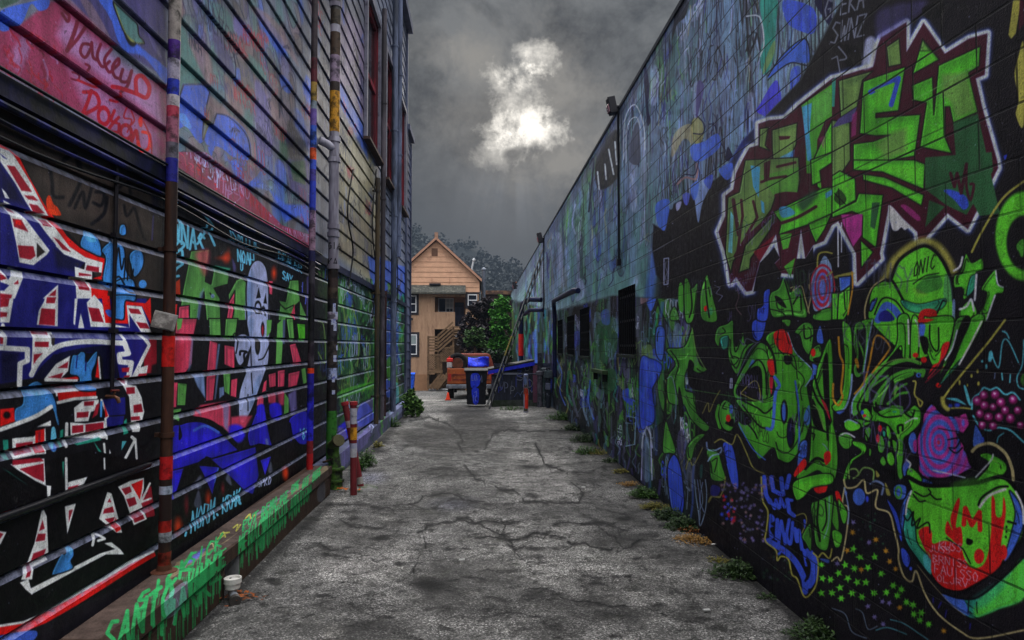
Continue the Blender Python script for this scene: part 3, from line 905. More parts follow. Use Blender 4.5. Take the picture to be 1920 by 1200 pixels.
    cv.draw('''
@ 1560,600 .25
s u 1072,790 1105,820 1140,900 1115,940 1080,972 1055,930
e b 1130,905 14,26
s G 1110,1020 1170,1000 1290,1060 1312,1130 1230,1200 1060,1240 1180,1090
c 3 w 1080,1180 1190,1060 1210,1010
c 6 O 1050,990 1100,945 1200,930 1300,1000 1350,1110 1362,1200
s k~3 1000,960 1050,1000 1090,1080 1040,1100
@ 1560,900 .25
o 8 G 560,-20 700,40 900,40 1100,20 1280,-20 1390,80 1445,200 1440,420 1300,610 1100,770 960,832 820,795 680,640 560,480 530,350 540,200 585,80
s g~9*.5 900,30 1240,0 1160,180 960,300
s t*.9 545,230 590,230 625,330 645,480 745,600 742,715 640,590 560,470 532,350
s T*.7 690,560 745,590 742,700 690,640
s u 1330,80 1410,180 1435,350 1345,560 1290,605 1345,400 1375,240
c 4 W 1380,90 1430,200 1440,330
s u 585,80 600,80 560,170 545,300 520,450 505,440 510,260 540,150
c 3 W 598,85 565,180 555,260
s r 650,390 720,350 750,400 758,480 850,458 960,500 1000,600 1060,665 1150,620 1192,420 1198,140 1222,150 1232,270 1275,270 1288,130 1305,250 1270,480 1280,600 1230,680 1100,765 960,830 830,800 750,700 742,580 690,500
s r 850,390 868,310 905,380 890,290 940,150 960,165 930,350 970,360 975,500 890,440
l 9 r 990,335 1002,215 1050,340 1108,245 1112,375
e r 1105,575 38,56
e r 1288,545 28,56
c 2 R 655,400 690,500 740,590
l 2.5 k 860,440 985,520 1040,630
c 5 W 1110,205 1180,120 1300,72
c 4 k 1100,190 1130,130 1240,60 1320,50
c 3 k 540,270 570,305 612,240 600,345 662,290 640,365 722,320 735,400
c 3 k 620,90 690,125 740,100 725,70
c 3 k 740,110 780,145 820,145
c 3 k 610,110 655,162 700,158
s k 1015,440 1060,460 1040,490 1010,480
l 4 k 1320,315 1380,330
e k 1310,355 8,9
e k 1310,390 8,9
e k 1305,430 8,9
t 1 w 730,540 42,4 -2,-50 JUSS
t 1 w 800,520 45,6 10,-60 KUSS
t 1 w 760,620 45,8 -2,-60 BRNISS
t 1 w 770,700 48,10 -2,-70 FAUISSO
t 1 w 790,760 48,10 -2,-50 OLJRV
s t 830,850 960,890 1100,885 1300,725 1440,580 1450,880 1250,980 1080,1042 1000,1020 900,940
s G~8*.75 1100,900 1300,740 1440,600 1450,880 1250,970 1080,1030
s u~3 825,850 960,892 990,900 1030,1022 900,945
s t~10*.5 1050,900 1250,770 1300,800 1130,960
c 4 k 820,845 960,890 1100,880 1300,720 1440,580
l 2 k 1030,880 1022,1000
l 2 k 1085,920 1090,1000
c 3.4 O 90,0 110,58 180,52 240,0 262,100 342,78 330,205 430,250 468,380 500,515 500,600 540,725 600,765 632,685 700,860 800,1010 960,1135 1100,1192 1440,1130
c 1.5 O*.7 640,640 760,790 900,940 1000,1020
c 3 O 95,60 80,180 122,215 110,400 70,600 40,580 0,610
e u 203,128 46,64
e b*.8 265,145 12,24
e u*.8 105,100 10,18
s b 515,520 550,520 588,590 570,660 530,620
e b 592,668 10,14
s b 408,140 490,250 530,440 510,450 470,300
c 4 S*.7 290,30 330,10 385,40 375,110
s y*.8 400,20 440,110 410,110
o 3 u 460,60 500,30 560,50 555,130 510,155 465,120
q 3 g 500,95 22,40
s G*.6 0,170 30,180 50,330 40,380 0,300
s r 25,95 50,90 75,160 45,170
s G*.8 45,150 80,180 118,250 100,330 70,300
s G*.8 0,390 40,380 80,420 60,500 20,500
c 2.5 S*.8 95,60 125,220 120,330
c 2 T*.7 440,1050 540,1080 660,1160 720,1200
c 2 T*.7 330,1130 420,1110 560,1160
c 2 F*.7 180,970 230,1000 270,1120 340,1100
c 2 F*.7 0,965 100,1010 150,1140 260,1190
l 3 n 820,920 800,960
l 3 n 860,980 850,1030
l 3 n 760,890 760,920
l 3 n 1040,1080 1035,1120
@ 1200,900 .25
s k 905,0 1150,-40 1180,260 1330,620 1320,800 1250,860 1190,780 1110,600 1020,590 950,470 960,240
l 8 b 930,-20 945,110 975,170
l 8 b 985,-20 1000,80 1060,110
l 8 b 1060,-10 1075,110
l 8 b 1120,-30 1100,60
l 6 b 975,150 1010,215 1020,150 1040,215
l 6 b 1050,205 1055,140 1085,205
l 8 b 1105,150 1120,240 1155,270
l 6 b 1110,150 1140,155
s b 965,265 1005,265 1015,310 985,330 1010,350 980,370 1010,430 965,440
l 7 b 1030,300 1025,440
l 6 b 1040,480 1060,310 1090,480
c 6 b 1120,300 1100,420 1130,480 1145,320
l 8 b 1160,370 1180,460
l 7 b 1190,380 1215,520
c 11 b 960,460 1080,530 1170,620 1230,740 1240,840
c 14 b 1265,540 1308,620 1300,730 1268,790
c 5 b 1040,560 1070,530 1110,560
l 6 b 1230,530 1250,640
c 4 k 1250,600 1270,680 1240,760
c 3 y 910,-20 920,150 960,240 950,370 942,460 1020,530 1030,605 1060,575 1115,600 1140,710 1180,745 1235,880 1300,830 1330,745 1335,600 1300,550
s g~2 1290,170 1440,100 1440,300 1420,480 1390,535 1320,490 1300,330
c 3 k 1340,160 1330,300 1350,420
c 3 k 1390,150 1400,300 1370,380
c 4 k 1290,330 1340,380 1350,460
c 2 S*.7 1420,110 1415,330 1380,440
s g*.8 1215,420 1280,330 1285,530 1240,470
c 2.5 t 1160,100 1180,50 1210,70 1195,110
c 3 y 1330,600 1370,550 1420,590 1440,520
s r 1305,50 1400,28 1392,90 1330,100
s G 1150,20 1320,-40 1440,-40 1440,30 1300,60 1230,130 1170,150
s k 1290,130 1440,80 1440,110 1300,170
c 2 y*.8 1170,270 1230,255 1250,310 1215,400
s b 1228,300 1245,310 1235,370
s u*.7 1340,590 1420,600 1410,630
c 2 F 410,0 420,120 440,250 452,345 490,230 500,100 490,0
c 1.6 S*.7 430,0 450,150 450,300
c 1.6 S*.7 470,20 450,150 480,240
c 1.4 F 450,0 470,160 440,240
c 2.5 y*.7 600,130 630,60 640,-20
c 4 y*.7 515,165 540,125 590,130
s n*.8 540,40 600,60 580,120 530,110
@ 0,0 1
''')
    for x, y in ((210,580),(320,580),(100,640),(170,665),(270,660),(50,700),(120,740),(370,705),(190,770),(255,770),(60,810),(460,795),(520,825),(150,850),(315,850),(410,845),(490,870),(70,890),(225,880),(560,920),(610,940),(670,1000),(615,1010),(660,1055),(160,520),(-80,640),(-70,740),(-10,750),(-80,850),(0,850),(725,1085)):
        star(cv, g, 1560+x*.25, 900+y*.25, 8.5, PAL['G'])
    for x, y in ((155,395),(330,450),(405,535),(115,530),(220,675),(435,615),(480,670),(510,960),(840,1135)):
        star(cv, g, 1560+x*.25, 900+y*.25, 7, PAL['a'])
    for x, y in ((160,320),(280,470),(380,915),(430,925),(270,950),(320,1030),(385,1085),(40,630)):
        star(cv, g, 1560+x*.25, 900+y*.25, 6.5, PAL['v'])
    for _ in range(150):
        x = g.uniform(610, 950); y = g.uniform(20, 480)
        if y > 330 and x < 740: continue
        star(cv, g, 1200+x*.25, 900+y*.25, g.uniform(2.5, 5), PAL[g.choice('vvVHlv') if x > 720 or y < 120 else g.choice('HeRb')])
    for _ in range(26): star(cv, g, 1560+g.uniform(200,400)*.25, 900+g.uniform(250,520)*.25, g.uniform(1, 3), PAL[g.choice('Ald')])
    for _ in range(40): star(cv, g, 1430+g.uniform(0,60), 1030+g.uniform(0,60), g.uniform(2, 5), PAL[g.choice('dlDe')], .6)
    tags(cv, XR, 40, (3.4, 7), (.5, 2.6), 'lKvD', (.05, .14), 44, (.006, .012), .55)
    cv.rim = ''
    # silver tag top right, yellow edge letter
    cv.draw('''
@ 1560,0 .25
p k 60,330 200,340 220,480 110,500
t 3 L -60,150 62,-20 14,-150 GFEKA
t 3 L -10,330 66,-18 20,-160 SWNZ
l 2.5 L 0,440 40,420 60,540
c 3 L 50,350 110,430 60,450
s V~12*.6 350,80 700,0 640,120 560,150 360,290
s k 680,60 830,10 820,120 720,140
p y 1360,0 1420,0 1380,250 1345,290 1325,260
p k 1425,-10 1445,0 1390,300 1440,280 1440,320 1370,320
p m 1410,0 1440,0 1440,180 1400,230
s y 1440,330 1400,420 1370,560 1400,740 1380,860 1440,930
s b*.7 1290,1170 1315,1160 1300,1200
@ 0,0 1
''')
    # grit: fine overspray
    for _ in range(900):
        x = rng.uniform(1200, 1920); y = rng.uniform(0, 1180)
        cv.ell(x, y, rng.uniform(.5, 1.3), rng.uniform(.5, 1.3), PAL[rng.choice('kkwLl')], 1, .6)
def star(cv, g, x, y, r, col, al=.95):
    pts = []; k = g.choice((5, 6, 7)); a0 = g.uniform(0, 6)
    for i in range(2*k):
        rr = r*(g.uniform(.8, 1.15) if i % 2 == 0 else .42); a = a0+math.pi*i/k
        pts.append((x+rr*math.cos(a), y+rr*math.sin(a)))
    cv.poly(pts, col, 1.3, al)
# ------------------------------------------------------------------ paint on the clapboard wall
def paint_left(cv):
    # ---- upper boards
    cv.draw('''
p L -1400,-3000 760,-3000 770,640 590,500 0,210 -1400,-480
p Z~12*.3 600,0 700,0 720,420 640,480 600,470
p O~14*.6 632,220 700,300 725,500 700,540 636,480
p I~10*.3 632,0 690,60 690,240 632,150
p Z~10*.35 640,380 720,440 720,530 640,480
@ 0,0 1
''')
    g = random.Random(3)
    reg = [(320,-20),(600,-20),(600,470),(320,300)]
    cv.clip = reg
    for _ in range(150):
        x = g.uniform(320, 600); y = g.uniform(-10, 440); w = g.uniform(6, 22)*(1-(x-320)/460); h = g.uniform(20, 70); k = g.uniform(-8, 14)
        c = PAL[g.choice('hhLLuuvHHlZZ')]
        pts = cat([(x-w, y-h), (x+w, y-h*.7), (x+w+k, y+h*.6), (x+k, y+h), (x-w+k, y+h*.3)], True, 4)
        cv.poly(pts, c, 5, .55)
        if g.random() < .5: cv.line(pts, 1.3, PAL['N'], 1.2, .65)
    cv.clip = None
    cv.draw('''
@ 310,0 .25
s h~5 100,200 190,300 260,500 280,620 90,700
s H~6*.8 180,290 330,380 360,560 330,640 260,520
s V~5*.8 360,200 480,380 520,560 400,460
s h~6*.9 380,540 520,600 640,760 665,990 590,890 520,700
s H~8*.9 450,560 540,650 590,860 480,800
s H~8*.8 340,730 520,880 560,920 400,910 320,900
s u 80,740 280,640 345,700 300,920 340,930 470,890 600,990 640,1190 520,1180 440,1120 380,1100 340,1170 300,1060 250,1070 160,950 80,960
c 2.5 N 80,730 280,640 340,690
l 2.2 N 345,690 300,900
c 2.5 N 300,900 285,1050 340,940 470,900 600,1020 640,1180
s C*.4 100,860 160,860 200,960 140,940
s y*.6 310,920 340,930 290,1040
s h~5*.9 340,0 460,60 520,200 460,240 350,110
s v~5 540,120 640,240 620,320 520,220
s H~5*.8 470,240 640,380 600,460 480,330
s h~5*.9 620,400 780,560 790,620 680,560
s v~6 680,600 780,780 800,1180 690,1100
s H~6*.7 780,740 900,900 900,1000 820,980
s u*.7 870,560 950,640 940,700 880,660
s u*.7 525,520 560,520 560,620 530,640
c 2 N 860,880 870,680 930,640
c 2 N 520,400 530,500 520,600
s d~4*.8 870,980 920,1060 920,1200 860,1180
s z~5*.8 930,900 1060,1100 1040,1200 930,1180
s u~4*.9 1060,560 1130,700 1110,800 1040,700
s u~4*.8 680,60 860,260 900,400 800,330
s H~4*.7 640,50 860,180 1000,480 940,420
l 1.5 N 880,350 920,340 930,360 880,355
t 1.2 N 180,330 26,22 0,-80 TNKH
t 1.2 V 200,160 30,26 0,-70 CEY
t 1.2 X 290,880 16,14 6,-30 HJ
l 1.6 X 500,300 620,420
c 2.5 N 500,1020 530,1010 560,1030 520,1030
@ 0,0 1
''')
    streaks(cv, 200, (330,0,600,380), 'NVkl', (.8,1.5), (3,12), 3, .6, 1)
    streaks(cv, 140, (600,0,760,470), 'lLVlku', (1.2,4), (10,50), 4, .55, 2.5)
    streaks(cv, 130, (630,230,720,520), 'ZkOl', (1,2.2), (4,14), 2, .7, 1)
    cv.draw('''
p u~4*.7 636,150 690,250 690,300 640,200
p u~3*.8 690,480 760,500 766,640 700,560
@ 0,0 .25
p J 0,170 1260,640 1260,1290 1160,1180 0,510
p i~8 0,260 160,170 400,10 480,0 900,330 700,420 1240,960 1230,1180 0,520
p I~18*.8 430,260 500,110 640,220 1000,520 1200,690 1230,960 900,700 520,400
p I~18*.7 520,480 700,600 1200,1000 1200,1200 1120,1160 680,900
p I~10*.7 60,440 190,260 260,320 150,560
s u 0,80 230,15 380,-10 370,60 300,80 240,30 160,170 60,235 0,200
s d*.7 0,0 150,0 60,40 0,60
p V 480,-20 740,-20 1250,330 1250,620 900,360
s u 720,-10 850,-10 880,150 930,300 1060,430 1240,560 1240,630 1080,470 900,350 800,140
o 3 h 865,20 960,110 1040,180 1050,300 1090,370 1010,395 940,330 900,200
c 1.5 y 875,40 910,200 950,330 1020,390 1085,370
p V~8 900,-20 1250,-20 1250,310 1060,160
s H*.6 560,0 640,60 760,200 850,330 740,240
s v*.8 1120,240 1180,330 1220,480 1160,400
c 6 x 480,100 520,160 535,120 500,80
l 8 x 600,160 560,260 500,380
l 7 x 500,380 590,290 660,200
c 6 x 690,335 630,330 605,390 640,430 690,360 700,320 700,420 730,450
c 6 x 770,330 735,420 770,500 830,460
c 6 x 850,370 790,450 820,540 870,500
c 6 x 850,520 900,480 900,440 850,500 860,570 900,590
c 6 x 930,520 905,600 960,610 995,540
c 6 x 1000,530 960,640 900,690
c 8 X 840,650 900,660 1020,700 1100,730 1130,650 1080,570 1030,590 1025,690
c 5 x 640,480 670,500 650,530
c 4 x 560,540 610,560 600,600 550,590
c 5 X 600,600 720,650 760,640 700,590
c 5 X 840,750 900,760 900,700
c 7 X 700,680 660,780 620,860
c 7 X 640,690 730,700 750,790 650,850
q 6 X 785,870 42,62
c 6 X 870,830 840,900 880,920
c 6 X 900,880 840,940 820,980 890,990 900,930
q 6 X 950,990 42,52
c 7 X 990,1060 1030,980 1040,1080
c 6 r 1040,1060 1060,1130 1120,1110 1130,1010 1080,990
c 3 X 970,800 940,880 1000,900 960,990
c 3 X 1000,830 1020,900 990,940
s r 1050,900 1080,870 1080,940 1060,950
c 3 X 1090,910 1140,1040 1140,1160
@ 310,300 .25
p i 65,-60 300,-60 600,190 880,490 1085,560 1088,740 860,580 600,430 70,115
p J~12*.6 65,-60 500,60 600,200 400,180
p u~6 470,0 600,0 720,160 900,330 1080,340 1085,540 1000,420 900,470 860,360 780,220 620,200 520,120
s H*.8 590,70 640,20 720,80 600,180
s S*.5 700,180 810,200 760,230
p V~4 920,0 1090,0 1090,330 930,210
p d~4 940,10 1050,0 1060,200 960,190
@ 0,0 1
''')
    cv.clip = [(326,285),(385,285),(460,350),(530,425),(582,440),(582,485),(525,445),(460,408),(328,328)]
    streaks(cv, 160, (326,280,582,480), 'XrxIwqJ', (1.2,3), (8,34), 7, .95, 1, .2)
    tags(cv, XL, 40, (4.5, 8), (2.86, 3.2), 'XIwx', (.08, .24), 55, (.008, .016), .9, cv.clip)
    cv.clip = [(0,45),(60,60),(110,90),(120,160),(180,250),(0,130)]
    streaks(cv, 60, (0,50,120,230), 'XXxIR', (2,5), (12,40), 7, .8, 1.2, .3)
    cv.clip = None
    tags(cv, XL, 90, (7.5, 17), (2.95, 6.5), 'lNkZX', (.1, .3), 51, clip=[(596,-20),(772,-20),(772,560),(596,480)])
    tags(cv, XL, 70, (4.6, 8), (3.0, 4.6), 'NlVX', (.06, .2), 52, (.006, .012), .7)
    # ---- lower boards
    bombs(cv, XL, 14, (1.2, 1.85), (.4, 2.2), 'nWRrcu', (.5, .9), 19, 'K', .02)
    tags(cv, XL, 20, (1.2, 2.1), (2.9, 4.5), 'XuNw', (.08, .2), 20, (.006, .012))
    cv.rim = 'jqBcG'
    cv.draw('''
p K 0,190 330,310 600,500 640,520 640,930 330,1040 320,1060 0,1200
@ 0,260 .25
p z 0,-280 1230,200 1200,1200 800,1200 600,800 330,490 140,120 0,20
p Z~20*.5 200,60 900,200 1150,700 900,640 460,560 300,330
c 9 K~4 480,160 560,110 600,230
c 7 K~3 370,200 390,330 400,430 470,440
c 7 K~3 520,500 560,420 600,330
c 6 K~3 560,520 620,400 640,520 690,360
c 6 K~3 720,400 780,410 760,500 700,480
c 7 K~3 800,440 780,560 690,640
c 5 K~3 890,370 960,330 980,420
c 5 K~3 930,500 950,580 1000,520
c 5 K~3 1010,520 1070,720 1090,760
p N~8*.7 1140,360 1200,380 1190,580 1140,560
p n 0,170 60,230 190,430 340,700 480,850 640,920 560,1010 580,1240 0,1240
p N~12*.8 0,200 130,380 190,500 0,440
p N~10*.8 400,820 640,930 560,1000 420,960
p r 0,25 90,80 140,130 220,290 330,490 440,640 500,730 600,820 720,880 795,903 790,1060 690,1050 760,1030 770,930 640,890 520,810 400,650 330,520 230,330 150,200 80,90 0,70
p W 0,60 80,90 150,200 230,330 330,520 400,650 520,810 640,890 770,930 762,1005 630,990 640,930 480,868 400,790 300,645 190,470 110,330 0,170
p R 50,200 110,208 240,400 160,390
p R 180,425 250,430 288,468 212,455
p R 218,488 280,500 335,560 252,562
p R 300,605 360,612 392,662 322,652
p R 398,738 440,760 535,852 470,832
p R 652,950 742,965 742,1002 640,988
p n 0,110 60,160 20,140
s f 345,470 370,425 402,490 430,515 455,575 370,560
p W 20,460 60,480 160,560 372,840 350,872 250,950 145,930 120,780 75,580
p R 92,600 160,608 212,700 105,662
p r 115,610 150,615 165,650 115,645
p R 132,800 250,808 266,880 228,908 145,892
p z 275,780 338,850 275,896
p R 60,500 100,530 120,560 70,540
p n 180,520 240,580 420,800 400,830 300,700
p W 10,370 40,400 72,452 38,445
p W 0,940 60,1060 120,960 195,990 150,1100 95,1240 0,1240
p R 0,1000 50,1052 0,1064
p R 100,1092 135,1060 140,1092
p R 0,1162 90,1172 75,1240 0,1240
p n 0,1075 70,1100 30,1140 0,1140
p W 320,1200 435,1095 435,1210
p R 345,1195 420,1130 415,1210
p W 560,960 640,985 690,1000 690,1240 575,1240
p R 570,1050 655,1060 672,1140 592,1130
p R 590,1005 680,1020 690,1030 590,1030
p r 680,1075 690,1120 810,1140 800,1240 690,1240
s c 600,800 640,690 700,690 750,780 760,880 690,860
s C*.6 630,720 690,700 720,770 660,770
s c 760,840 800,790 850,780 850,1110 770,1070 790,900
s c 865,790 930,820 950,1000 1010,1080 870,1070
s c 970,870 1020,830 1072,860 1072,960 1010,1040 980,950
s c 900,650 940,650 945,720 895,720
e c 1070,1092 30,32
s c 860,1080 1000,1060 1010,1240 860,1240
c 3 k 870,930 890,820 910,980 930,900
l 2.5 k 940,920 930,1060
l 2.5 k 960,900 955,1060
c 2.5 k 980,940 990,1050 1000,980
c 3 k 865,1050 900,1040 960,1140 1010,1160
l 3 V 1150,580 1140,760
@ 0,560 .25
p n -20,0 1100,0 1135,330 1000,590 900,610 860,400 400,420 230,620 0,640
p K 0,640 230,600 900,620 1190,590 1190,1300 0,1300
p N~10*.8 0,400 140,400 130,620 0,640
p W 0,0 100,0 70,180 0,182
p R 0,0 72,0 60,60 0,65
p R 0,100 55,105 50,136 0,140
p W 340,-20 435,-20 432,208 275,198 290,90 330,20
p R 310,72 415,80 410,202 290,195
p R 350,-10 420,-10 410,35 345,35
p W 560,0 582,0 562,200 550,190
p W 605,110 632,222 585,222
p W 650,30 705,-30 765,40 822,185 970,218 940,50 960,50 1062,60 1135,255 1060,255 970,120 972,218 680,212
p R 660,65 742,75 778,178 690,170
p R 962,72 1040,80 1062,118 980,110
p R 1020,175 1100,185 1122,226 1050,222
p r 760,-30 820,-20 840,150 935,160 940,20 1090,35 1130,-10 1135,200 1065,58 950,48 962,190 790,182
s c 850,-20 1010,-20 1005,22 940,20 930,150 880,155 840,142 850,60
s u 790,90 830,85 845,140 810,130
p W 245,235 410,240 400,340 370,400 260,520 232,580 240,400
p R 255,235 375,245 370,272 250,265
p R 260,325 366,325 364,365 260,362
p R 252,420 322,410 250,500
p z 385,270 415,270 405,370 385,340
l 10 W 0,370 205,382 205,465 150,490 145,650
p W 0,255 45,265 45,350 0,345
p R 0,290 30,295 30,340 0,340
l 7 W 20,200 40,270 35,350
c 10 W 235,572 300,460 420,365 560,330 700,322 810,328
l 10 W 810,328 935,335 962,412 895,422 900,475 985,482 965,590
l 6 W 920,265 940,340
s N 260,590 350,470 480,400 800,350 860,400 880,600 780,600 750,420 560,420 420,490 330,600
p W 330,605 420,490 525,430 510,545 460,595 590,592 580,625 335,622
p R 430,522 512,472 505,522
p R 360,592 475,555 455,600
p r 450,602 590,582 590,606
p r 735,440 750,600 715,590
l 3 W 740,440 752,600
s c 520,540 540,430 580,420 605,398 640,410 645,480 700,410 732,398 720,480 690,560 700,660 722,690 600,692 590,592 530,572
c 2 n 580,430 570,520
c 2.5 n 645,470 640,540
p R 430,640 552,640 560,672 430,672
p W 410,685 590,670 720,700 420,735
p r 430,708 600,695 720,698 722,748 440,772
l 6 W 430,782 560,752 720,742
s c 585,640 700,650 720,692 600,692
p W 555,820 620,768 742,758 732,832 680,852 662,920 560,926
p R 630,775 706,768 700,802 630,806
p R 575,855 666,848 660,890 575,896
p R 720,800 750,780 730,870 690,900
p W 525,930 640,938 782,918 792,1000 800,1052 530,1042
p R 540,955 625,948 625,1002 540,1012
p R 640,945 776,928 776,982 640,1002
l 6 W 500,940 495,1110
s c 110,920 110,830 165,790 180,680 270,618 340,660 382,690 420,780 430,860 447,942 425,942 380,812 280,872 180,922
s C*.6 180,690 270,680 370,700 280,730
c 8 W 0,985 120,942 270,882 382,812
p W 270,965 380,915 382,955
p r 0,830 105,820 110,922 0,962
e k~4 50,875 26,26
p W 90,1050 250,1035 340,970 345,1165 250,1175 95,1210
p R 118,1090 245,1072 245,1150 118,1178
p k 100,1045 250,985 250,1035
p r 265,992 332,978 332,1152 262,1160
p R 285,1000 305,1000 300,1130 285,1130
s C 385,980 415,980 422,1130 385,1135
s u*.7 380,1040 390,1130 425,1080 424,1135 380,1140
p t 20,1060 60,1060 65,1210 30,1210
p t 450,990 476,980 466,1112 445,1122
p t 550,1090 740,1038 762,1062 580,1102
p t 930,920 948,900 962,1010 925,1022
p t 700,1070 760,1150 765,1200
p T 915,1070 950,1070 910,1140
p n 760,760 940,740 940,870 800,880
p n 780,890 930,880 920,960 800,960
p W 900,600 988,588 955,645 1020,655 1062,740 1082,850 1045,1000 990,1002 968,740 925,660
p R 945,668 1010,664 1012,712 950,718
p R 1000,800 1060,790 1072,850 1002,858
p R 980,888 1048,882 1048,912 985,914
p R 910,520 972,516 965,552 915,552
p R 930,580 975,575 940,640 920,625
l 7 W 1062,270 1122,350 1060,470 1000,592
p R 1115,300 1175,310 1175,560 1080,560 1080,460 1132,350
p W 1040,520 1110,500 1100,560 1010,590
p R 1040,565 1105,560 1090,590 1030,592
p K~4*.9 1140,500 1195,480 1195,1200 1080,1200 1090,850
l 6 W 990,1040 1012,1060
l 5 W 1012,1060 940,1200
l 4 W 1015,1055 1025,1200
l 4 W 760,760 808,882 790,902 800,1052
l 4 W 780,1090 790,1200
p r 778,780 812,882 790,892
p c 750,770 768,770 765,890 750,890
p W 820,1130 832,1160 820,1165
@ 0,860 .28333
p k -20,100 600,-60 1050,60 1060,640 0,1120
p W 68,40 292,0 302,178 338,182 332,255 312,255 310,185 240,152 110,72
p R 82,12 262,-5 292,18 80,46
p R 128,70 288,32 292,155 230,130
l 5 W 437,0 440,230
p W 450,158 578,122 545,190 450,222
p R 450,192 522,174 500,202 450,216
p t 15,65 60,90 180,175
p t 410,20 418,130 425,20
l 3 W 690,0 692,70
p W 428,318 502,298 445,500
p R 455,345 482,338 455,422
p W 275,345 290,340 308,382 322,672 222,722 212,802 138,805 228,560
p R 280,408 296,465 258,482
p R 250,500 302,498 296,542 234,552
p R 220,630 304,598 286,655 216,692 198,782 168,792
p W 710,222 738,232 808,492 770,492 655,400
p R 725,265 738,290 710,290
p R 690,335 746,318 756,356 680,366
p R 692,402 760,388 740,442
p r 765,395 802,470 770,490 745,446
p W 780,188 862,148 952,128 952,200 932,290 972,402 885,442 820,250
p R 803,202 860,185 872,220 830,242
p R 835,270 892,255 906,302 855,322
p R 868,358 930,330 956,400 890,426
p r 868,172 946,140 940,200 925,272
p R 940,240 1000,180 1025,380 972,392 935,300
l 4 W 932,290 992,165
l 4 W 932,290 998,265
l 5 W 612,575 630,492 692,532 650,545
p W 130,822 188,800 215,905 170,870
p W 200,862 400,762 500,712 660,630 760,600 690,562 735,555 795,600 822,636 700,636 500,742 205,902
s c 345,752 400,640 430,632 450,580 480,580 490,640 470,680 480,730 360,772
s C*.6 440,590 480,590 470,640
p W -20,1105 150,1078 300,1018 500,898 700,785 850,685 1020,608 1022,622 860,705 700,805 500,920 300,1030 150,1095 -20,1122
p r -20,1122 150,1095 300,1030 500,920 700,805 860,705 1022,622 1032,645 880,735 700,852 500,978 300,1092 150,1152 -20,1172
s u -20,1180 230,1140 200,1215 -20,1215
p W -10,480 42,488 0,575
p R -10,490 22,500 -5,540
p r 0,400 120,352 120,332 0,382
p r 500,235 580,195 575,175 495,212
@ 310,300 .25
p K 50,60 600,440 1100,760 1110,1240 50,1240
t 4.5 C 60,590 62,40 0,-170 WNAS
l 4.5 C 290,405 360,495 335,560 370,640
l 4.5 C 325,450 300,540 240,630
c 5 C 60,660 110,610 140,645 60,710
c 5 C 70,700 120,675 130,720
c 5 C 50,760 130,775 80,820 70,870 100,870
c 4 C 60,300 90,320 60,350
t 2.8 C 500,595 44,22 0,-75 SMILE
l 3 C 485,520 495,570
l 3 C 670,610 665,650
t 2.8 C 545,760 32,10 -5,-90 NOAH
t 2.2 C 565,830 20,0 0,-50 U
t 2.2 C 850,745 30,18 0,-65 DEALER
t 2.2 C 880,890 26,14 0,-60 SAY
p f*.8 60,930 110,890 112,1010 55,1020
p r 50,1090 90,1080 80,1180
p j 190,682 335,670 312,800 300,912 342,932 368,790 490,812 470,932 365,962 412,1040 415,1240 310,1240 290,990 258,1060 240,1240 90,1240 130,980
s q~10*.7 230,700 330,680 300,860 260,800
p t~4*.8 375,790 490,810 480,850 370,830
p q 100,1100 180,1090 180,1240 90,1240
p S~3*.6 260,1000 290,960 250,1240 225,1240
c 2.5 k 335,1000 360,1030
e S*.8 355,1020 14,16
p j 530,902 572,880 612,920 600,1240 500,1240 470,1010
p q 450,1240 478,1060 522,980 520,1090 495,1240
e f~8 455,735 20,34
e f~8*.8 430,735 34,12
e f~8*.8 475,715 10,30
e f~8 815,850 16,36
s V~3 500,740 530,800 515,850
p j 930,902 1002,900 1012,1060 962,1102 930,1142 880,1120 848,1052 900,1062
p j 1010,1060 1060,1180 1060,1240 1010,1240
p j 860,1080 900,1120 960,1090 980,1240 840,1240
p q 945,1150 970,1080 975,1240
p q 770,905 805,910 800,1010 775,1000
p V~2 1060,880 1090,860 1086,1240 1060,1240
c 2 p 1030,920 1030,1000 1055,1010 1050,1080
s s 612,1240 608,950 640,800 698,755 752,810 770,950 772,1240
s S~8*.9 612,1240 610,960 640,830 660,900 650,1240
p k 680,1040 700,955 716,1032
p k 735,1075 752,1000 762,1078
q 2.5 k 695,1110 22,45
q 2.5 k 735,1150 14,40
c 2.5 k 612,1200 606,950 640,795 698,750 755,805 775,950 775,1240
@ 310,600 .25
p K 40,0 1070,0 1070,1200 40,1200
p q 80,-10 242,-10 212,130 202,330 150,402 45,405 68,150
p R~12*.6 60,180 150,180 120,400 50,400
p S~3*.6 212,130 195,150 170,390 195,350
p j 85,-10 130,-10 118,60 90,80
p j 90,470 165,478 152,645 85,645
p q 40,470 92,470 80,655 40,655
p j 325,-10 415,-10 422,132 330,125
p q 330,150 395,170 380,392 308,392
p S~2*.7 395,180 412,180 385,390 372,390
p q 305,420 382,408 360,605 302,612
p S~2*.7 385,410 400,410 380,590 365,600
p j 450,-10 545,-10 522,150 440,148
p q 440,185 522,200 522,372 440,335
p j 430,400 492,400 485,570 440,540
p q 495,450 540,440 530,580 490,570
p S~3 205,410 290,400 300,590 240,500
p S~2 405,510 440,500 440,560 405,590
s s 620,-20 760,-20 778,180 770,330 742,400 712,500 660,640 600,762 548,742 548,560 602,400 640,200
s S~6*.8 625,0 660,0 650,120 640,140
s S~6*.8 680,450 720,430 660,640 630,640
c 2.5 k 600,400 552,560 548,742
c 2.5 k 780,200 772,330 712,500 655,660 600,765
l 2 k 640,200 645,360
l 2 k 645,400 655,550
l 2 k 620,560 620,680
e k 692,195 20,66
e z 692,190 10,42
e k 730,70 14,55
e R 730,80 8,40
c 2.5 k 700,300 740,280 780,190
s s 535,130 600,110 640,175 620,240 560,340 520,230
c 2.5 k 500,150 520,100 545,150 530,250
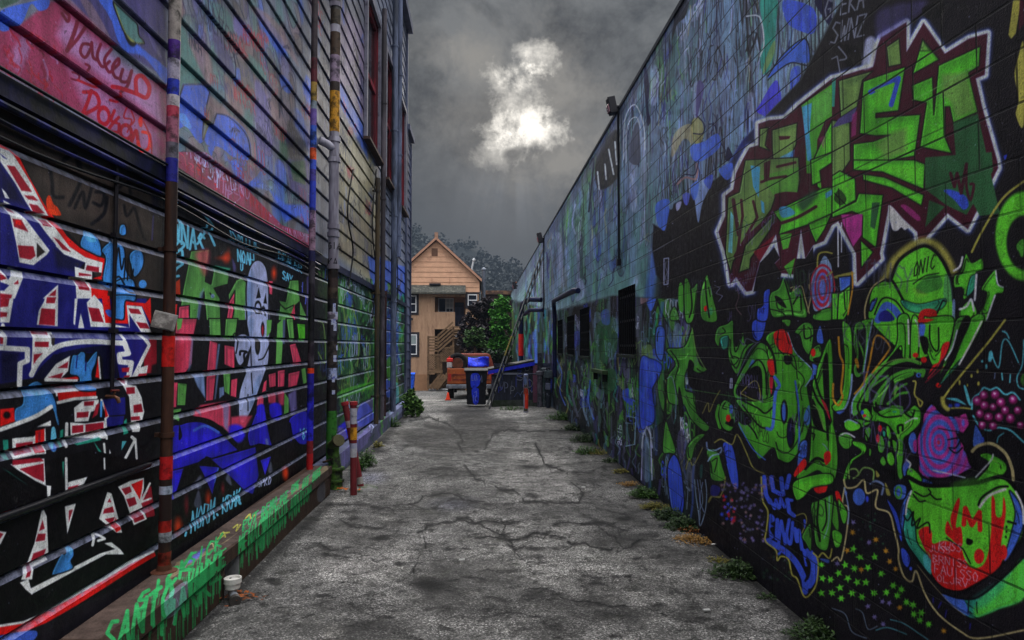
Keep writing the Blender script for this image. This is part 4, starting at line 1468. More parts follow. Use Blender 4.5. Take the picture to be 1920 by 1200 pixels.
c 4 k 560,260 565,235 610,240 590,260 600,340
p j 840,30 882,-10 880,180 870,335 828,335
p S~2*.6 882,0 900,0 895,180 880,180
p j 905,-10 960,-10 972,160 930,170
p q 928,185 980,172 1032,335 960,345
p G 985,25 1052,30 1052,165 1000,165
p j 760,0 800,0 790,90 760,130
l 3 k 830,30 790,140
p q 920,400 1015,378 990,492 918,512
p q 770,408 832,390 832,500 778,512
p q 840,380 900,370 895,500 840,510
p q 740,470 760,450 755,530 725,545
p j 1020,370 1050,360 1060,470 1035,480
p q~4 200,730 260,640 420,615 490,610 485,860 430,800 300,760
p S~4*.7 430,620 480,620 470,840 440,800
p S~3*.7 235,670 260,650 265,720
p q~5*.9 495,730 560,720 650,720 600,810 490,820
p j 50,670 125,660 105,770 60,740
p q 690,580 740,560 740,640 680,650
p q~4*.8 765,560 830,540 830,640 770,620
p q~4*.8 840,540 895,530 890,640 850,640
p j 895,545 925,590 925,710 890,720
p v~4 920,560 980,520 990,760 940,700
s B 40,835 120,785 200,765 300,775 420,850 500,930 600,1010 640,1000 615,870 640,800 680,700 745,680 765,760 812,930 862,1012 920,960 940,870 930,740 1070,690 1070,910 1010,935 960,900 900,1000 860,1065 760,1180 700,1220 500,1220 430,1100 310,1040 240,1080 150,1130 110,1220 40,1220
s B~6 480,800 560,790 600,860 560,920 490,900
s B~4 780,640 860,630 870,740 800,740
s B~4 690,650 740,640 740,760 690,760
c 9 k 200,738 330,765 450,850 520,930 620,1010 635,960
c 7 k 755,560 770,720 800,900 850,1010
c 6 k 930,780 950,880 1000,940
c 8 k 310,1040 430,1095 500,1180 520,1230
s k 105,790 125,870 100,900
c 5 u 215,830 300,795 400,845
c 5 S~4*.8 760,900 770,980 750,1040
s s~4*.7 735,1020 790,1000 780,1060 720,1050
l 2 u 660,910 690,1080
t 1.8 C 1000,905 26,-6 4,-85 '89
s s~3*.5 890,1080 920,1030 940,1100
p f 880,1080 900,1130 920,1190 870,1190
@ 310,860 .28333
p k 40,80 620,-100 960,-40 950,100 300,470 40,620
p B 40,80 125,62 60,275 38,275
p B 218,45 352,55 312,250 262,130
p u 345,60 356,60 330,160 318,170
p B 300,5 600,-80 622,110 582,240 530,222 450,142
p B 625,10 705,-20 660,125
s s~4*.5 180,180 235,110 240,190 200,200
s s~3*.4 190,300 220,210 240,300 215,330
e f~8 283,265 14,40
e f~10*.9 85,450 24,50
e R~8*.8 140,310 10,40
e f~6 795,95 18,42
e R~6*.7 380,200 10,30
s s~3*.5 400,140 420,100 440,180
s s~3*.4 680,80 700,20 710,110
t 2.6 C 168,495 40,-24 12,-145 NORM
l 4 C 322,385 326,393
l 4 C 342,368 346,376
l 4 C 128,450 124,462
l 4 C 138,490 132,512
t 2.6 C 378,365 30,-17 6,-105 KRAK
l 4 C 486,240 490,280
l 4 C 495,292 497,300
t 1.6 w 612,190 22,-5 8,-52 SPKO
p K 40,600 300,460 600,270 950,60 950,110 40,680
@ 0,0 1
''')
    # ---- beyond the third pipe
    cv.rim = ''
    cv.draw('''
p d 632,520 772,560 772,800 632,935
p D~8*.8 640,530 720,560 720,740 640,800
p K~4 724,560 745,560 745,800 724,800
p u~4*.5 726,570 748,570 748,700 726,690
''')
    cv.clip = [(596,500),(772,540),(772,800),(596,935)]
    streaks(cv, 120, (596,500,745,800), 'gjodDg', (2,5), (20,70), 6, .8, 1.5)
    streaks(cv, 150, (596,500,770,800), 'kkKN', (1.5,4), (15,60), 5, .85, 1.3)
    streaks(cv, 70, (596,500,770,780), 'joOs', (1,1.8), (10,50), 6, .7, 1)
    streaks(cv, 26, (724,560,770,740), 'ugkt', (2,5), (10,40), 3, .8, 1.5)
    tags(cv, XL, 70, (8, 17), (.4, 2.6), 'jokgsu', (.15, .4), 53, (.014, .03))
    cv.draw('''
p K~2*.6 596,520 632,545 632,930 596,930
p B~4*.9 634,800 660,780 662,850 634,880
p v~4*.8 660,770 705,740 705,790 660,830
@ 560,560 .33333
c 2.4 o 250,40 270,200 260,330
c 2.4 o 300,40 340,200 330,380
c 2.4 o 360,240 400,260 390,420
c 2 o 90,130 140,150 150,360 110,300
s g 420,560 450,540 455,670 425,690
s p*.8 330,640 370,580 420,640 410,690 340,720
s v*.8 220,740 270,760 270,900 225,980
s G*.5 230,520 400,470 410,500 230,560
s u*.6 492,120 540,100 535,330 495,320
s u*.8 492,460 520,460 520,540 495,550
s g*.9 500,340 530,340 530,450 500,450
s T*.7 525,490 560,480 560,600 525,600
e g 690,640 1,1
@ 0,0 1
''')
    cv.clip = None
    for _ in range(500):
        cv.ell(rng.uniform(0, 600), rng.uniform(0, 1150), rng.uniform(.5, 1.2), rng.uniform(.5, 1.2), PAL[rng.choice('kkwK')], 1, .6)

def paint_footing(cv):
    cv.draw('''
p Z*.8 320,1040 610,860 620,900 420,1030 180,1200 60,1200
@ 310,860 .28333
p O*.4 40,690 380,560 1060,40 1080,70 0,810
s p~6*.7 100,690 180,630 240,600 200,660 120,700
s s~5*.5 60,730 120,690 100,740
p s~4*.4 540,400 800,220 1000,90 960,110 640,350 520,420
l 3 y 310,545 370,510
l 3 y 340,500 405,490
c 3 y 330,530 360,490 380,520
c 3 y 430,460 460,440 455,480 480,440
c 3 y 510,400 540,370 550,395 585,370
c 2 O 260,580 290,565 300,585
@ 0,0 1
''')
    g = random.Random(9)
    # dripping green letters along the face (photo pixels: baseline follows the board)
    def word(txt, x, y, ax, ay, h, wd, drip):
        for ch in txt:
            for st in GLYPH[ch]:
                cv.line([(x+gx*ax*.75, y+gx*ay*.75-gy*h) for gx, gy in st], wd, PAL['E'], 1.4)
            for _ in range(5):
                dx = x+g.uniform(0, .7)*ax; d0 = y-g.uniform(0, .5)*h
                cv.line([(dx, d0), (dx+g.uniform(-1, 1), y+g.uniform(.2, 1)*drip)], g.uniform(.8, 2.6), PAL['E'], 1.2, .75)
            x += ax; y += ay
    word('SICK', 252, 1150, 27, -22, 30, 7, 12)
    word('SANTO', 195, 1235, 27, -19, 62, 8, 40)
    word('PARK', 310, 1190, 24, -20, 60, 7, 50)
    word('SICK', 348, 1066, 17, -11, 24, 4, 8)
    word('VANDEL', 352, 1128, 12, -8, 54, 5, 46)
    word('CE', 402, 1072, 12, -8, 30, 3, 8)
    word('PUT', 452, 993, 10, -7, 16, 2.6, 6)
    word('MENACE', 448, 1042, 9, -7, 36, 3, 36)
    word('DEMO', 488, 968, 7.5, -5.5, 17, 2.4, 6)
    word('SMTEK', 490, 1010, 6.5, -5, 40, 2.6, 28)
    word('BUS', 523, 944, 5, -4, 14, 2, 5)
    word('SATE', 522, 985, 5, -4.2, 32, 2.3, 18)
    word('PMK', 544, 922, 5, -4, 12, 1.8, 5)
    word('AMPLR', 545, 962, 4.6, -4, 26, 2, 18)
    word('FEE', 566, 912, 4.2, -3.5, 12, 1.7, 5)
    word('SEMA', 568, 940, 4.4, -4, 18, 1.8, 10)
    word('RUCK', 585, 898, 4, -3.2, 12, 1.6, 8)
    cv.draw('''
c 1.2 s*.4 330,1120 336,1140 330,1170
s s*.35 310,1120 350,1090 345,1140 315,1160
s F*.4 600,915 612,905 612,935 600,940
@ 0,0 1
''')
def paint_kerb(cv):
    cv.clip = None
    streaks(cv, 60, (632,760,765,930), 'dgvsN', (1.5,4), (8,30), 3, .7, 1.5)
    cv.draw('''
p s~3*.6 634,815 700,770 757,735 757,745 700,785 634,835
p v~3*.6 640,850 690,800 690,830 640,880
p s~3*.35 730,760 757,745 757,770 730,790
''')

# ------------------------------------------------------------------ wear on the alley floor (0.5 = plain, darker = cracks/stains, lighter = bare patches)
def paint_ground(cv):
    PAL.update({'0': (26,25,26), '1': (70,68,68), '2': (100,99,98), '4': (158,156,152), '5': (196,194,190), '6':(86,92,150)})
    cv.draw('''
@ 600,720 .41667
s 1~6*.6 350,210 740,215 700,300 480,300
s 1~5*.8 600,80 760,110 900,190 760,215 470,190 560,120
s 2~10*.8 570,60 650,75 640,95 560,90
e 5~10*.9 870,132 100,28
e 5~10*.9 530,155 62,20
e 4~10*.9 1040,182 140,18
s 4~14 430,25 600,30 560,60 640,70 500,110 440,90
s 4~20*.7 400,160 440,170 300,300 180,440 60,580 0,620 0,560 120,480 300,280
s 5~30*.45 0,640 120,620 300,700 420,720 380,860 200,900 0,860
s 5~24*.45 900,250 1100,300 1140,420 1160,530 920,530 800,420
s 5~40*.3 700,640 1000,600 1400,760 1700,900 1500,1000 1000,900 800,860 600,800
e 5~10*.8 300,602 26,9
e 5~10*.7 170,655 24,9
e 5~6*.8 855,1100 36,8
e 5~4 1190,470 18,4
e 5~4 635,797 14,5
e 4~14*.8 60,1130 50,40
e 6~24*.4 220,415 40,16
e 6~24*.3 610,535 50,14
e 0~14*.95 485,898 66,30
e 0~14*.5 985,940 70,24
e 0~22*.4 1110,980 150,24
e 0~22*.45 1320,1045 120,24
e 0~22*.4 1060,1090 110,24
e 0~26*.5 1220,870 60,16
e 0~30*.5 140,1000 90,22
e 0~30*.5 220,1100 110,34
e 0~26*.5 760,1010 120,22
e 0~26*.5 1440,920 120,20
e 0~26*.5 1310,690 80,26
e 0~20*.5 700,685 50,10
e 0~20*.5 250,550 90,14
e 0~20*.45 200,690 90,12
e 0~24*.45 130,745 110,10
e 0~20*.5 540,405 60,10
e 0~20*.5 430,250 60,12
e 0~16*.5 1210,432 40,12
e 0~16*.45 860,560 120,8
''')
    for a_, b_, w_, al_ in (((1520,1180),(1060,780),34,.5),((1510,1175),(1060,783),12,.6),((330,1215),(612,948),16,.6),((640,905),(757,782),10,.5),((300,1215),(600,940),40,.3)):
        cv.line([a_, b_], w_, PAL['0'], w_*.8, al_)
    g = random.Random(21)
    def crack(w, pts, a=.95):
        P = list(pts)
        for k in range(4):                     # broken, wandering edge
            Q = [P[0]]
            for (x0, y0), (x1, y1) in zip(P[:-1], P[1:]):
                L = math.hypot(x1-x0, y1-y0); Q += [((x0+x1)/2+g.gauss(0, L*.09), (y0+y1)/2+g.gauss(0, L*.07)), (x1, y1)]
            P = Q
        P = [(600+.41667*x, 720+.41667*y) for x, y in P]
        k = 0
        while k < len(P)-1:
            n = g.randint(2, 7); s = P[k:k+n+1]; k += n
            if g.random() < .12: continue
            cv.line(s, w*g.uniform(.5, 1.5), PAL['0'], 1.3, a*g.uniform(.6, 1))
            if g.random() < .6: cv.line(s, w*g.uniform(2, 5), PAL['0'], 3, a*.35)
            if g.random() < .3:
                x, y = s[0]; cv.line([(x, y), (x+g.uniform(-14, 14), y+g.uniform(-5, 8)), (x+g.uniform(-26, 26), y+g.uniform(-8, 12))], w*.6, PAL['0'], 1.2, a*.7)
            if g.random() < .25:
                x, y = s[-1]; cv.ell(x, y, g.uniform(4, 16), g.uniform(1.5, 4), PAL['0'], 4, .5)
    for w, p in ((1.8,[(650,370),(700,430),(800,470),(870,480),(920,535),(1050,538),(1165,536),(1185,490),(1130,440)]),
        (1.8,[(700,300),(745,290),(780,220),(900,210),(1040,212),(1150,210)]),(1.4,[(970,270),(1010,350),(1080,380),(1160,395),(1240,390)]),
        (2.4,[(440,660),(480,630),(620,605),(760,618),(880,622),(1040,640),(1150,625),(1260,622),(1370,660)]),
        (2.2,[(700,690),(830,690),(960,668),(1060,680),(1150,722),(1290,748),(1400,742),(1450,705)]),(1.6,[(620,600),(760,650),(850,690),(880,740),(980,735)]),
        (1.2,[(170,540),(240,550),(330,562)]),(1.2,[(20,735),(130,730),(260,745)]),(1.2,[(400,160),(560,172),(620,215),(640,260)]),
        (1.4,[(920,910),(1000,905),(1100,960),(1300,1000),(1560,1040)]),(1.0,[(840,620),(830,700),(900,770)]),(1.2,[(1180,860),(1280,880),(1400,870)]),
        (1.0,[(460,650),(440,780),(420,850)]),(1.0,[(740,1000),(900,1020),(1040,1090)]),(1.0,[(1240,620),(1330,690),(1360,740)]),(1.0,[(240,940),(232,1040)]),
        (1.2,[(330,540),(460,500),(650,520),(800,560)]),(1.0,[(0,600),(160,640),(280,640)]),(1.2,[(640,210),(620,270),(640,300)])):
        crack(w, p)
    for _ in range(150):
        x = g.uniform(-450, 1900); y = g.uniform(250, 1150); L = g.uniform(20, 110)
        if rng.random() < .55: crack(g.uniform(.5, 1.1), [(x, y), (x+L*.4, y+g.uniform(-14, 14)), (x+L, y+g.uniform(-18, 18))], .6)
        else: cv.ell(600+.41667*x, 720+.41667*y, L*.28, L*.06, PAL[g.choice('0001245')], 5, .3)
    for _ in range(420):
        x = g.uniform(200, 1500); y = 760+440*g.random()**.8; r = .4+g.random()*1.4*(y-650)/550
        cv.ell(x, y, r*1.5, r*.7, PAL[g.choice('0055450')], 1, .8)
    cv.o = (0, 0, 1.0)
# ------------------------------------------------------------------ mural material
def mural(name, img, rough=.6, kind='board', gain=1.0):
    m, nt, b = nodes(name)
    uv = N(nt, 'ShaderNodeUVMap'); uv.uv_map = 'UVMap'
    t = nt.nodes.new('ShaderNodeTexImage'); t.image = img; t.extension = 'EXTEND'; t.interpolation = 'Cubic'
    nt.links.new(uv.outputs[0], t.inputs[0])
    g = N(nt, 'ShaderNodeNewGeometry'); pos = g.outputs['Position']
    sp = N(nt, 'ShaderNodeSeparateXYZ'); nt.links.new(pos, sp.inputs[0])
    cb = N(nt, 'ShaderNodeCombineXYZ'); nt.links.new(sp.outputs['Y'], cb.inputs[0]); nt.links.new(sp.outputs['Z'], cb.inputs[1])
    n1 = noise(nt, pos, 2.2, 3, .7); n2 = noise(nt, pos, 110, 3, .75); n3 = noise(nt, pos, 17, 3, .75, .4)
    f = math_(nt, 'ADD', math_(nt, 'MULTIPLY', n2, .6), math_(nt, 'MULTIPLY', n3, .4))
    f = ramp(nt, f, [(.32, .42), (.5, 1.0), (.7, 1.45)])
    col = mixc(nt, 1.0, t.outputs[0], f, 'MULTIPLY')
    col = mixc(nt, 1.0, col, ramp(nt, n1, [(.34, .66), (.5, 1.0), (.64, 1.22)]), 'MULTIPLY')
    # scuffs and flaking
    k = ramp(nt, n3, [(.62, 0.0), (.68, .7)])
    k = math_(nt, 'MULTIPLY', k, ramp(nt, n1, [(.5, 0.0), (.62, 1.0)]))
    col = mixc(nt, k, col, (.035, .034, .036))
    # rain streaks
    mp = N(nt, 'ShaderNodeMapping'); mp.inputs['Scale'].default_value = (14, 14, .5); nt.links.new(pos, mp.inputs[0])
    st = ramp(nt, noise(nt, mp.outputs[0], 1, 2, .6), [(.35, .72), (.55, 1.0)])
    col = mixc(nt, 1.0, col, st, 'MULTIPLY')
    if kind == 'block':
        br = nt.nodes.new('ShaderNodeTexBrick'); nt.links.new(cb.outputs[0], br.inputs['Vector'])
        br.offset = .5; br.inputs['Scale'].default_value = 1; br.inputs['Brick Width'].default_value = .4; br.inputs['Row Height'].default_value = .2
        br.inputs['Mortar Size'].default_value = .006; br.inputs['Mortar Smooth'].default_value = .35
        nv = n1
        hi_ = ramp(nt, math_(nt, 'MULTIPLY', sp.outputs['Z'], .2), [(.44, .25), (.6, .75)])
        fade = math_(nt, 'ADD', hi_, ramp(nt, nv, [(.4, 0.0), (.62, .5)]), None, True)
        mf = math_(nt, 'MULTIPLY', br.outputs['Fac'], fade)
        br.inputs['Color1'].default_value = (.72, .73, .76, 1); br.inputs['Color2'].default_value = (1.25, 1.22, 1.2, 1); br.inputs['Mortar'].default_value = (.8, .8, .8, 1)
        col = mixc(nt, .4, col, br.outputs['Color'], 'MULTIPLY')
        col = mixc(nt, math_(nt, 'MULTIPLY', mf, .92), col, (.006, .006, .008))
        h = math_(nt, 'SUBTRACT', math_(nt, 'MULTIPLY', n2, .35), mf)
        bump(nt, b, h, .8, .012)
    else:
        bump(nt, b, math_(nt, 'ADD', n2, n3), .35, .004)
    if kind == 'board':                     # pale sheen of light painted into the colour of the boards' sloping tops
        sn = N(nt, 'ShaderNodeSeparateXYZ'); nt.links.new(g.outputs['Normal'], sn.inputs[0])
        sheen = ramp(nt, sn.outputs['Z'], [(.12, 0.0), (.3, 1.0)])
        sheen = math_(nt, 'MULTIPLY', sheen, ramp(nt, n3, [(.36, .08), (.62, .5)]))
        col = mixc(nt, sheen, col, (.34, .36, .52))
    nt.links.new(col, b.inputs['Base Color'])
    nt.links.new(ramp(nt, n3, [(.3, rough-.12), (.7, rough+.15)]), b.inputs['Roughness'])
    b.inputs['Specular IOR Level'].default_value = .12
    return m
YL0, YR0 = 1.2, 1.2
def fold(y, y0): return y if y >= y0 else 2*y0-y
def ucoord(y, y0, y1): return math.log(fold(y, y0)/y0)/math.log(y1/y0)
def ycols(a, y0, y1, n, extra=()):
    c = [a+(y0-a)*i/16 for i in range(16)]+[y0*(y1/y0)**(i/n) for i in range(n+1)]+list(extra)
    return sorted(set(round(v, 5) for v in c))

# ------------------------------------------------------------------ right: block wall
XR, YR1, HR = 2.0, 47.5, 5.1
cr = wall_canvas(XR, YR0, YR1, np.linspace(0, HR, 1400), 3100, (17,15,20))
paint_right(cr)
imR = cr.image('block_wall_paint', EV_R); del cr
mR = mural('painted_block', imR, .55, 'block')
root_R = thing('block_wall', (XR, 10, 0), 'long concrete block wall covered in a green creature mural on black', 'wall')
WIN = [(8.63, 9.72, 1.58, 2.5), (12.3, 13.5, 1.5, 2.42), (14.3, 15.5, 1.5, 2.36), (16.3, 17.4, 1.5, 2.34)]
ex = [v for w in WIN for v in w[:2]]
ys = ycols(-4, YR0, YR1, 110, ex); zs = sorted(set([0, HR]+[v for w in WIN for v in w[2:]]+[.6, 1.0, 3, 4]))
mb = MB(); uv = []
for z in zs:
    for y in ys:
        mb.v.append((XR, y, z)); uv.append((ucoord(y, YR0, YR1), z/HR))
n = len(ys)
for i in range(len(zs)-1):
    for j in range(n-1):
        yc, zc = (ys[j]+ys[j+1])/2, (zs[i]+zs[i+1])/2
        if any(a < yc < b and c < zc < d for a, b, c, d in WIN): continue
        mb.f.append((i*n+j, (i+1)*n+j, (i+1)*n+j+1, i*n+j+1))
mb.uv = uv
mb.build('block_face', mR, root_R)
dark = M('old_concrete', (58,56,58), .9, .4, 5)
mb = MB(); a, b_ = -4, YR1
mb.q((XR+.4, a, 0), (XR+.4, b_, 0), (XR+.4, b_, HR), (XR+.4, a, HR)); mb.q((XR, b_, 0), (XR, b_, HR), (XR+.4, b_, HR), (XR+.4, b_, 0)); mb.q((XR, a, 0), (XR+.4, a, 0), (XR+.4, a, HR), (XR, a, HR))
mb.build('wall_back', dark, root_R)
mb = MB().box(XR-.012, XR+.41, -4, YR1+.01, HR+.001, HR+.05); mb.build('coping', M('coping', (46,48,56), .8, .4, 4), root_R)
iron = M('black_iron', (24,24,27), .55, .4, 12, .3)
for k, (y0, y1, z0, z1) in enumerate(WIN):
    fr = MB(); d = .16
    fr.q((XR, y0, z0), (XR+d, y0, z0), (XR+d, y0, z1), (XR, y0, z1)); fr.q((XR, y1, z0), (XR, y1, z1), (XR+d, y1, z1), (XR+d, y1, z0))
    fr.q((XR, y0, z0), (XR, y1, z0), (XR+d, y1, z0), (XR+d, y0, z0)); fr.q((XR, y0, z1), (XR+d, y0, z1), (XR+d, y1, z1), (XR, y1, z1))
    w = fr.build('window', M('reveal', (26,25,28), .9, .4, 8), root_R)
    MB().box(XR+d, XR+d+.02, y0, y1, z0, z1).build('pane', M('grimy_glass', (10,11,13), .25, .3, 6), w)
    bars = MB(); nb = int((y1-y0)/.11)
    for i in range(nb+1):
        y = y0+.02+(y1-y0-.04)*i/nb; bars.tube([(XR+.02, y, z0), (XR+.02, y, z1)], .009, 6)
    for z in (z0+.12, (z0+z1)/2, z1-.12): bars.bar((XR+.024, y0, z), (XR+.024, y1, z), .006, .03)
    bars.build('security_bars', iron, w)
    MB().box(XR-.03, XR+.05, y0-.03, y1+.03, z0-.045, z0-.002).build('sill', M('sill_paint', (40,48,42), .8, .4, 7), w)

# ------------------------------------------------------------------ left: clapboard building
XL, YL1, HL = -2.0, 18.2, 10.2
zlo = np.concatenate([np.linspace(.28, 3.4, 900, endpoint=False), np.linspace(3.4, HL, 560)])
def vL(z): return (z-.28)/3.12*(900/1459) if z < 3.4 else (900+(z-3.4)/(HL-3.4)*559)/1459
cl = wall_canvas(XL, YL0, YL1, zlo, 3000, (24,22,28))
paint_left(cl)
imL = cl.image('clapboard_paint', EV_L); del cl
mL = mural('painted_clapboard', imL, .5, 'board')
root_L = thing('clapboard_building', (XL-2, 8, 0), 'tall clapboard building with graffiti covered boards and red framed upper windows', 'building')
WL = [(11.7, 13.15, 5.3, 7.92), (14.1, 15.2, 5.2, 7.89), (16.7, 17.75, 5.15, 7.82)]
def profile_wall(prof, ys, name, wins=()):
    """prof: (offset, z) bottom to top"""
    mb = MB(); uv = []; n = len(ys)
    for o, z in prof:
        for y in ys: mb.v.append((XL+o, y, z)); uv.append((ucoord(y, YL0, YL1), vL(z)))
    for i in range(len(prof)-1):
        zc = (prof[i][1]+prof[i+1][1])/2
        for j in range(n-1):
            yc = (ys[j]+ys[j+1])/2
            if any(a < yc < b and c < zc < d for a, b, c, d in wins): continue
            mb.f.append((i*n+j, i*n+j+1, (i+1)*n+j+1, (i+1)*n+j))
    mb.uv = uv
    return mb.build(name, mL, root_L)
prof = [(0, .3)]
z = .48
while z < 2.7:
    prof += [(0, z-.044), (-.016, z-.014), (-.034, z-.012), (-.034, z), (0, z+.001)]
    z += .26
prof += [(0, 2.72)]
ysL = ycols(-4, YL0, YL1, 90)
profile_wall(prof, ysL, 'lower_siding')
prof = []; z = 2.82
while z < HL:
    prof += [(.0, z), (.004, z+.002), (-.012, z+.238), (-.03, z+.24), (-.03, z+.258), (0, z+.262)][1:] if prof else [(0, z), (-.012, z+.238), (-.03, z+.24), (-.03, z+.258), (0, z+.262)]
    z += .268
ysU = ycols(-4, YL0, YL1, 90, [v for w in WL for v in w[:2]])
# snap board joints to the window heads and sills
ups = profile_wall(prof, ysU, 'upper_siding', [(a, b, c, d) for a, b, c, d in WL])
mb = MB(); mb.q((XL-4, -4, 0), (XL-4, YL1, 0), (XL-4, YL1, HL), (XL-4, -4, HL)); mb.q((XL, YL1, 0), (XL, YL1, HL), (XL-4, YL1, HL), (XL-4, YL1, 0)); mb.q((XL-.02, -4, HL), (XL-.02, YL1, HL), (XL-4, YL1, HL), (XL-4, -4, HL)); mb.q((XL, -4, 0), (XL-4, -4, 0), (XL-4, -4, HL), (XL, -4, HL))
mb.build('end_wall', M('grey_boards', (84,86,100), .7, .3, 3, streak=True), root_L)
MB().box(XL+.002, XL+.05, YL1-.14, YL1+.012, .3, HL).build('corner_board', M('corner_paint', (82,88,112), .6, .3, 4, c2=(50,54,74), streak=True), root_L)
MB().box(XL-.1, XL+.16, -4, YL1+.1, HL+.001, HL+.22).build('cornice', M('cornice_paint', (80,84,104), .7, .3, 4), root_L)
MB().box(XL+.003, XL+.045, -4, YL1-.15, 2.722, 2.815).build('belt_board', M('belt_paint', (20,19,52), .45, .6, 5, c2=(12,12,18), amt=.45), root_L)
red = M('red_sash', (132,34,48), .5, .25, 7, c2=(80,24,34), streak=True)
trim = M('pale_trim', (110,108,122), .6, .25, 6, c2=(70,66,80), amt=.4)
for y0, y1, z0, z1 in WL:
    mb = MB()
    for a, b in (((y0-.11, y0), (z0-.02, z1+.11)), ((y1, y1+.11), (z0-.02, z1+.11)), ((y0+.001, y1-.001), (z1, z1+.11))):
        mb.box(XL+.002, XL+.055, a[0], a[1], b[0], b[1])
    w = mb.build('window', trim, root_L)
    mb = MB()
    for a, b in (((y0, y0+.09), (z0, z1)), ((y1-.09, y1), (z0, z1)), ((y0+.091, y1-.091), (z0, z0+.1)), ((y0+.091, y1-.091), (z1-.1, z1)), ((y0+.091, y1-.091), ((z0+z1)/2-.05, (z0+z1)/2+.05))):
        mb.box(XL-.09, XL-.03, a[0], a[1], b[0], b[1])
    mb.build('frame', red, w)
    mb = MB(); mb.box(XL-.12, XL+.001, y0-.02, y0, z0, z1); mb.box(XL-.12, XL+.001, y1, y1+.02, z0, z1); mb.box(XL-.12, XL+.001, y0, y1, z1, z1+.02)
    mb.build('reveal', red, w)
    MB().box(XL-.075, XL-.065, y0+.02, y1-.02, z0+.02, z1-.02).build('pane', M('dark_glass', (16,18,24), .08, .3, 3), w)
    MB().box(XL-.1, XL+.12, y0-.16, y1+.16, z0-.07, z0-.021).build('sill', M('sill_brown', (70,52,46), .7, .4, 6), w)
# footing with ledge
YF1 = 7.95; XF = -1.7; ZF = .315
zs_ = np.linspace(0, .62, 380)                     # 0..ZF the face, beyond it the top of the ledge
Yv, Tv = np.meshgrid(logY(1500, 2.9, YF1), zs_)
cf = Canvas(np.where(Tv <= ZF, XF, XF-(Tv-ZF)), Yv, np.minimum(Tv, ZF), (50,37,30))
paint_footing(cf)
imF = cf.image('footing_paint', EV_L); del cf
mF = mural('painted_footing', imF, .7, 'plain')
ys = ycols(-4, 2.9, YF1, 50, [4.72, 5.0])
mb = MB(); uv = []
rows = [(XF-.02, 0, 0), (XF-.02, ZF-.09, ZF-.09), (XF, ZF-.088, ZF-.088), (XF, ZF, ZF), (XL+.03, ZF+.005, .62)]
gap = lambda y: 4.72 < y < 5.0
for x, z, t in rows:
    for y in ys:
        mb.v.append((x, y, z)); uv.append((math.log(fold(y, 2.9)/2.9)/math.log(YF1/2.9), t/.62))
n = len(ys)
for i in range(len(rows)-1):
    for j in range(n-1):
        if i == 0 and gap((ys[j]+ys[j+1])/2): continue
        mb.f.append((i*n+j, i*n+j+1, (i+1)*n+j+1, (i+1)*n+j))
mb.uv = uv
ft = mb.build('footing', mF, root_L)
mb = MB(); mb.box(XF-.2, XF-.12, 4.7, 5.02, 0, ZF-.09); mb.q((XF-.02, 4.72, 0), (XF-.12, 4.72, 0), (XF-.12, 4.72, .22), (XF-.02, 4.72, .22)); mb.q((XF-.02, 5.0, 0), (XF-.12, 5.0, 0), (XF-.12, 5.0, .22), (XF-.02, 5.0, .22))
mb.build('weep_recess', M('white_render', (150,150,152), .85, .3, 8, c2=(70,66,64), amt=.35), root_L)
mb = MB(); mb.q((XL+.03, YF1, 0), (XF-.02, YF1, 0), (XF, YF1, ZF), (XL+.03, YF1, ZF)); mb.build('footing_end', M('rusty_board', (52,40,34), .8, .4, 8), root_L)
# kerb of the far stretch
Yv, Tv = np.meshgrid(logY(700, YF1, YL1), np.linspace(0, .5, 160))
ck = Canvas(np.where(Tv <= .26, -1.86, -1.86-(Tv-.26)), Yv, np.minimum(Tv, .26), (62,64,84)); paint_kerb(ck)
imK = ck.image('kerb_paint', EV_L*.8); del ck
mK = mural('painted_kerb', imK, .8, 'plain')
ys = [YF1*(YL1/YF1)**(i/24) for i in range(25)]
mb = MB(); uv = []
for x, z, t in ((-1.86, 0, 0), (-1.86, .26, .26), (XL+.002, .27, .4)):
    for y in ys: mb.v.append((x, y, z)); uv.append((math.log(y/YF1)/math.log(YL1/YF1), t/.5))
for i in range(2):
    for j in range(24): mb.f.append((i*25+j, i*25+j+1, (i+1)*25+j+1, (i+1)*25+j))
mb.uv = uv
mb.build('kerb_footing', mK, root_L)

# lean-to beyond, lower, same boards
sid = M('far_siding', (86,92,118), .65, .3, 3, c2=(58,62,86), streak=True)
root_A = thing('rear_annex', (XL-2, 19, 0), 'narrow blue grey siding annex behind the tall clapboard building', 'building')
mb = MB()
zz = -.2
while zz < 7.4:
    mb.q((XL+.0, 18.22, zz), (XL+.0, 19.5, zz), (XL-.02, 19.5, zz+.24), (XL-.02, 18.22, zz+.24)); mb.q((XL-.02, 18.22, zz+.24), (XL-.02, 19.5, zz+.24), (XL, 19.5, zz+.25), (XL, 18.22, zz+.25)); zz += .25
mb.box(XL-4, XL-.021, 18.22, 19.49, -.4, 7.55)
mb.build('siding', sid, root_A)
MB().box(XL-.03, XL+.03, 19.42, 19.52, -.3, 7.5).build('corner_board', M('corner_paint', (82,88,112)), root_A)
MB().box(XL-4, XL+.1, 18.22, 19.56, 7.551, 7.7).build('roof', M('cornice_paint', (80,84,104)), root_A)
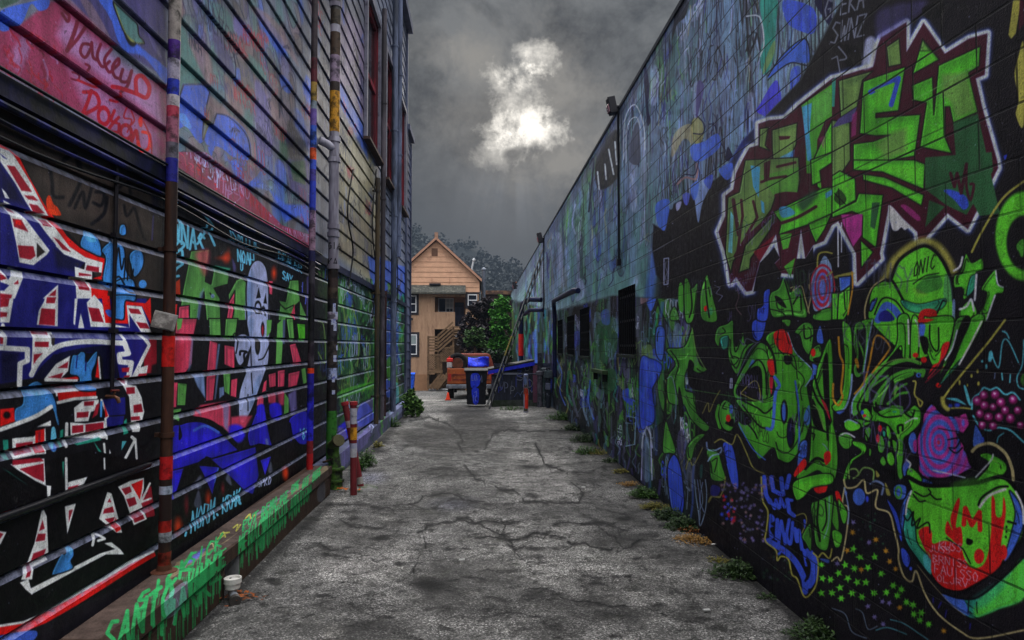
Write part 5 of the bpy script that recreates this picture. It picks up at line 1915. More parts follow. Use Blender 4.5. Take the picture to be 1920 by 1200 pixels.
# ------------------------------------------------------------------ ground
def gz(y):
    if y < 19: return 0.0
    if y < 38: return -(y-19)/19*.75
    return -.75
GX0, GX1, GY0, GY1 = -2.1, 2.1, 3.4, 30
Yv, Xv = np.meshgrid(logY(1500, GY0, GY1), np.linspace(GX0, GX1, 640), indexing='ij')
cg = Canvas(Xv, Yv, np.zeros_like(Xv), (128,127,126))
paint_ground(cg)
imG = cg.image('asphalt_wear', 1.0); del cg
m, nt, b = nodes('worn_asphalt')
uvn = N(nt, 'ShaderNodeUVMap'); uvn.uv_map = 'UVMap'
t = nt.nodes.new('ShaderNodeTexImage'); t.image = imG; t.extension = 'EXTEND'; nt.links.new(uvn.outputs[0], t.inputs[0])
pos = N(nt, 'ShaderNodeNewGeometry').outputs['Position']
n1 = noise(nt, pos, 1.1, 4, .68, .3); n2 = noise(nt, pos, 7, 5, .75, .6); n3 = noise(nt, pos, 75, 3, .75); n4 = noise(nt, pos, 190, 2, .6)
v = N(nt, 'ShaderNodeTexVoronoi', Scale=120.0); nt.links.new(pos, v.inputs['Vector'])
vc = N(nt, 'ShaderNodeSeparateColor'); nt.links.new(v.outputs['Color'], vc.inputs[0])
agg = math_(nt, 'ADD', math_(nt, 'MULTIPLY', vc.outputs[0], .5), math_(nt, 'MULTIPLY', n3, .5))
agg = ramp(nt, agg, [(.24, .12), (.5, .75), (.68, 1.7), (.8, 4.6)])
big = ramp(nt, n1, [(.34, .55), (.5, 1.0), (.66, 1.35)])
mid = ramp(nt, n2, [(.36, .22), (.47, .85), (.66, 1.4)])
base = mixc(nt, 1.0, (*GCOL, 1), big, 'MULTIPLY'); base = mixc(nt, 1.0, base, mid, 'MULTIPLY'); agg = mixc(nt, ramp(nt, n1, [(.36, .62), (.62, 0.0)]), agg, (.62, .62, .62, 1))
base = mixc(nt, 1.0, base, agg, 'MULTIPLY')
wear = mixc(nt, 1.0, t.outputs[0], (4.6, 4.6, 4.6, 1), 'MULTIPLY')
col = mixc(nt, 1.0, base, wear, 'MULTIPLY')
# moss tint and paint specks
col = mixc(nt, ramp(nt, noise(nt, pos, 2.6, 5, .7), [(.58, 0.0), (.72, .22)]), col, (.05, .055, .03))
nt.links.new(col, b.inputs['Base Color']); b.inputs['Roughness'].default_value = .85; b.inputs['Specular IOR Level'].default_value = .25
bw = N(nt, 'ShaderNodeRGBToBW'); nt.links.new(t.outputs[0], bw.inputs[0])
h = math_(nt, 'ADD', math_(nt, 'MULTIPLY', n3, .35), math_(nt, 'ADD', math_(nt, 'MULTIPLY', bw.outputs[0], 3), n2))
bump(nt, b, h, .9, .02)
xs = [-400, -60, -12, -4, GX0]+[GX0+(GX1-GX0)*i/24 for i in range(1, 25)]+[4, 12, 60, 400]
ys = [-30, -8, -2, 1, 2.5]+[GY0*(GY1/GY0)**(i/70) for i in range(71)]+[34, 38, 45, 60, 120, 400, 900]
mb = MB(); uv = []
g = random.Random(4)
for y in ys:
    for x in xs:
        z = gz(y)
        if abs(x) < 2 and 2 < y < 26: z += .012*math.sin(x*2.1+y*.9)+.008*math.sin(3.3*x-1.7*y)-.006
        mb.v.append((x, y, z))
        uv.append(((x-GX0)/(GX1-GX0), math.log(max(y, .5)/GY0)/math.log(GY1/GY0)))
n = len(xs)
for i in range(len(ys)-1):
    for j in range(n-1): mb.f.append((i*n+j, i*n+j+1, (i+1)*n+j+1, (i+1)*n+j))
mb.uv = uv
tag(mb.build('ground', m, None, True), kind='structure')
# ------------------------------------------------------------------ pipes on the left wall
def banded(name, parent, x, y, r, bands, base, n=12):
    """pipe cut into painted lengths: each length is its own sleeve of paint"""
    for z0, z1, c in bands:
        MB().tube([(x, y, z0), (x, y, z1)], r, n, False).build(name, M('pipe_%d_%d_%d' % c, c, .5, .3, 14, c2=tuple(int(v*.5) for v in c), amt=.47), parent, True)
p = gnd(312, 1062, ZF); px_ = -1.93; py_ = wal(313, 800, px_).y
def zat(y, x=px_, yy=py_): return dep(312, y, yy).z
t = thing('steel_drainpipe', (px_, py_, ZF), 'rusty steel pipe, pale and spray painted above, brown below, nearest on the left wall', 'pipe', 'pipes on the clapboard wall')
rp = .036
MB().tube([(px_, py_, ZF), (px_, py_, 2.72)], rp, 14).build('lower_pipe', M('rust_pipe', (64,40,30), .6, .4, 10, c2=(40,28,26), streak=True), t, True)
banded('painted_sleeve', t, px_, py_, rp+.001, [(2.721, 2.87, (38,38,130)), (2.87, 2.97, (96,92,104)), (2.97, 3.13, (150,90,110)), (3.13, 3.2, (170,60,80)), (3.2, 3.27, (168,160,166)), (3.27, 3.37, (40,52,160)), (3.37, 3.5, (160,152,170)), (3.5, 3.62, (72,36,120)), (3.62, 4.2, (140,130,124)), (4.2, 6, (110,108,118))], t)
banded('painted_sleeve', t, px_, py_, rp+.0015, [(.36, .44, (120,40,30)), (.5, .56, (150,150,160)), (.56, .63, (170,36,30)), (.79, .84, (160,170,190)), (.88, 1.02, (180,30,34)), (1.57, 1.76, (196,34,30))], t)
for z in (2.3, 1.15): MB().tube([(px_, py_, z-.015), (px_, py_, z+.015)], rp+.008, 14).box(XL, px_-.02, py_-.012, py_+.012, z-.012, z+.012).build('bracket', M('rust_pipe', (64,40,30)), t, True)
MB()._lathe((px_, py_, ZF-.005), [(.075, 0), (.075, .012), (.045, .02), (.04, .05)], 16).build('flange', M('rust_flange', (86,52,38), .7, .4, 14), t, True)
# thin conduit and tap
yc = wal(215, 500, -1.985).y
t = thing('thin_conduit', (-1.985, yc, 1.4), 'thin dark conduit running down the black boards to a brass tap', 'pipe')
MB().tube([(-1.985, yc, 2.74), (-1.985, yc, 1.44)], .011, 8).build('conduit_pipe', M('dark_conduit', (26,22,28), .5, .4, 9), t, True)
for z in (2.3, 1.78): MB().box(-2.0, -1.968, yc-.022, yc+.022, z-.012, z+.012).build('clip', M('dark_conduit', (26,22,28)), t)
tz = wal(205, 745, -1.95).z
t = thing('garden_tap', (XL, yc, tz), 'small rusty garden tap sticking out of the red and blue boards', 'tap')
MB().tube([(XL, yc-.03, tz), (XL+.045, yc-.03, tz), (XL+.062, yc-.03, tz-.012), (XL+.07, yc-.03, tz-.035)], [.009, .009, .011, .009], 10).build('spout', M('old_brass', (92,62,46), .45, .4, 20, .6), t, True)
MB().tube([(XL+.04, yc-.03, tz+.006), (XL+.05, yc-.03, tz+.03)], .005, 8).build('stem', M('old_brass', (92,62,46)), t, True)
MB().tube([(XL+.04, yc-.055, tz+.032), (XL+.055, yc-.005, tz+.03)], .006, 8).build('handle', M('tap_red', (90,34,30), .5, .4, 18), t, True)
# tilted junction box hanging on the pipe
jz = dep(310, 602, py_-.05).z
Mx = Matrix.Rotation(R_(28), 3, 'Z') @ Matrix.Rotation(R_(14), 3, 'Y')
t = thing('junction_box', (px_, py_-.06, jz), 'battered grey metal box lid tilted on the rusty pipe', 'box')
MB().obox((px_, py_-.062, jz), (.066, .018, .052), Mx).build('box_body', M('grey_tin', (142,138,134), .6, .3, 12, c2=(98,94,92), amt=.45), t, bevel=.004)
MB().obox(Vector((px_, py_-.082, jz))+Vector((0,0,.0)), (.058, .004, .044), Mx).build('lid', M('grey_tin_lid', (160,154,148), .55, .3, 16, c2=(110,104,100)), t, bevel=.002)
# second pipe
y2 = gnd(584, 882, ZF).y+.05; x2 = -1.9
t = thing('painted_drainpipe', (x2, y2, ZF), 'thin downpipe with blue, red and yellow painted lengths left of the thick white pipe', 'pipe', 'pipes on the clapboard wall')
def z2(y): return dep(590, y, y2).z
r2 = .036
MB().tube([(x2, y2, ZF), (x2, y2, 9.6)], r2, 12).build('pipe_core', M('pipe_dark', (34,28,36), .5, .4, 10, c2=(60,54,62)), t, True)
B2 = [(882,850,(170,30,34)),(850,826,(120,34,40)),(826,745,(44,40,190)),(745,700,(40,34,140)),(700,690,(200,60,30)),(640,560,(30,28,34)),(490,470,(36,34,70)),(470,420,(140,110,130)),(420,395,(150,120,150)),(395,340,(46,60,170)),(340,318,(70,60,140)),(318,300,(60,80,180)),(300,278,(206,80,40)),(278,236,(52,84,178)),(236,205,(104,80,150)),(205,190,(120,130,140)),(190,155,(150,120,56)),(155,110,(84,30,40)),(110,-60,(60,50,54))]
banded('painted_sleeve', t, x2, y2, r2+.0012, [(z2(a), z2(b), c) for a, b, c in B2], t)
# third, thick pipe with standpipe
y3 = 8.55; x3 = -1.84
def z3(y): return dep(622, y, y3).z
t = thing('soil_pipe', (x3, y3, 0), 'thick pale vent pipe with collars and stickers, tallest pipe on the left wall', 'pipe', 'pipes on the clapboard wall')
r3 = .062
MB().tube([(x3, y3, .3), (x3, y3, 9.9)], r3, 18).build('pipe_core', M('pipe_pale', (160,156,168), .5, .25, 6, c2=(112,106,118), streak=True), t, True)
B3 = [(880,770,(52,110,40)),(770,712,(40,34,34)),(712,690,(150,160,200)),(690,665,(60,52,50)),(665,640,(70,62,60)),(598,585,(170,160,180)),(520,505,(52,42,40)),(540,520,(56,44,42)),(560,540,(70,58,50)),(585,560,(40,36,40)),(640,600,(52,48,56)),(248,172,(196,138,40)),(172,155,(58,48,44)),(155,105,(140,120,140)),(105,62,(74,58,46)),(48,20,(72,62,52)),(20,-70,(84,80,78))]
banded('painted_sleeve', t, x3, y3, r3+.0012, [(z3(a), z3(b), c) for a, b, c in B3 if a > b], t, 18)
for y in (262, 300, 425, 440, 10, 500): MB().tube([(x3, y3, z3(y)-.03), (x3, y3, z3(y)+.03)], r3+.014, 18).build('collar', M('pipe_pale', (120,116,128)), t, True)
MB().tube([(x3, y3, z3(280)), (x3-.06, y3-.1, z3(275)), (XL+.01, y3-.16, z3(270))], .05, 12).build('branch', M('pipe_pale', (120,116,128)), t, True)
g = random.Random(8)
for zc in (z3(578), z3(590), z3(652), z3(672), z3(708), z3(735), z3(612), z3(604)):
    a0 = R_(g.uniform(-75, -10)); h = g.uniform(.025, .06); w_ = g.uniform(.5, .9)
    st = MB()
    for k in range(4):
        a, b_ = a0+w_*k/4-w_/2, a0+w_*(k+1)/4-w_/2; rr = r3+.004
        st.q((x3+rr*math.cos(a), y3+rr*math.sin(a), zc-h), (x3+rr*math.cos(b_), y3+rr*math.sin(b_), zc-h), (x3+rr*math.cos(b_), y3+rr*math.sin(b_), zc+h), (x3+rr*math.cos(a), y3+rr*math.sin(a), zc+h))
    st.build('sticker', M('sticker_white', (168,172,196), .5, .3, 40, c2=(50,60,160), amt=.42), t)
def pipe_text(txt, zc, size):
    x = x3-.05
    for ch in txt:
        for st_ in GLYPH[ch]:
            P = [(x+gx*size*.5, y3-math.sqrt(max(.0001, (r3+.003)**2-min(r3**2, (x+gx*size*.5-x3)**2))), zc+gy*size) for gx, gy in st_]
            MB().tube(P, .006, 6).build('letter', M('black_ink', (14,12,14), .7, .2, 9), t)
        x += size*.62
pipe_text('GIA', z3(468), .085); pipe_text('KA', z3(500), .1)
# standpipe valve at its foot
t = thing('standpipe', (-1.72, 8.35, 0), 'green painted standpipe with capped elbow at the foot of the pale pipe', 'standpipe')
gp = M('green_valve', (70,104,40), .6, .4, 12, c2=(40,44,34), amt=.48)
MB().tube([(-1.72, 8.3, -.02), (-1.72, 8.3, .16), (-1.74, 8.32, .3), (-1.78, 8.36, .42), (-1.76, 8.32, .52)], [.075, .07, .06, .075, .07], 14).build('riser', gp, t, True)
MB().tube([(-1.79, 8.3, .5), (-1.68, 8.16, .57)], [.05, .06], 14).build('outlet', M('dark_valve', (46,50,36), .6, .4, 12, c2=(70,90,40)), t, True)
MB().tube([(-1.69, 8.17, .565), (-1.66, 8.13, .585)], .072, 12).build('cap', M('olive_cap', (74,70,48), .55, .4, 14), t, True)
for z in (.06, .2): MB()._lathe((-1.72, 8.3, z), [(.09, 0), (.095, .01), (.095, .03), (.09, .04)], 14).build('flange', gp, t, True)
MB().tube([(-1.76, 8.28, .34), (-1.84, 8.12, .33)], .012, 8).build('lever', M('rust_pipe', (64,40,30)), t, True)
# two posts
def post(x, y, lean, h, label, tops, r=.038):
    t = thing('steel_post', (x, y, 0), label, 'post', 'red and white posts by the standpipe')
    f_ = lambda z: (x+lean[0]*z/h, y+lean[1]*z/h, z)
    MB().tube([f_(-.03), f_(h)], r, 14).build('post_pipe', M('post_red', (104,36,40), .55, .35, 10, c2=(56,30,34), amt=.4, streak=True), t, True)
    for z0, z1, c in tops:
        MB().tube([f_(z0), f_(z1)], r+.0012, 14, False).build('painted_sleeve', M('pipe_%d_%d_%d' % c, c, .5, .3, 14, c2=tuple(int(v*.55) for v in c), amt=.4), t, True)
    a, b_ = f_(h-.005), f_(h+.035)
    MB().tube([a, b_], r+.008, 14).build('cap', M('cap_red', (150,40,46), .5, .3, 12), t, True)
    return t
P1 = gnd(663, 926)
post(P1.x, P1.y, (-.01, 0), 1.02, 'upright red post with white and orange stickers beside the standpipe', [(.42, .52, (170,166,172)), (.52, .58, (150,150,170)), (.62, .76, (200,140,40)), (.8, .98, (172,168,178))])
P2 = gnd(677, 915)
post(P2.x, P2.y, (-.2, .02), .99, 'leaning maroon post with a white band behind the stickered post', [(.05, .13, (150,146,140)), (.72, .8, (150,130,140))])
P = gnd(690, 918)
mb = MB(); mb._lathe((P2.x+.03, P2.y, -.01), [(.17, 0), (.15, .025), (.07, .035)], 18); tag(mb.build('concrete_pad', M('pad_concrete', (120,118,116), .9, .3, 12, c2=(70,80,60)), None, True), 'low round concrete pad under the leaning post', 'pad')
# drain fitting by the footing
pt = gnd(452, 1112)
t = thing('drain_fitting', (pt.x, pt.y, 0), 'white plastic drain cup on a grey elbow by the green tagged footing', 'drain')
x_, y_ = -1.665, 4.72
wp = M('white_plastic', (196,192,186), .5, .15, 9, c2=(120,112,100), amt=.3)
MB()._lathe((x_, y_, .055), [(.035, 0), (.048, .012), (.05, .045), (.057, .047), (.057, .08), (.05, .08), (.043, .065)], 20).build('cup', wp, t, True)
gp2 = M('grey_elbow', (110,112,120), .45, .3, 12, c2=(70,66,64))
MB().tube([(x_, y_, .06), (x_+.005, y_-.02, .035), (x_+.03, y_-.05, .022), (x_+.05, y_-.1, .02)], [.026, .028, .03, .03], 14).build('elbow', gp2, t, True)
MB().tube([(x_+.047, y_-.09, .022), (x_+.066, y_-.13, .022)], .036, 16).build('socket', M('dark_socket', (60,56,54), .5, .3, 14), t, True)
MB().tube([(XF-.1, y_+.12, .25), (XF-.09, y_+.1, .12), (x_-.02, y_+.03, .11)], .014, 10).build('feed_pipe', M('feed_pipe_dark', (34,32,34), .5, .3, 14), t, True)
# litter of leaves
lm = [M('dead_leaf', (140,74,34), .8, .4, 30, c2=(92,52,30)), M('orange_leaf', (176,92,36), .8, .4, 30)]
def leaves(cx, cy, n, sp, label, seed):
    g = random.Random(seed); mb = MB()
    for _ in range(n):
        x, y = cx+g.gauss(0, sp), cy+g.gauss(0, sp*.7); a = g.uniform(0, 6.3); r = g.uniform(.012, .028)
        u = Vector((math.cos(a), math.sin(a), g.uniform(-.2, .4)))*r; v_ = Vector((-math.sin(a), math.cos(a), g.uniform(-.2, .4)))*r*.5
        c = Vector((x, y, .012+g.uniform(0, .02)))
        mb.q(c-u, c+v_, c+u, c-v_)
    tag(mb.build('fallen_leaves', lm[seed % 2], None), label, 'leaves', None, 'stuff')
leaves(-1.6, 4.7, 60, .07, 'brown dead leaves under the white drain cup', 2)
leaves(-1.6, 8.1, 40, .09, 'orange leaves under the green standpipe', 3)

# upper cables along the belt board
cm = M('cable_blue', (30,32,96), .4, .4, 8, c2=(18,18,30), amt=.5)
cmk = M('cable_black', (16,15,20), .45, .4, 8)
def cable(pts, r, mat, label, group='cables along the clapboard wall'):
    P = cat3(pts); tag(MB().tube(P, r, 8).build('wall_cable', mat, None, True), label, 'cable', group)
def cat3(pts, n=6):
    out = []; m_ = len(pts); Pv = [Vector(p) for p in pts]
    for i in range(m_-1):
        a, b_, c, d = Pv[max(0, i-1)], Pv[i], Pv[i+1], Pv[min(m_-1, i+2)]
        for j in range(n):
            t_ = j/n; out.append(.5*(2*b_+(c-a)*t_+(2*a-5*b_+4*c-d)*t_*t_+(3*b_-a-3*c+d)*t_**3))
    return out+[Pv[-1]]
g = random.Random(12)
def run(z0, sag, x, y0=-3.5, y1=8.4, k=9):
    return [(x+g.uniform(-.004, .008), y0+(y1-y0)*i/k, z0+(sag if i % 2 else 0)+g.uniform(-.012, .012)) for i in range(k+1)]
cable(run(2.70, -.012, XL+.03), .016, cm, 'thick blue painted cable just under the belt board')
cable(run(2.655, -.03, XL+.022), .010, cm, 'thin blue cable sagging below the thick one')
cable(run(2.61, -.05, XL+.02, y1=8.3), .007, cmk, 'thin black wire sagging lowest on the dark boards')
cable(run(2.83, -.01, XL+.06), .008, cmk, 'black wire along the top of the belt board')
# straight conduit on lower boards
tag(MB().tube([(XL+.014, -3, .985), (XL+.014, py_-.1, .985)], .016, 10).build('wall_conduit', M('conduit_black', (22,21,26), .35, .4, 5, c2=(150,40,50), amt=.3), None, True), 'horizontal conduit painted over with the red and white letters', 'pipe')
# wires on the far half
for k, (y, z0, z1, lab) in enumerate(((10.2, 2.6, 4.4, 'loose black wire looping up to the first red window'), (12.5, 2.2, 5.0, 'black wire tangle between the downpipes'), (15.8, 2.0, 6.2, 'black wire beside the far blue downpipe'))):
    P = [(XL+.03, y, z0), (XL+.07, y+.15, z0+(z1-z0)*.3), (XL+.03, y-.1, z0+(z1-z0)*.6), (XL+.05, y+.2, z1)]
    cable(P, .012, cmk, lab)
# far downpipes
def downpipe(pxx, ytop, ybot, r, col, label, c2=None, x=-1.9):
    b = wal(pxx, 700, x); zt = wal(pxx, ytop, x).z; zb = max(.27, wal(pxx, ybot, x).z)
    t = thing('downpipe', (x, b.y, zb), label, 'pipe', 'pipes on the clapboard wall')
    m_ = M('dp_%d_%d' % (col[0], pxx), col, .5, .3, 6, c2=c2 or tuple(int(v*.6) for v in col), streak=True)
    MB().tube([(x, b.y, zb), (x, b.y, min(zt, 9.9))], r, 12).build('pipe_core', m_, t, True)
    z = zb+.5
    while z < min(zt, 9.9): MB().tube([(x, b.y, z-.02), (x, b.y, z+.02)], r+.012, 12).box(XL, x-.01, b.y-.02, b.y+.02, z-.015, z+.015).build('bracket', m_, t, True); z += 1.9
    return t
downpipe(706, 330, 810, .045, (50,46,44), 'dark downpipe ending just under the first red window', (74,62,44))
downpipe(716, 0, 795, .05, (92,84,92), 'grey downpipe between the first two red windows')
downpipe(717.5, 545, 780, .07, (58,34,34), 'short rust red perforated pipe between green painted boards')
downpipe(737, -40, 775, .065, (96,104,128), 'blue grey downpipe right of the second red window')
downpipe(746, -40, 480, .06, (98,106,132), 'pale blue downpipe nearest the building corner')

# ------------------------------------------------------------------ lights and conduits on the block wall
def flood(px, ytop, ybot, Yhint, label, s=1.0, cond=True):
    y = wal(px+9, 205, XR-.06).y if Yhint is None else Yhint
    zt = dep(px, ytop, y).z
    x = XR-.02
    t = thing('flood_light', (x, y, zt), label, 'lamp', 'lamps on the block wall')
    Mx = Matrix.Rotation(R_(-12), 3, 'Y')
    c = Vector((x-.09*s, y, zt-.13*s))
    hm = M('lamp_housing', (30,28,34), .45, .3, 14)
    MB().obox(c, (.055*s, .075*s, .12*s), Mx).build('housing', hm, t, bevel=.008)
    MB().obox(c+Vector((-.045*s, 0, -.045*s)), (.02*s, .062*s, .055*s), Mx).build('lens', M('lamp_lens', (120,70,84), .2, .3, 14), t, bevel=.004)
    MB().tube([(x-.04*s, y, zt-.14*s), (x+.03, y, zt-.14*s)], .03*s, 10).build('bracket', hm, t, True)
    if cond:
        zb = dep(px+8, ybot, y).z
        MB().tube([(x, y, zt-.16*s), (x, y, zb)], .016, 8).build('conduit', M('conduit_dark', (24,26,34), .5, .3, 9), t, True)
        MB().box(x-.03, XR+.01, y-.045, y+.045, zb-.06, zb+.03).build('switch_box', hm, t, bevel=.004)
    return t
flood(1150, 182, 490, 9.55, 'black flood light on the coping with a long conduit running down the wall')
flood(1013, 436, 590, 21.0, 'small far flood light on the block wall, beyond the big one', 1.3)
flood(966, 528, 560, 36.0, 'tiny orange flood light at the far end of the block wall', 1.6, False)
# meter ledge on the wall
q = wal(1118, 692, XR); q2 = wal(1140, 700, XR)
t = thing('wall_shelf', (XR, q2.y, q2.z), 'small green painted shelf box low on the block wall under the windows', 'shelf')
MB().box(XR-.09, XR+.01, q2.y, q.y, q2.z-.02, q2.z+.04).build('shelf_top', M('shelf_green', (52,72,44), .6, .4, 10), t, bevel=.004)
for y in (q2.y+.12, q.y-.12): MB().box(XR-.07, XR+.005, y-.02, y+.02, q2.z-.14, q2.z-.021).build('bracket', M('bracket_dark', (30,34,32), .6, .4, 10), t)
# blue pipe frames by the far doorways
bp = M('blue_pipe', (26,30,66), .5, .4, 6, c2=(22,24,44), amt=.45)
def frame(pts, r, label, redpart=None):
    t = thing('pipe_frame', pts[0], label, 'pipe', 'blue pipe frames on the block wall')
    MB().tube(pts, r, 12).build('tube_run', bp, t, True)
    if redpart: MB().tube(redpart, r+.012, 12).build('red_sleeve', M('red_sleeve', (196,34,30), .5, .3, 9), t, True)
a = wal(1084, 545, 1.9); b_ = wal(1040, 567, 1.9)
frame([(1.9, a.y, a.z), (1.85, a.y+.2, a.z+.02), (1.85, b_.y-.25, b_.z+.02), (1.88, b_.y, b_.z-.05), (1.9, b_.y+.02, b_.z-.35), (1.9, b_.y+.02, .9)], .055, 'blue pipe bending over the dark barred windows')
a = wal(1012, 562, 1.9); b_ = wal(991, 578, 1.9)
frame([(1.95, a.y, a.z), (1.6, a.y+.3, a.z+.03), (1.45, a.y+1.6, a.z-.02), (1.42, a.y+1.9, a.z-.3), (1.42, a.y+1.9, .3)], .08, 'blue pipe arch with a red lower length at the far doorway',
      [(1.42, a.y+1.9, 1.35), (1.42, a.y+1.9, 2.1)])
frame([(1.95, a.y-.4, a.z-.35), (1.6, a.y, a.z-.33), (1.5, a.y+1.4, a.z-.4)], .065, 'second lower blue pipe under the far arch')

# ------------------------------------------------------------------ enclosure at the end of the alley
YE = 19.2
def E_(px, py, dy=0): return dep(px, py, YE+dy)
root = thing('shed_enclosure', (1.2, YE, 0), 'low tagged board enclosure with a blue sloping roof against the block wall', 'shed')
tagm = M('tagged_boards', (44,46,58), .7, .5, 9, c2=(92,96,120), amt=.36, streak=True)
x0, x1 = E_(926, 740).x, E_(1036, 740).x
zt0, zt1 = E_(926, 700).z, E_(1000, 688).z
mb = MB(); nb = 15
for i in range(nb):
    a, b_ = x0+(x1-x0)*i/nb, x0+(x1-x0)*(i+1)/nb-.008
    o = .006*(i % 3)
    mb.box(a, b_, YE+o, YE+.03+o, .16, .98+.03*(i % 2))
mb.build('front_boards', tagm, root)
MB().box(x0, x1, YE+.04, YE+.06, .16, 1.2).build('upper_panel', M('grey_panel', (64,70,92), .7, .4, 8, c2=(38,40,54), amt=.5), root)
MB().box(x0+.02, x1-.9, YE-.012, YE-.002, .88, .93).build('white_batten', M('white_batten', (150,152,170), .6, .3, 9), root)
MB().box(x0-.05, x1, YE-.08, YE+.12, -.02, .158).build('plinth', M('plinth_concrete', (70,72,70), .9, .4, 8, c2=(46,56,40), amt=.5), root)
mb = MB(); zl, zr = E_(928, 695).z, E_(1002, 678).z; xr_ = E_(1002, 680).x; xl_ = E_(915, 695).x
mb.prism([(xl_, YE-.1, zl), (xr_, YE-.1, zr), (xr_, YE-.1, zr+.05), (xl_, YE-.1, zl+.05)], (0, 1.6, 0)); mb.build('roof_sheet', M('roof_dark', (24,26,32), .6, .4, 8), root)
mb = MB(); mb.prism([(xl_, YE-.11, zl-.1), (xr_, YE-.11, zr-.1), (xr_, YE-.11, zr-.002), (xl_, YE-.11, zl-.002)], (0, .02, 0)); mb.build('fascia', M('fascia_blue', (36,46,200), .5, .3, 8, c2=(30,32,90), amt=.4), root)
mb = MB(); 
for a_, b_, c_, d_ in ((x0-.07, x0-.001, YE-.02, zl-.1), (x1-.42, x1-.3, YE-.05, 1.5)): MB().box(a_, b_, c_, YE+.06, 0, d_).build('corner_post', M('post_grey', (70,72,84), .7, .4, 8, c2=(40,40,50)), root)
q = E_(1003, 745)
MB().box(q.x-.06, q.x+.06, YE-.1, YE-.02, .1, zr-.1).build('pink_post', M('pink_post', (104,66,84), .6, .35, 6, c2=(140,50,96), amt=.4), root)
hx = E_(968, 700)
tag(MB().tube([(hx.x, YE-.3, hx.z), (XR, YE-.3, hx.z-.01)], .016, 8).build('hand_rail', M('rail_dark', (50,54,66), .5, .3, 8), None, True), 'thin dark rail crossing in front of the tagged enclosure', 'rail')
g = random.Random(77)
for i in range(26):
    gl_ = g.choice(list(GLYPH.values())[:24]); w_ = g.uniform(.08, .2); h_ = g.uniform(.12, .3); ox_ = g.uniform(x0+.05, x1-.55); oz_ = g.uniform(.22, .98)
    c_ = g.choice(((120,124,150), (90,96,150), (70,80,120), (130,132,140), (64,72,170)))
    MB().tube(cat3([(ox_+gx*w_, YE-.006 if oz_+h_ < 1 else YE+.03, oz_+gy*h_) for st_ in gl_[:1] for gx, gy in st_], 3), .009, 4).build('spray_tag', M('tag_%d' % c_[2], c_, .6, .3, 20), root)
# heap of gear on the wall side
def gear(px, y0, y1, r, label, col, c2, dy):
    a = dep(px, y1, YE+dy); zt = dep(px, y0, YE+dy).z
    t = thing('standing_pipe', (a.x, YE+dy, 0), label, 'pipe', 'pipe stubs beside the enclosure')
    m_ = M('gear_%d' % px, col, .6, .4, 9, c2=c2, amt=.45)
    MB().tube([(a.x, YE+dy, -.02), (a.x, YE+dy, zt)], r, 14).build('stub', m_, t, True)
    MB()._lathe((a.x, YE+dy, zt-.06), [(r+.015, 0), (r+.035, .015), (r+.035, .1), (r*.8, .13)], 14).build('cap', m_, t, True)
gear(1012, 700, 752, .07, 'grey pipe stub with a domed cap beside the pink post', (84,82,92), (50,50,58), -.35)
gear(1020, 694, 756, .06, 'taller dark pipe stub nearest the block wall', (46,60,62), (90,90,100), -.3)
a = dep(1028, 700, 18.45)
t = thing('meter_post', (a.x, 18.45, 0), 'dark post with a grey meter box and white scribbles at the wall', 'post')
MB().tube([(a.x, 18.45, -.02), (a.x, 18.45, 1.1)], .06, 14).build('post_pipe', M('meter_dark', (36,40,50), .6, .4, 14, c2=(120,124,140), amt=.36), t, True)
MB().box(a.x-.1, a.x+.1, 18.36, 18.52, .82, 1.02).build('meter_box', M('meter_box', (72,82,88), .5, .3, 10), t, bevel=.01)
MB().box(a.x-.075, a.x+.055, 18.37, 18.5, .5, .68).build('lower_box', M('meter_box2', (96,100,122), .5, .3, 10), t, bevel=.01)
# bollard
a = gnd(986, 772)
t = thing('bollard', (a.x, a.y, 0), 'pale bollard streaked with bright red and orange paint at the alley end', 'bollard')
MB().tube([(a.x, a.y, -.02), (a.x, a.y, .93)], .063, 16).build('post_pipe', M('bollard_pale', (128,126,140), .55, .3, 9, c2=(80,80,104), amt=.4), t, True)
for z0, z1, a0, a1, c in ((.08, .6, -2.1, -.5, (206,50,34)), (.45, .62, -2.7, -.9, (150,60,40)), (.62, .7, -2.4, -.9, (60,56,60)), (.7, .9, -2.6, -1.2, (92,110,150)), (.02, .1, -2.4, -1, (60,66,40)), (.3, .46, -1.5, -.3, (220,80,40))):
    mb = MB(); rr = .0645+.0008*z0
    for k in range(6):
        p, q = a0+(a1-a0)*k/6, a0+(a1-a0)*(k+1)/6
        mb.q(*[(a.x+rr*math.cos(w), a.y+rr*math.sin(w), z) for w, z in ((p, z0+.02*(k % 2)), (q, z0), (q, z1-.03*(k % 3)), (p, z1))])
    mb.build('paint_patch', M('bp_%d_%d' % (c[0], c[1]), c, .5, .35, 20, c2=tuple(int(v*.6) for v in c), amt=.4), t)
MB()._lathe((a.x, a.y, .925), [(.066, 0), (.068, .015), (.05, .04), (.015, .05)], 16).build('cap', M('bollard_cap', (110,118,150), .5, .3, 9), t, True)
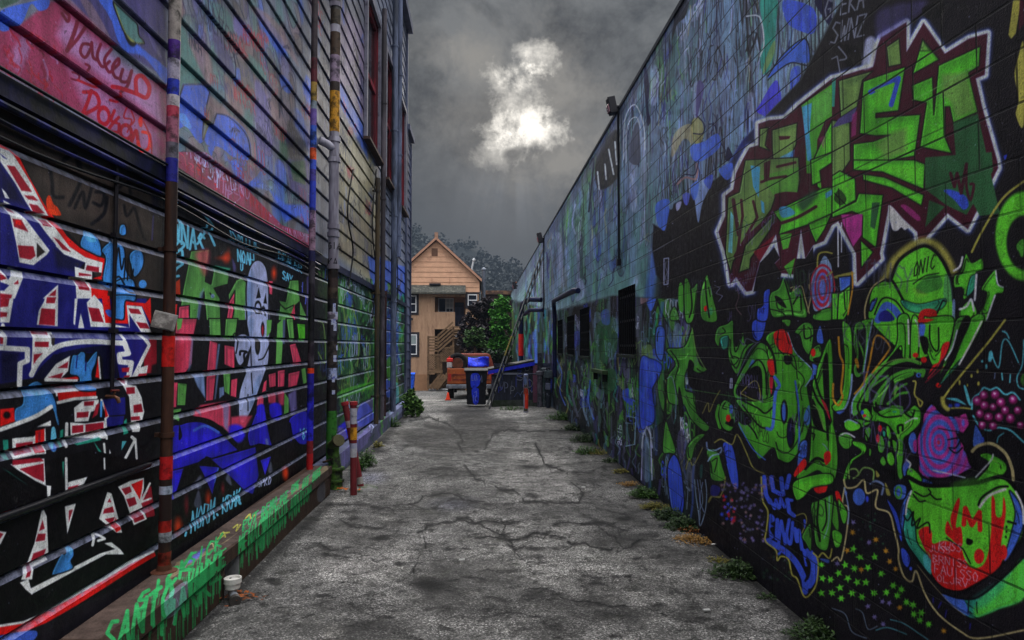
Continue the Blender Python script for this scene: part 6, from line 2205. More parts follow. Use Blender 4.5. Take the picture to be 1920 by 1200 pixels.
# extension ladder
lb = gnd(914, 768); lt = wal(1018, 475, 1.86)
b0 = Vector((lb.x, lb.y, .0)); tp = Vector((1.8, dep(1018, 475, 20.5).y, dep(1018, 475, 20.5).z)); tp.x = dep(1018, 475, 20.5).x
t = thing('ladder', b0, 'long aluminium extension ladder leaning up the block wall', 'ladder')
d = (tp-b0); side = Vector((.0, 1, 0)).cross(d).normalized().cross(d).normalized()
side = Vector((.25, 1, 0)); side = (side-d*(side.dot(d)/d.length_squared)).normalized()*.2
al = M('ladder_metal', (60,60,62), .45, .3, 7, .3, c2=(40,40,42), amt=.4)
nrm = d.cross(side).normalized()
for s_ in (-1, 1): MB().bar(b0+side*s_, tp+side*s_, .03, .075, side).build('stile', al, t)
L = d.length; k = int(L/.29)
for i in range(1, k): c = b0+d*(i/k); MB().tube([c-side, c+side], .017, 8).build('rung', al, t, True)
for s_ in (-1, 1): MB().obox(b0+side*s_+Vector((0,0,.02)), (.05, .05, .025), Matrix.Identity(3)).build('foot', M('ladder_foot', (120,116,112), .6, .3, 9), t)
c = b0+d*.33
for s_ in (-1, 1): MB().bar(b0+side*s_*1.04+d*.29, b0+side*s_*1.04+d*.41, .034, .08, side).build('yellow_label', M('ladder_yellow', (104,92,34), .6, .3, 9), t)
# wheelie bin with blue throw-up
def bin_(c, w, dep_, h, col, label, face=None, group=None, lidcol=None):
    t = thing('wheelie_bin', c, label, 'bin', group)
    x, y, z = c
    m_ = M('bin_%d_%d' % (col[0], col[2]), col, .5, .35, 8, c2=tuple(int(v*.6) for v in col), amt=.4)
    mb = MB(); b = .8
    A = [(x-w/2*b, y-dep_/2*b, z+.03), (x+w/2*b, y-dep_/2*b, z+.03), (x+w/2*b, y+dep_/2*b, z+.03), (x-w/2*b, y+dep_/2*b, z+.03)]
    B = [(x-w/2, y-dep_/2, z+h*.93), (x+w/2, y-dep_/2, z+h*.93), (x+w/2, y+dep_/2, z+h*.93), (x-w/2, y+dep_/2, z+h*.93)]
    mb.q(*A[::-1]); mb.q(*B)
    for i in range(4): mb.q(A[i], A[(i+1)%4], B[(i+1)%4], B[i])
    mb.build('body', m_, t, bevel=.02)
    mb = MB(); lw = w/2+.035; ld = dep_/2+.035
    mb.prism([(x-lw, y-ld, z+h*.935), (x+lw, y-ld, z+h*.935), (x+lw, y-ld*.3, z+h), (x-lw, y-ld*.3, z+h)], (0, 0, .035)); mb.prism([(x-lw, y-ld*.3, z+h), (x+lw, y-ld*.3, z+h), (x+lw, y+ld, z+h*.95), (x-lw, y+ld, z+h*.95)], (0, 0, .035))
    mb.build('lid', M('lid_%d_%d' % (col[0], col[2]), lidcol or col, .5, .3, 8), t, bevel=.008)
    MB().tube([(x-w*.42, y+dep_/2+.07, z+h*.9), (x+w*.42, y+dep_/2+.07, z+h*.9)], .018, 8).build('handle', m_, t, True)
    for s_ in (-1, 1): MB().tube([(x+s_*w*.4-.03, y+dep_*.42, z+.1), (x+s_*w*.4+.03, y+dep_*.42, z+.1)], .1, 16).build('wheel', M('rubber', (20,20,22), .8, .3, 12), t, True)
    return t
bb = gnd(893, 761)
bt = bin_((bb.x, bb.y+.35, 0), .62, .66, 1.03, (32,31,36), 'black wheelie bin with blue graffiti down its front', lidcol=(18,18,22))
# its paint: blobs standing just proud of the sloping front
bx, by = bb.x, bb.y+.35
def bf(u, z, e=.004):
    k = .8+.2*(z-.03)/(1.03*.93-.03); return (bx+u*.31*k, by-.33*k-e, z)
def blob(pts, mat, e, name='graffiti'): MB().q(*[bf(u, z, e) for u, z in pts]).build(name, mat, bt)
bl = M('bin_blue', (44,64,225), .5, .35, 14, c2=(30,34,130), amt=.42)
blob(cat([(-.5,.52),(-.56,.75),(-.42,.9),(.1,.92),(.38,.8),(.3,.6),(-.1,.5)], True), bl, .005)
blob(cat([(-.45,.46),(.1,.5),(.28,.4),(.25,.15),(.05,.02),(-.3,.06),(-.42,.2)], True), bl, .005)
ink = M('bin_ink', (150,160,205), .5, .2, 14)
for pts in ([(-.42,.7),(-.42,.88)],[(-.42,.72),(-.2,.72),(-.12,.86)],[(-.05,.7),(.0,.88),(.1,.72)],[(-.2,.36),(0,.42),(.05,.28),(-.15,.22),(-.05,.12)],[(.35,.7),(.5,.86),(.55,.66)],[(-.3,.3),(-.32,.12)]):
    MB().tube([bf(*p, .009) for p in pts], .006, 5).build('scribble', ink, bt)
# rolling blue bin by the house
hb = dep(766, 733, 34)
bin_((hb.x, 34, gz(34)), .6, .6, .92, (38,84,200), 'bright blue recycling bin by the tan house', lidcol=(40,92,214))
# ------------------------------------------------------------------ pickup truck seen from behind
YT = 24.0; ZT = gz(YT)
def T_(px, py, dy=0): return dep(px, py, YT+dy)
tr = thing('pickup_truck', (T_(882, 745).x, YT, ZT), 'rusty red pickup truck parked facing away behind the black bin', 'truck')
xc = T_(883, 700).x; hw = .84
rust = M('truck_red', (120,52,36), .5, .4, 6, c2=(82,40,32), amt=.45)
zb = ZT+.55; zt = T_(860, 690).z
mb = MB()
mb.box(xc-hw, xc+hw, YT+.05, YT+2.2, zb, zb+.06)
mb.box(xc-hw, xc-hw+.07, YT+.05, YT+2.2, zb+.061, zt); mb.box(xc+hw-.07, xc+hw, YT+.05, YT+2.2, zb+.061, zt)
mb.build('bed', rust, tr, bevel=.02)
MB().box(xc-hw+.02, xc+hw-.02, YT, YT+.049, zb, zt-.02).build('tailgate', M('tailgate_orange', (150,76,40), .5, .4, 6, c2=(96,44,34), amt=.4), tr, bevel=.015)
for z in (zb+.12, zb+.3): MB().box(xc-hw+.2, xc+hw-.2, YT-.012, YT-.001, z, z+.05).build('tailgate_ridge', rust, tr)
for s_ in (-1, 1):
    MB().box(xc+s_*(hw-.09)-.055, xc+s_*(hw-.09)+.055, YT-.02, YT-.001, zb+.1, zb+.36).build('tail_light', M('tail_lens', (150,40,36), .3, .3, 9, c2=(190,160,140), amt=.3), tr, bevel=.006)
MB().box(xc-hw-.02, xc+hw+.02, YT-.16, YT-.03, zb-.16, zb-.02).build('bumper', M('bumper_grey', (128,130,138), .4, .3, 7, .3, c2=(80,80,86)), tr, bevel=.015)
MB().box(xc-hw+.22, xc-hw+.52, YT-.17, YT-.161, zb-.14, zb-.04).build('number_plate', M('plate_grey', (96,100,110), .5, .3, 12), tr)
zc = T_(870, 663, 2.4).z
cab = MB(); a, b_ = YT+2.25, YT+3.6
cab.prism([(xc-hw, a, zb), (xc+hw, a, zb), (xc+hw, a, zt+.05), (xc+hw-.12, a+.05, zc-.06), (xc+hw-.22, a+.08, zc), (xc-hw+.22, a+.08, zc), (xc-hw+.12, a+.05, zc-.06), (xc-hw, a, zt+.05)], (0, 1.35, 0))
cab.prism([(xc-hw, a+1.4, zb), (xc+hw, a+1.4, zb), (xc+hw, a+1.4, zt), (xc-hw, a+1.4, zt)], (0, 1.5, 0))
cab.build('cab', rust, tr, bevel=.03)
y_ = a-.012
w0 = T_(878, 668, 2.3).x
MB().prism([(xc-hw+.14, y_, zt+.1), (xc+hw-.14, y_, zt+.1), (xc+hw-.22, y_+.05, zc-.09), (xc-hw+.22, y_+.05, zc-.09)], (0, .012, 0)).build('rear_window', M('truck_glass', (26,26,34), .12, .3, 5), tr)
tarp = MB(); g = random.Random(3); nx, nz = 10, 6
for j in range(nz+1):
    for i in range(nx+1):
        u, v_ = i/nx, j/nz
        tarp.v.append((w0+(xc+hw-.18-w0)*u, YT+2.12-.1*math.sin(v_*3+u*5)-.05*g.random()-.12*(1-v_), zt-.02+(zc-.12-zt)*v_*(1-.1*math.sin(u*6))))
for j in range(nz):
    for i in range(nx): k = j*(nx+1)+i; tarp.f.append((k, k+1, k+nx+2, k+nx+1))
o = tarp.build('blue_tarp', M('tarp_blue', (40,62,232), .35, .35, 6, c2=(24,30,150), amt=.45), None, True); sm = o.modifiers.new('thick', 'SOLIDIFY'); sm.thickness = .01
tag(o, 'crumpled bright blue tarpaulin bundled behind the truck cab', 'tarp')
for dy, s_ in ((.55, -1), (.55, 1), (3.6, -1), (3.6, 1)):
    x = xc+s_*(hw-.12)
    w = MB().tube([(x-.1, YT+dy, ZT+.34), (x+.1, YT+dy, ZT+.34)], .34, 24).build('wheel', M('tyre', (22,21,22), .85, .3, 14), tr, True)
    MB().tube([(x-.105, YT+dy, ZT+.34), (x+.105, YT+dy, ZT+.34)], .17, 16).build('rim', M('rim_grey', (80,80,84), .4, .3, 9, .5), w, True)
mb = MB(); mb.box(xc-hw+.02, xc+hw-.02, YT+.1, YT+3.5, ZT+.38, zb-.001); mb.build('chassis', M('chassis_black', (18,18,19), .9, .3, 9), tr)
# load in the bed
q = T_(858, 680, 1)
t = thing('tyre', (q.x, YT+1.0, zb), 'worn tyre standing in the truck bed', 'tyre')
pts = [(q.x+.3*math.cos(a), YT+1.0, q.z-.02+.3*math.sin(a)) for a in [2*math.pi*i/20 for i in range(21)]]
MB().tube(pts, .09, 10, False).build('tread', M('tyre', (22,21,22)), t, True)
MB().tube([(q.x, YT+.96, q.z-.02), (q.x, YT+1.04, q.z-.02)], .2, 16).build('hub', M('rust_hub', (92,56,40), .7, .4, 9), t, True)
bx2 = T_(842, 690)
t = thing('fuel_can', (bx2.x, YT+.3, zt), 'red and white plastic can on the left edge of the truck bed', 'can')
MB().box(bx2.x-.09, bx2.x+.09, YT+.2, YT+.45, zt+.001, zt+.2).build('can_body', M('can_white', (170,166,166), .5, .3, 12), t, bevel=.02)
MB().box(bx2.x-.1, bx2.x+.12, YT+.19, YT+.46, zt+.202, zt+.34).build('can_top', M('can_red', (196,44,40), .5, .3, 12), t, bevel=.03)
MB().tube([(bx2.x, YT+.32, zt+.34), (bx2.x, YT+.32, zt+.4)], .03, 10).build('can_cap', M('can_red', (196,44,40)), t, True)
cx = T_(840, 733, -.5); zc0 = gz(YT-.5)
t = thing('traffic_cone', (cx.x, YT-.5, zc0), 'small orange traffic cone at the left rear of the truck', 'cone')
oc = M('cone_orange', (214,64,34), .5, .25, 12)
MB()._lathe((cx.x, YT-.5, zc0+.03), [(.075, 0), (.065, .05), (.045, .13), (.028, .22), (.02, .23)], 16).build('cone_body', oc, t, True)
MB().box(cx.x-.1, cx.x+.1, YT-.6, YT-.4, zc0, zc0+.03).build('cone_base', M('cone_base', (170,52,30), .6, .3, 12), t)
# stones by the steps
g = random.Random(6)
for i in range(5):
    p = dep(808+i*7, 727, 35.2); mb = MB()
    r = g.uniform(.1, .17)
    bm = bmesh.new(); bmesh.ops.create_icosphere(bm, subdivisions=2, radius=r)
    for v_ in bm.verts: v_.co *= 1+g.uniform(-.14, .14); v_.co.z *= .6
    me = bpy.data.meshes.new('white_stone'); bm.to_mesh(me); bm.free()
    o = bpy.data.objects.new('white_stone', me); COL.objects.link(o); o.location = (p.x, 35.2, gz(35.2)+r*.4); me.materials.append(M('stone_white', (164,164,166), .8, .3, 10))
    tag(o, 'pale stone in the short row at the foot of the wooden steps', 'stone', 'stones by the steps')

# ------------------------------------------------------------------ tan house
YH = 36.0; ZH = gz(YH)-.05
def H(px, py, d=0.0): v = dep(px, py, YH); return Vector((v.x, YH+d, v.z))
hs = thing('tan_house', (H(818, 700).x, YH, ZH), 'two storey tan house with a pointed gable and outside wooden steps', 'house')
tan = M('tan_stucco', (166,132,106), .85, .22, 5, c2=(136,106,86), amt=.42, streak=True)
sidm = M('peach_siding', (205,158,128), .75, .14, 4, c2=(184,138,112), amt=.35)
wood = M('step_wood', (112,88,66), .8, .3, 6, c2=(84,64,50), amt=.4)
dk = M('dark_trim', (44,40,44), .7, .3, 7)
wt = M('white_frame', (206,204,206), .5, .12, 9)
gl = M('house_glass', (30,34,44), .08, .4, 2)
xl, xr = H(737, 600).x, H(899, 600).x
zg = H(818, 548).z; za = H(818, 452).z; xa = H(818, 500).x
# walls as bands around the recessed porch
def hb_(p0, p1, q0, q1, d0, d1, mb): a, b_ = H(p0, q1), H(p1, q0); mb.box(a.x, b_.x, YH+d0, YH+d1, a.z, b_.z)
mb = MB(); zlow = ZH
def panel(mb, x0, x1, z0, z1, d0=0, d1=.2): mb.box(x0, x1, YH+d0, YH+d1, z0, z1)
P = lambda px: H(px, 600).x
Z = lambda py: H(818, py).z
panel(mb, xl, P(815), ZH+.9, Z(548))                       # left bay
panel(mb, P(873), xr, ZH, Z(548))                          # right pier
panel(mb, P(815)+.001, P(873)-.001, Z(556), Z(548))        # over the porch
panel(mb, P(815)+.001, P(873)-.001, Z(617), Z(613), -.02, 1.2)  # porch floor edge
panel(mb, P(815)+.001, P(853), Z(613)+.001, Z(585))
mb.build('wall', tan, hs)
MB().box(xl, P(805), YH-.03, YH+.17, ZH, ZH+.899).build('base_wall', M('tan_base', (150,112,84), .85, .16, 5), hs)
mb = MB(); panel(mb, P(815)-.2, P(873)+.2, Z(612), Z(548), 1.2, 1.3); panel(mb, P(815)-.01, P(815)+.0, Z(613), Z(556), .2, 1.2); panel(mb, P(873), P(873)+.01, Z(613), Z(556), .2, 1.2)
panel(mb, P(815), P(873), Z(556), Z(555.5), .2, 1.2)
mb.build('porch_wall', M('porch_tan', (150,114,90), .85, .2, 5), hs)
mb = MB(); panel(mb, P(805), P(873), ZH, Z(617)-.01, 1.0, 1.1); mb.build('undercroft_wall', M('undercroft', (70,56,46), .9, .3, 5), hs)
mb = MB(); panel(mb, xl, xr, ZH, Z(548), 7, 7.1); mb.q((xl, YH+.1, ZH), (xl, YH+7, ZH), (xl, YH+7, zg), (xl, YH+.1, zg)); mb.q((xr, YH+.1, ZH), (xr, YH+.1, zg), (xr, YH+7, zg), (xr, YH+7, ZH)); mb.build('side_wall', tan, hs)
# gable boards
mb = MB(); z = zg; h = .27
half = lambda zz: (za-zz)/(za-H(900, 527).z)*(xr+.05-xa)
while z < za-.05:
    z1 = min(z+h, za-.02); w0_, w1_ = min(half(z), xr-xa), min(half(z1), xr-xa)
    mb.q((xa-w0_, YH-.03, z), (xa+w0_, YH-.03, z), (xa+w1_, YH-.005, z1), (xa-w1_, YH-.005, z1)); mb.q((xa-w0_, YH-.005, z), (xa+w0_, YH-.005, z), (xa+w0_, YH-.03, z), (xa-w0_, YH-.03, z)); z = z1
mb.build('gable_siding', sidm, hs)
rf = MB(); ze = H(900, 527).z; we = xr+.12-xa
for s_ in (-1, 1):
    rf.prism([(xa, YH-.25, za+.08), (xa+s_*we, YH-.25, ze), (xa+s_*we, YH-.25, ze+.1), (xa, YH-.25, za+.2)], (0, 7.6, 0))
roof = rf.build('roof', M('shingle_brown', (96,76,66), .9, .3, 8), hs)
rk = MB()
for s_ in (-1, 1): rk.prism([(xa, YH-.28, za+.04), (xa+s_*we, YH-.28, ze-.06), (xa+s_*we, YH-.28, ze+.09), (xa, YH-.28, za+.19)], (0, .028, 0))
rk.build('rake_board', M('rake_peach', (170,126,104), .7, .2, 6), roof)
MB().box(H(817, 440).x-.09, H(817, 440).x+.09, YH+.4, YH+.6, za, H(817, 433).z).build('chimney', M('chimney_tan', (150,116,98), .8, .25, 7), roof)
vt = MB(); v0 = H(815, 473)
for i in range(6): vt.box(v0.x-.13, v0.x+.13, YH-.06, YH-.035, v0.z-.18+i*.06, v0.z-.18+i*.06+.04)
vt.box(v0.x-.16, v0.x+.16, YH-.034, YH-.02, v0.z-.21, v0.z+.21); vt.build('gable_vent', M('vent_brown', (120,88,72), .8, .2, 7), hs)
aw = MB(); a, b_ = H(761, 534), H(873, 552)
aw.prism([(a.x, YH-.01, a.z), (a.x, YH-.5, b_.z+.08), (a.x, YH-.5, b_.z), (a.x, YH-.01, b_.z)], (b_.x-a.x, 0, 0)); aw.build('shingle_canopy', M('canopy_shingle', (72,72,68), .95, .45, 14, c2=(110,108,98), amt=.42), hs)
mb = MB(); mb.tube([(xr-.08, YH-.07, zg-.1), (xr-.08, YH-.07, ZH+.1)], .045, 10); mb.build('downspout', M('spout_tan', (142,112,88), .6, .2, 6), hs, True)
f_ = H(816, 534)
wl = MB().box(f_.x-.3, f_.x+.3, YH-.2, YH-.03, f_.z-.02, f_.z+.07).build('wall_light', dk, hs, bevel=.01)
def window(px0, py0, px1, py1, d=0.0, mull='h', label=None, tr_=True):
    a, b_ = H(px0, py1, d), H(px1, py0, d); y = YH+d
    t_ = .12
    mb = MB()
    if tr_:
        mb.box(a.x-t_, a.x, y-.04, y-.002, a.z-t_, b_.z+t_); mb.box(b_.x, b_.x+t_, y-.04, y-.002, a.z-t_, b_.z+t_); mb.box(a.x+.001, b_.x-.001, y-.04, y-.002, b_.z, b_.z+t_); mb.box(a.x+.001, b_.x-.001, y-.04, y-.002, a.z-t_, a.z)
    else: mb.box(a.x-.03, b_.x+.03, y-.02, y-.002, a.z-.06, a.z)
    w = mb.build('window', dk if tr_ else wt, hs)
    f = MB(); k = .05
    f.box(a.x, a.x+k, y-.05, y-.01, a.z, b_.z); f.box(b_.x-k, b_.x, y-.05, y-.01, a.z, b_.z); f.box(a.x+k, b_.x-k, y-.05, y-.01, a.z, a.z+k); f.box(a.x+k, b_.x-k, y-.05, y-.01, b_.z-k, b_.z)
    if mull == 'h': zm = (a.z+b_.z)/2; f.box(a.x+k, b_.x-k, y-.05, y-.01, zm-.025, zm+.025)
    else:
        xm = (a.x+b_.x)/2; f.box(xm-.025, xm+.025, y-.05, y-.01, a.z+k, b_.z-k)
        for q in (.33, .66): f.box(xm+.026, b_.x-k, y-.04, y-.012, a.z+(b_.z-a.z)*q-.012, a.z+(b_.z-a.z)*q+.012)
        xq = (xm+b_.x)/2; f.box(xq-.01, xq+.01, y-.041, y-.011, a.z+k, b_.z-k)
    f.build('frame', wt, w)
    MB().box(a.x+.02, b_.x-.02, y-.02, y-.012, a.z+.02, b_.z-.02).build('pane', gl, w)
    return w, a, b_, y
window(761, 554, 781, 586)
w, a, b_, y = window(760, 627, 782, 665)
MB().box(a.x+.05, b_.x-.05, y-.03, y-.021, (a.z+b_.z)/2+.03, b_.z-.05).build('blind', M('blind_grey', (128,138,138), .8, .15, 5), w)
window(877, 552, 895, 574)
w, a, b_, y = window(819, 556, 849, 584, 1.2-.0, 'v', None, False)
MB().box((a.x+b_.x)/2+.03, b_.x-.05, y-.03, y-.021, a.z+.2, b_.z-.05).build('curtain', M('curtain_pale', (150,156,160), .8, .15, 5), w)
a, b_ = H(851, 613), H(869, 573)
d_ = MB().box(a.x, b_.x, YH+1.14, YH+1.195, a.z, b_.z).build('door', M('door_slate', (52,56,78), .6, .25, 6), hs)
for i in range(2):
    for j in range(2): MB().box(a.x+.06+i*(b_.x-a.x)/2, a.x-.04+(i+1)*(b_.x-a.x)/2, YH+1.13, YH+1.139, a.z+.12+j*.55, a.z+.55+j*.55).build('door_panel', M('door_slate2', (44,47,66), .6, .25, 6), d_)
mb = MB(); mb.box(a.x, b_.x, YH+1.14, YH+1.19, H(0, 571).z, H(0, 562).z); mb.build('transom', gl, d_)
q = H(770, 598); MB().tube([(q.x-.1, YH-.02, q.z), (q.x, YH-.14, q.z), (q.x+.1, YH-.3, q.z-.03)], .07, 10).build('spot_lamp', dk, hs, True)
for x in (810, 843): p = H(x, 526); MB().box(p.x-.012, p.x+.012, YH-.06, YH-.035, p.z-.15, p.z+.15).build('conduit', M('rake_peach', (170,126,104)), hs)
# outside steps with rails and lattice
stp = thing('wooden_steps', (P(835), YH-.6, ZH), 'weathered wooden stair with slatted rails and lattice on the tan house', 'stairs')
ys_ = -1.0
def S(px, py, d=0): v = H(px, py, ys_+d); return v
for i in range(6): a, b_ = S(805, 659-i*5), S(823, 656-i*5); MB().box(a.x, b_.x, a.y, a.y+.05, a.z, b_.z).build('landing_rail', wood, stp)
for k in range(5):
    p, q = S(823, 659-k*7.2), S(851, 634-k*7.2); MB().bar(p, q, .05, .09).build('stair_rail', wood, stp)
for x, y0, y1 in ((805, 727, 630), (823, 727, 630), (851, 700, 614), (829, 700, 660), (847, 727, 648), (872, 727, 612)): a, b_ = S(x, y0, .07), S(x, y1, .07); MB().box(a.x-.05, a.x+.05, a.y, a.y+.1, max(ZH, a.z), b_.z).build('post', wood, stp)
for k in range(5): p, q = S(852, 634-k*5, .03), S(874, 634-k*5, .03); MB().bar(p, q, .05, .08).build('upper_rail', wood, stp)
def lattice(x0, y0, x1, y1):
    a, b_ = S(x0, y1, .04), S(x1, y0, .04); mb = MB(); w_, h_ = b_.x-a.x, b_.z-a.z; n_ = max(3, int((w_+h_)/.11))
    for i in range(n_):
        c = (w_+h_)*i/n_
        p = (max(0, c-h_), min(c, h_)); q = (min(c, w_), max(0, c-w_))
        mb.bar((a.x+p[0], a.y, a.z+p[1]), (a.x+q[0], a.y, a.z+q[1]), .012, .035)
        mb.bar((a.x+w_-p[0], a.y+.014, a.z+p[1]), (a.x+w_-q[0], a.y+.014, a.z+q[1]), .012, .035)
    for z in (a.z, b_.z): mb.box(a.x, b_.x, a.y-.02, a.y+.04, z-.04, z+.04)
    mb.build('lattice', wood, stp)
lattice(806, 665, 828, 692); lattice(830, 652, 847, 676)
for k in range(5): p, q = S(805+k*5, 727, .02), S(830+k*4, 698+k*2, .02); MB().bar(p, q, .04, .1).build('brace', wood, stp)
p, q = S(805, 697), S(832, 695); MB().bar(p, q, .05, .14).build('joist', wood, stp)
p, q = S(820, 727, -.1), S(850, 690, -.1); MB().bar(p, q, .05, .2).build('stringer', wood, stp)
for k in range(8): p = S(823+k*4, 722-k*4.6, .3); MB().box(p.x-.15, p.x+.15, p.y-.4, p.y+.4, p.z-.02, p.z+.02).build('tread', wood, stp)
# flues and vent
q0, q1 = dep(907, 565, 37), dep(907, 507, 37)
t = thing('metal_flue', (q0.x, 37, gz(37)), 'tall grey metal flue pipe right of the tan house', 'flue')
MB().tube([(q0.x, 37, gz(37)), (q0.x, 37, q1.z)], .095, 16).build('pipe_core', M('flue_metal', (110,116,128), .45, .25, 6, .3, c2=(84,88,100), streak=True), t, True)
MB()._lathe((q0.x, 37, q1.z), [(.1, 0), (.13, .02), (.13, .1), (.02, .16)], 16).build('cowl', M('flue_cowl', (128,134,146), .45, .25, 6, .3), t, True)
q0, q1 = dep(884, 507, 38), dep(888, 487, 38)
t = thing('roof_vent', (q0.x, 38, q0.z), 'thin white vent pipe poking above the right roof slope', 'vent')
MB().tube([(q0.x, 38, q0.z-.5), (q0.x, 38, q0.z), (q1.x, 38, q1.z)], .05, 10).build('pipe_core', M('vent_white', (186,188,192), .5, .2, 9), t, True)
MB().tube([(q1.x-.02, 38, q1.z-.06), (q1.x+.08, 38, q1.z+.05)], .09, 10).build('cowl', M('vent_white', (186,188,192)), t, True)
# flat roofed building behind the trees
YB = 44
a, b_ = dep(905, 545, YB), dep(975, 545, YB); zb_ = a.z
t = thing('flat_roofed_building', ((a.x+b_.x)/2, YB, gz(YB)), 'low dark brown flat roofed building behind the green tree', 'building')
MB().box(a.x, b_.x+2, YB, YB+6, gz(YB)-.1, zb_-.25).build('wall', M('brown_wall', (62,48,44), .85, .3, 5), t)
MB().box(a.x-.1, b_.x+2.1, YB-.2, YB+6.1, zb_-.249, zb_).build('parapet', M('parapet_brown', (112,84,66), .8, .25, 6, c2=(70,54,48)), t)
mb = MB(); q = dep(968, 528, YB-.1); mb.box(q.x-.12, q.x+.12, YB, YB+.3, zb_, q.z); mb.build('chimney', M('chimney_orange', (150,92,62), .8, .25, 6), t)

# ------------------------------------------------------------------ plants
def leafmat(name, c, c2, rough=.6):
    m, nt, b = nodes(name)
    o = N(nt, 'ShaderNodeNewGeometry'); r = o.outputs['Random Per Island']
    col = mixc(nt, r, lin(c), lin(c2)); nt.links.new(col, b.inputs['Base Color']); b.inputs['Roughness'].default_value = rough
    b.inputs['Specular IOR Level'].default_value = .3
    return m
def leafcloud(blobs, n, size, seed, asp=.5):
    """small leaf faces gathered in twiggy clumps through the crown's volume"""
    g = random.Random(seed); mb = MB(); cl = []
    for (c, r) in blobs:
        k = 26
        for _ in range(k):
            while True:
                p = Vector((g.uniform(-1, 1), g.uniform(-1, 1), g.uniform(-1, 1)))
                if .25 < p.length < 1.08: break
            cl.append((Vector(c)+Vector((p.x*r[0], p.y*r[1], p.z*r[2])), min(r)*g.uniform(.22, .5)))
    for _ in range(n):
        c, s_ = g.choice(cl)
        p = c+Vector((g.gauss(0, s_*.5), g.gauss(0, s_*.5), g.gauss(0, s_*.42)))
        a, e = g.uniform(0, 6.3), g.uniform(-.9, .9); L = size*g.uniform(.6, 1.4)
        u = Vector((math.cos(a)*math.cos(e), math.sin(a)*math.cos(e), math.sin(e))); w_ = u.cross(Vector((g.uniform(-1, 1), g.uniform(-1, 1), 1))).normalized()
        mb.q(p-u*L*.5, p+w_*L*asp*.5, p+u*L*.6, p-w_*L*asp*.5)
    return mb
def trunk(t, base, top, r, bark, limbs, seed):
    g = random.Random(seed); base, top = Vector(base), Vector(top)
    P = [base.lerp(top, k/5)+Vector((g.uniform(-.06, .06), g.uniform(-.06, .06), 0))*(k > 0) for k in range(6)]
    tk = MB().tube(P, [r*(1-.13*k) for k in range(6)], 10).build('trunk', bark, t, True)
    for c in limbs:
        s_ = base.lerp(top, g.uniform(.45, .9)); m_ = s_.lerp(Vector(c), .5)+Vector((0, 0, .15))
        MB().tube([s_, m_, Vector(c)], [r*.5, r*.32, r*.12], 7).build('limb', bark, tk, True)
bark = M('bark', (58,48,42), .9, .35, 9)
def tree(name, label, px, Y, blobs, n, size, lm_, seed, group=None):
    x = dep(px, 700, Y).x; z0 = gz(Y)
    t = thing(name, (x, Y, z0), label, 'tree', group)
    B = [((dep(a, b_, Y).x, Y+d, dep(a, b_, Y).z), (r*Y/FP, r*Y/FP*.8, r2*Y/FP)) for a, b_, d, r, r2 in blobs]
    top = max(B, key=lambda q: q[0][2])[0]
    trunk(t, (x, Y, z0-.1), (top[0], top[1], top[2]), .12, bark, [q[0] for q in B], seed)
    leafcloud(B, n, size, seed).build('crown', lm_, t)
    return t
tree('plum_tree', 'dark purple leaved tree in front of the right side of the tan house', 898, 31,
     [(905,580,0,18,16),(890,600,.2,20,20),(918,592,.3,16,20),(876,625,0,16,20),(900,635,-.3,24,22),(920,625,0,16,22),(880,650,0,18,16),(905,660,0,22,16),(914,570,.2,9,12),(888,577,.2,9,10)], 9000, .17, leafmat('plum_leaf', (24,20,24), (46,34,40)), 31)
tree('green_shrub', 'mid green shrub low in front of the purple tree', 892, 29.5, [(890,628,0,15,14),(900,640,0,12,12),(880,640,0,10,10)], 2200, .14, leafmat('shrub_leaf', (40,64,30), (64,96,40)), 33)
tree('vine_tree', 'bright green upright tree between the purple tree and the block wall', 937, 30.5,
     [(940,566,0,14,11),(934,582,.2,15,14),(945,590,0,12,16),(934,608,-.2,16,16),(942,625,0,15,16),(934,645,0,17,16),(946,652,0,12,18),(925,660,0,14,12)], 9000, .14, leafmat('vine_leaf', (34,88,24), (84,150,44)), 35)
tree('dark_shrub', 'dark shrub under the bright green tree behind the truck', 935, 28.5, [(925,668,0,20,12),(945,672,0,14,12),(905,672,0,14,8)], 2400, .14, leafmat('dark_leaf', (24,34,24), (38,56,32)), 36)
# leafy bush at the building corner and weeds along the walls
def weeds(px, py, w, h, n, cols, label, seed, name='weed_clump', onwall=None, leaf=.05, cat_='weeds'):
    p = gnd(px, py); k = p.y/FP; W, Hh = w*k, h*k*(.78 if px > 1050 else 1)
    g = random.Random(seed); mb = MB()
    for _ in range(n):
        r = math.sqrt(g.random()); a = g.uniform(0, 6.3)
        bx_, by_ = p.x+r*math.cos(a)*W*.5, p.y+r*math.sin(a)*W*.35
        hh = Hh*(1-r*r*.75)*g.uniform(.5, 1.05); ln = Vector((math.cos(a)*r*W*.3, math.sin(a)*r*W*.3, 0))+Vector((g.gauss(0, .02), g.gauss(0, .02), 0))
        P0 = Vector((bx_, by_, -.015)); P1 = P0+ln*.5+Vector((0, 0, hh*.6)); P2 = P0+ln*1.1+Vector((0, 0, hh))
        if onwall: 
            for q in (P0, P1, P2): q.x = max(min(q.x, onwall[1]), onwall[0])
        wv = Vector((math.cos(a+1.4), math.sin(a+1.4), 0))*.0035*max(1, k*120)
        mb.q(P0-wv, P0+wv, P1+wv*.8, P1-wv*.8); mb.q(P1-wv*.8, P1+wv*.8, P2)
        for s_ in range(3):
            c = P1.lerp(P2, g.random()); u = Vector((g.uniform(-1, 1), g.uniform(-1, 1), g.uniform(-.3, .8))).normalized()*leaf*g.uniform(.5, 1.1); v_ = u.cross(Vector((0, 0, 1)))*.35
            mb.q(c-u*.4, c+v_, c+u*.7, c-v_)
    return tag(mb.build(name, leafmat(name+str(seed), *cols), None), label, cat_, 'weeds along the alley walls')
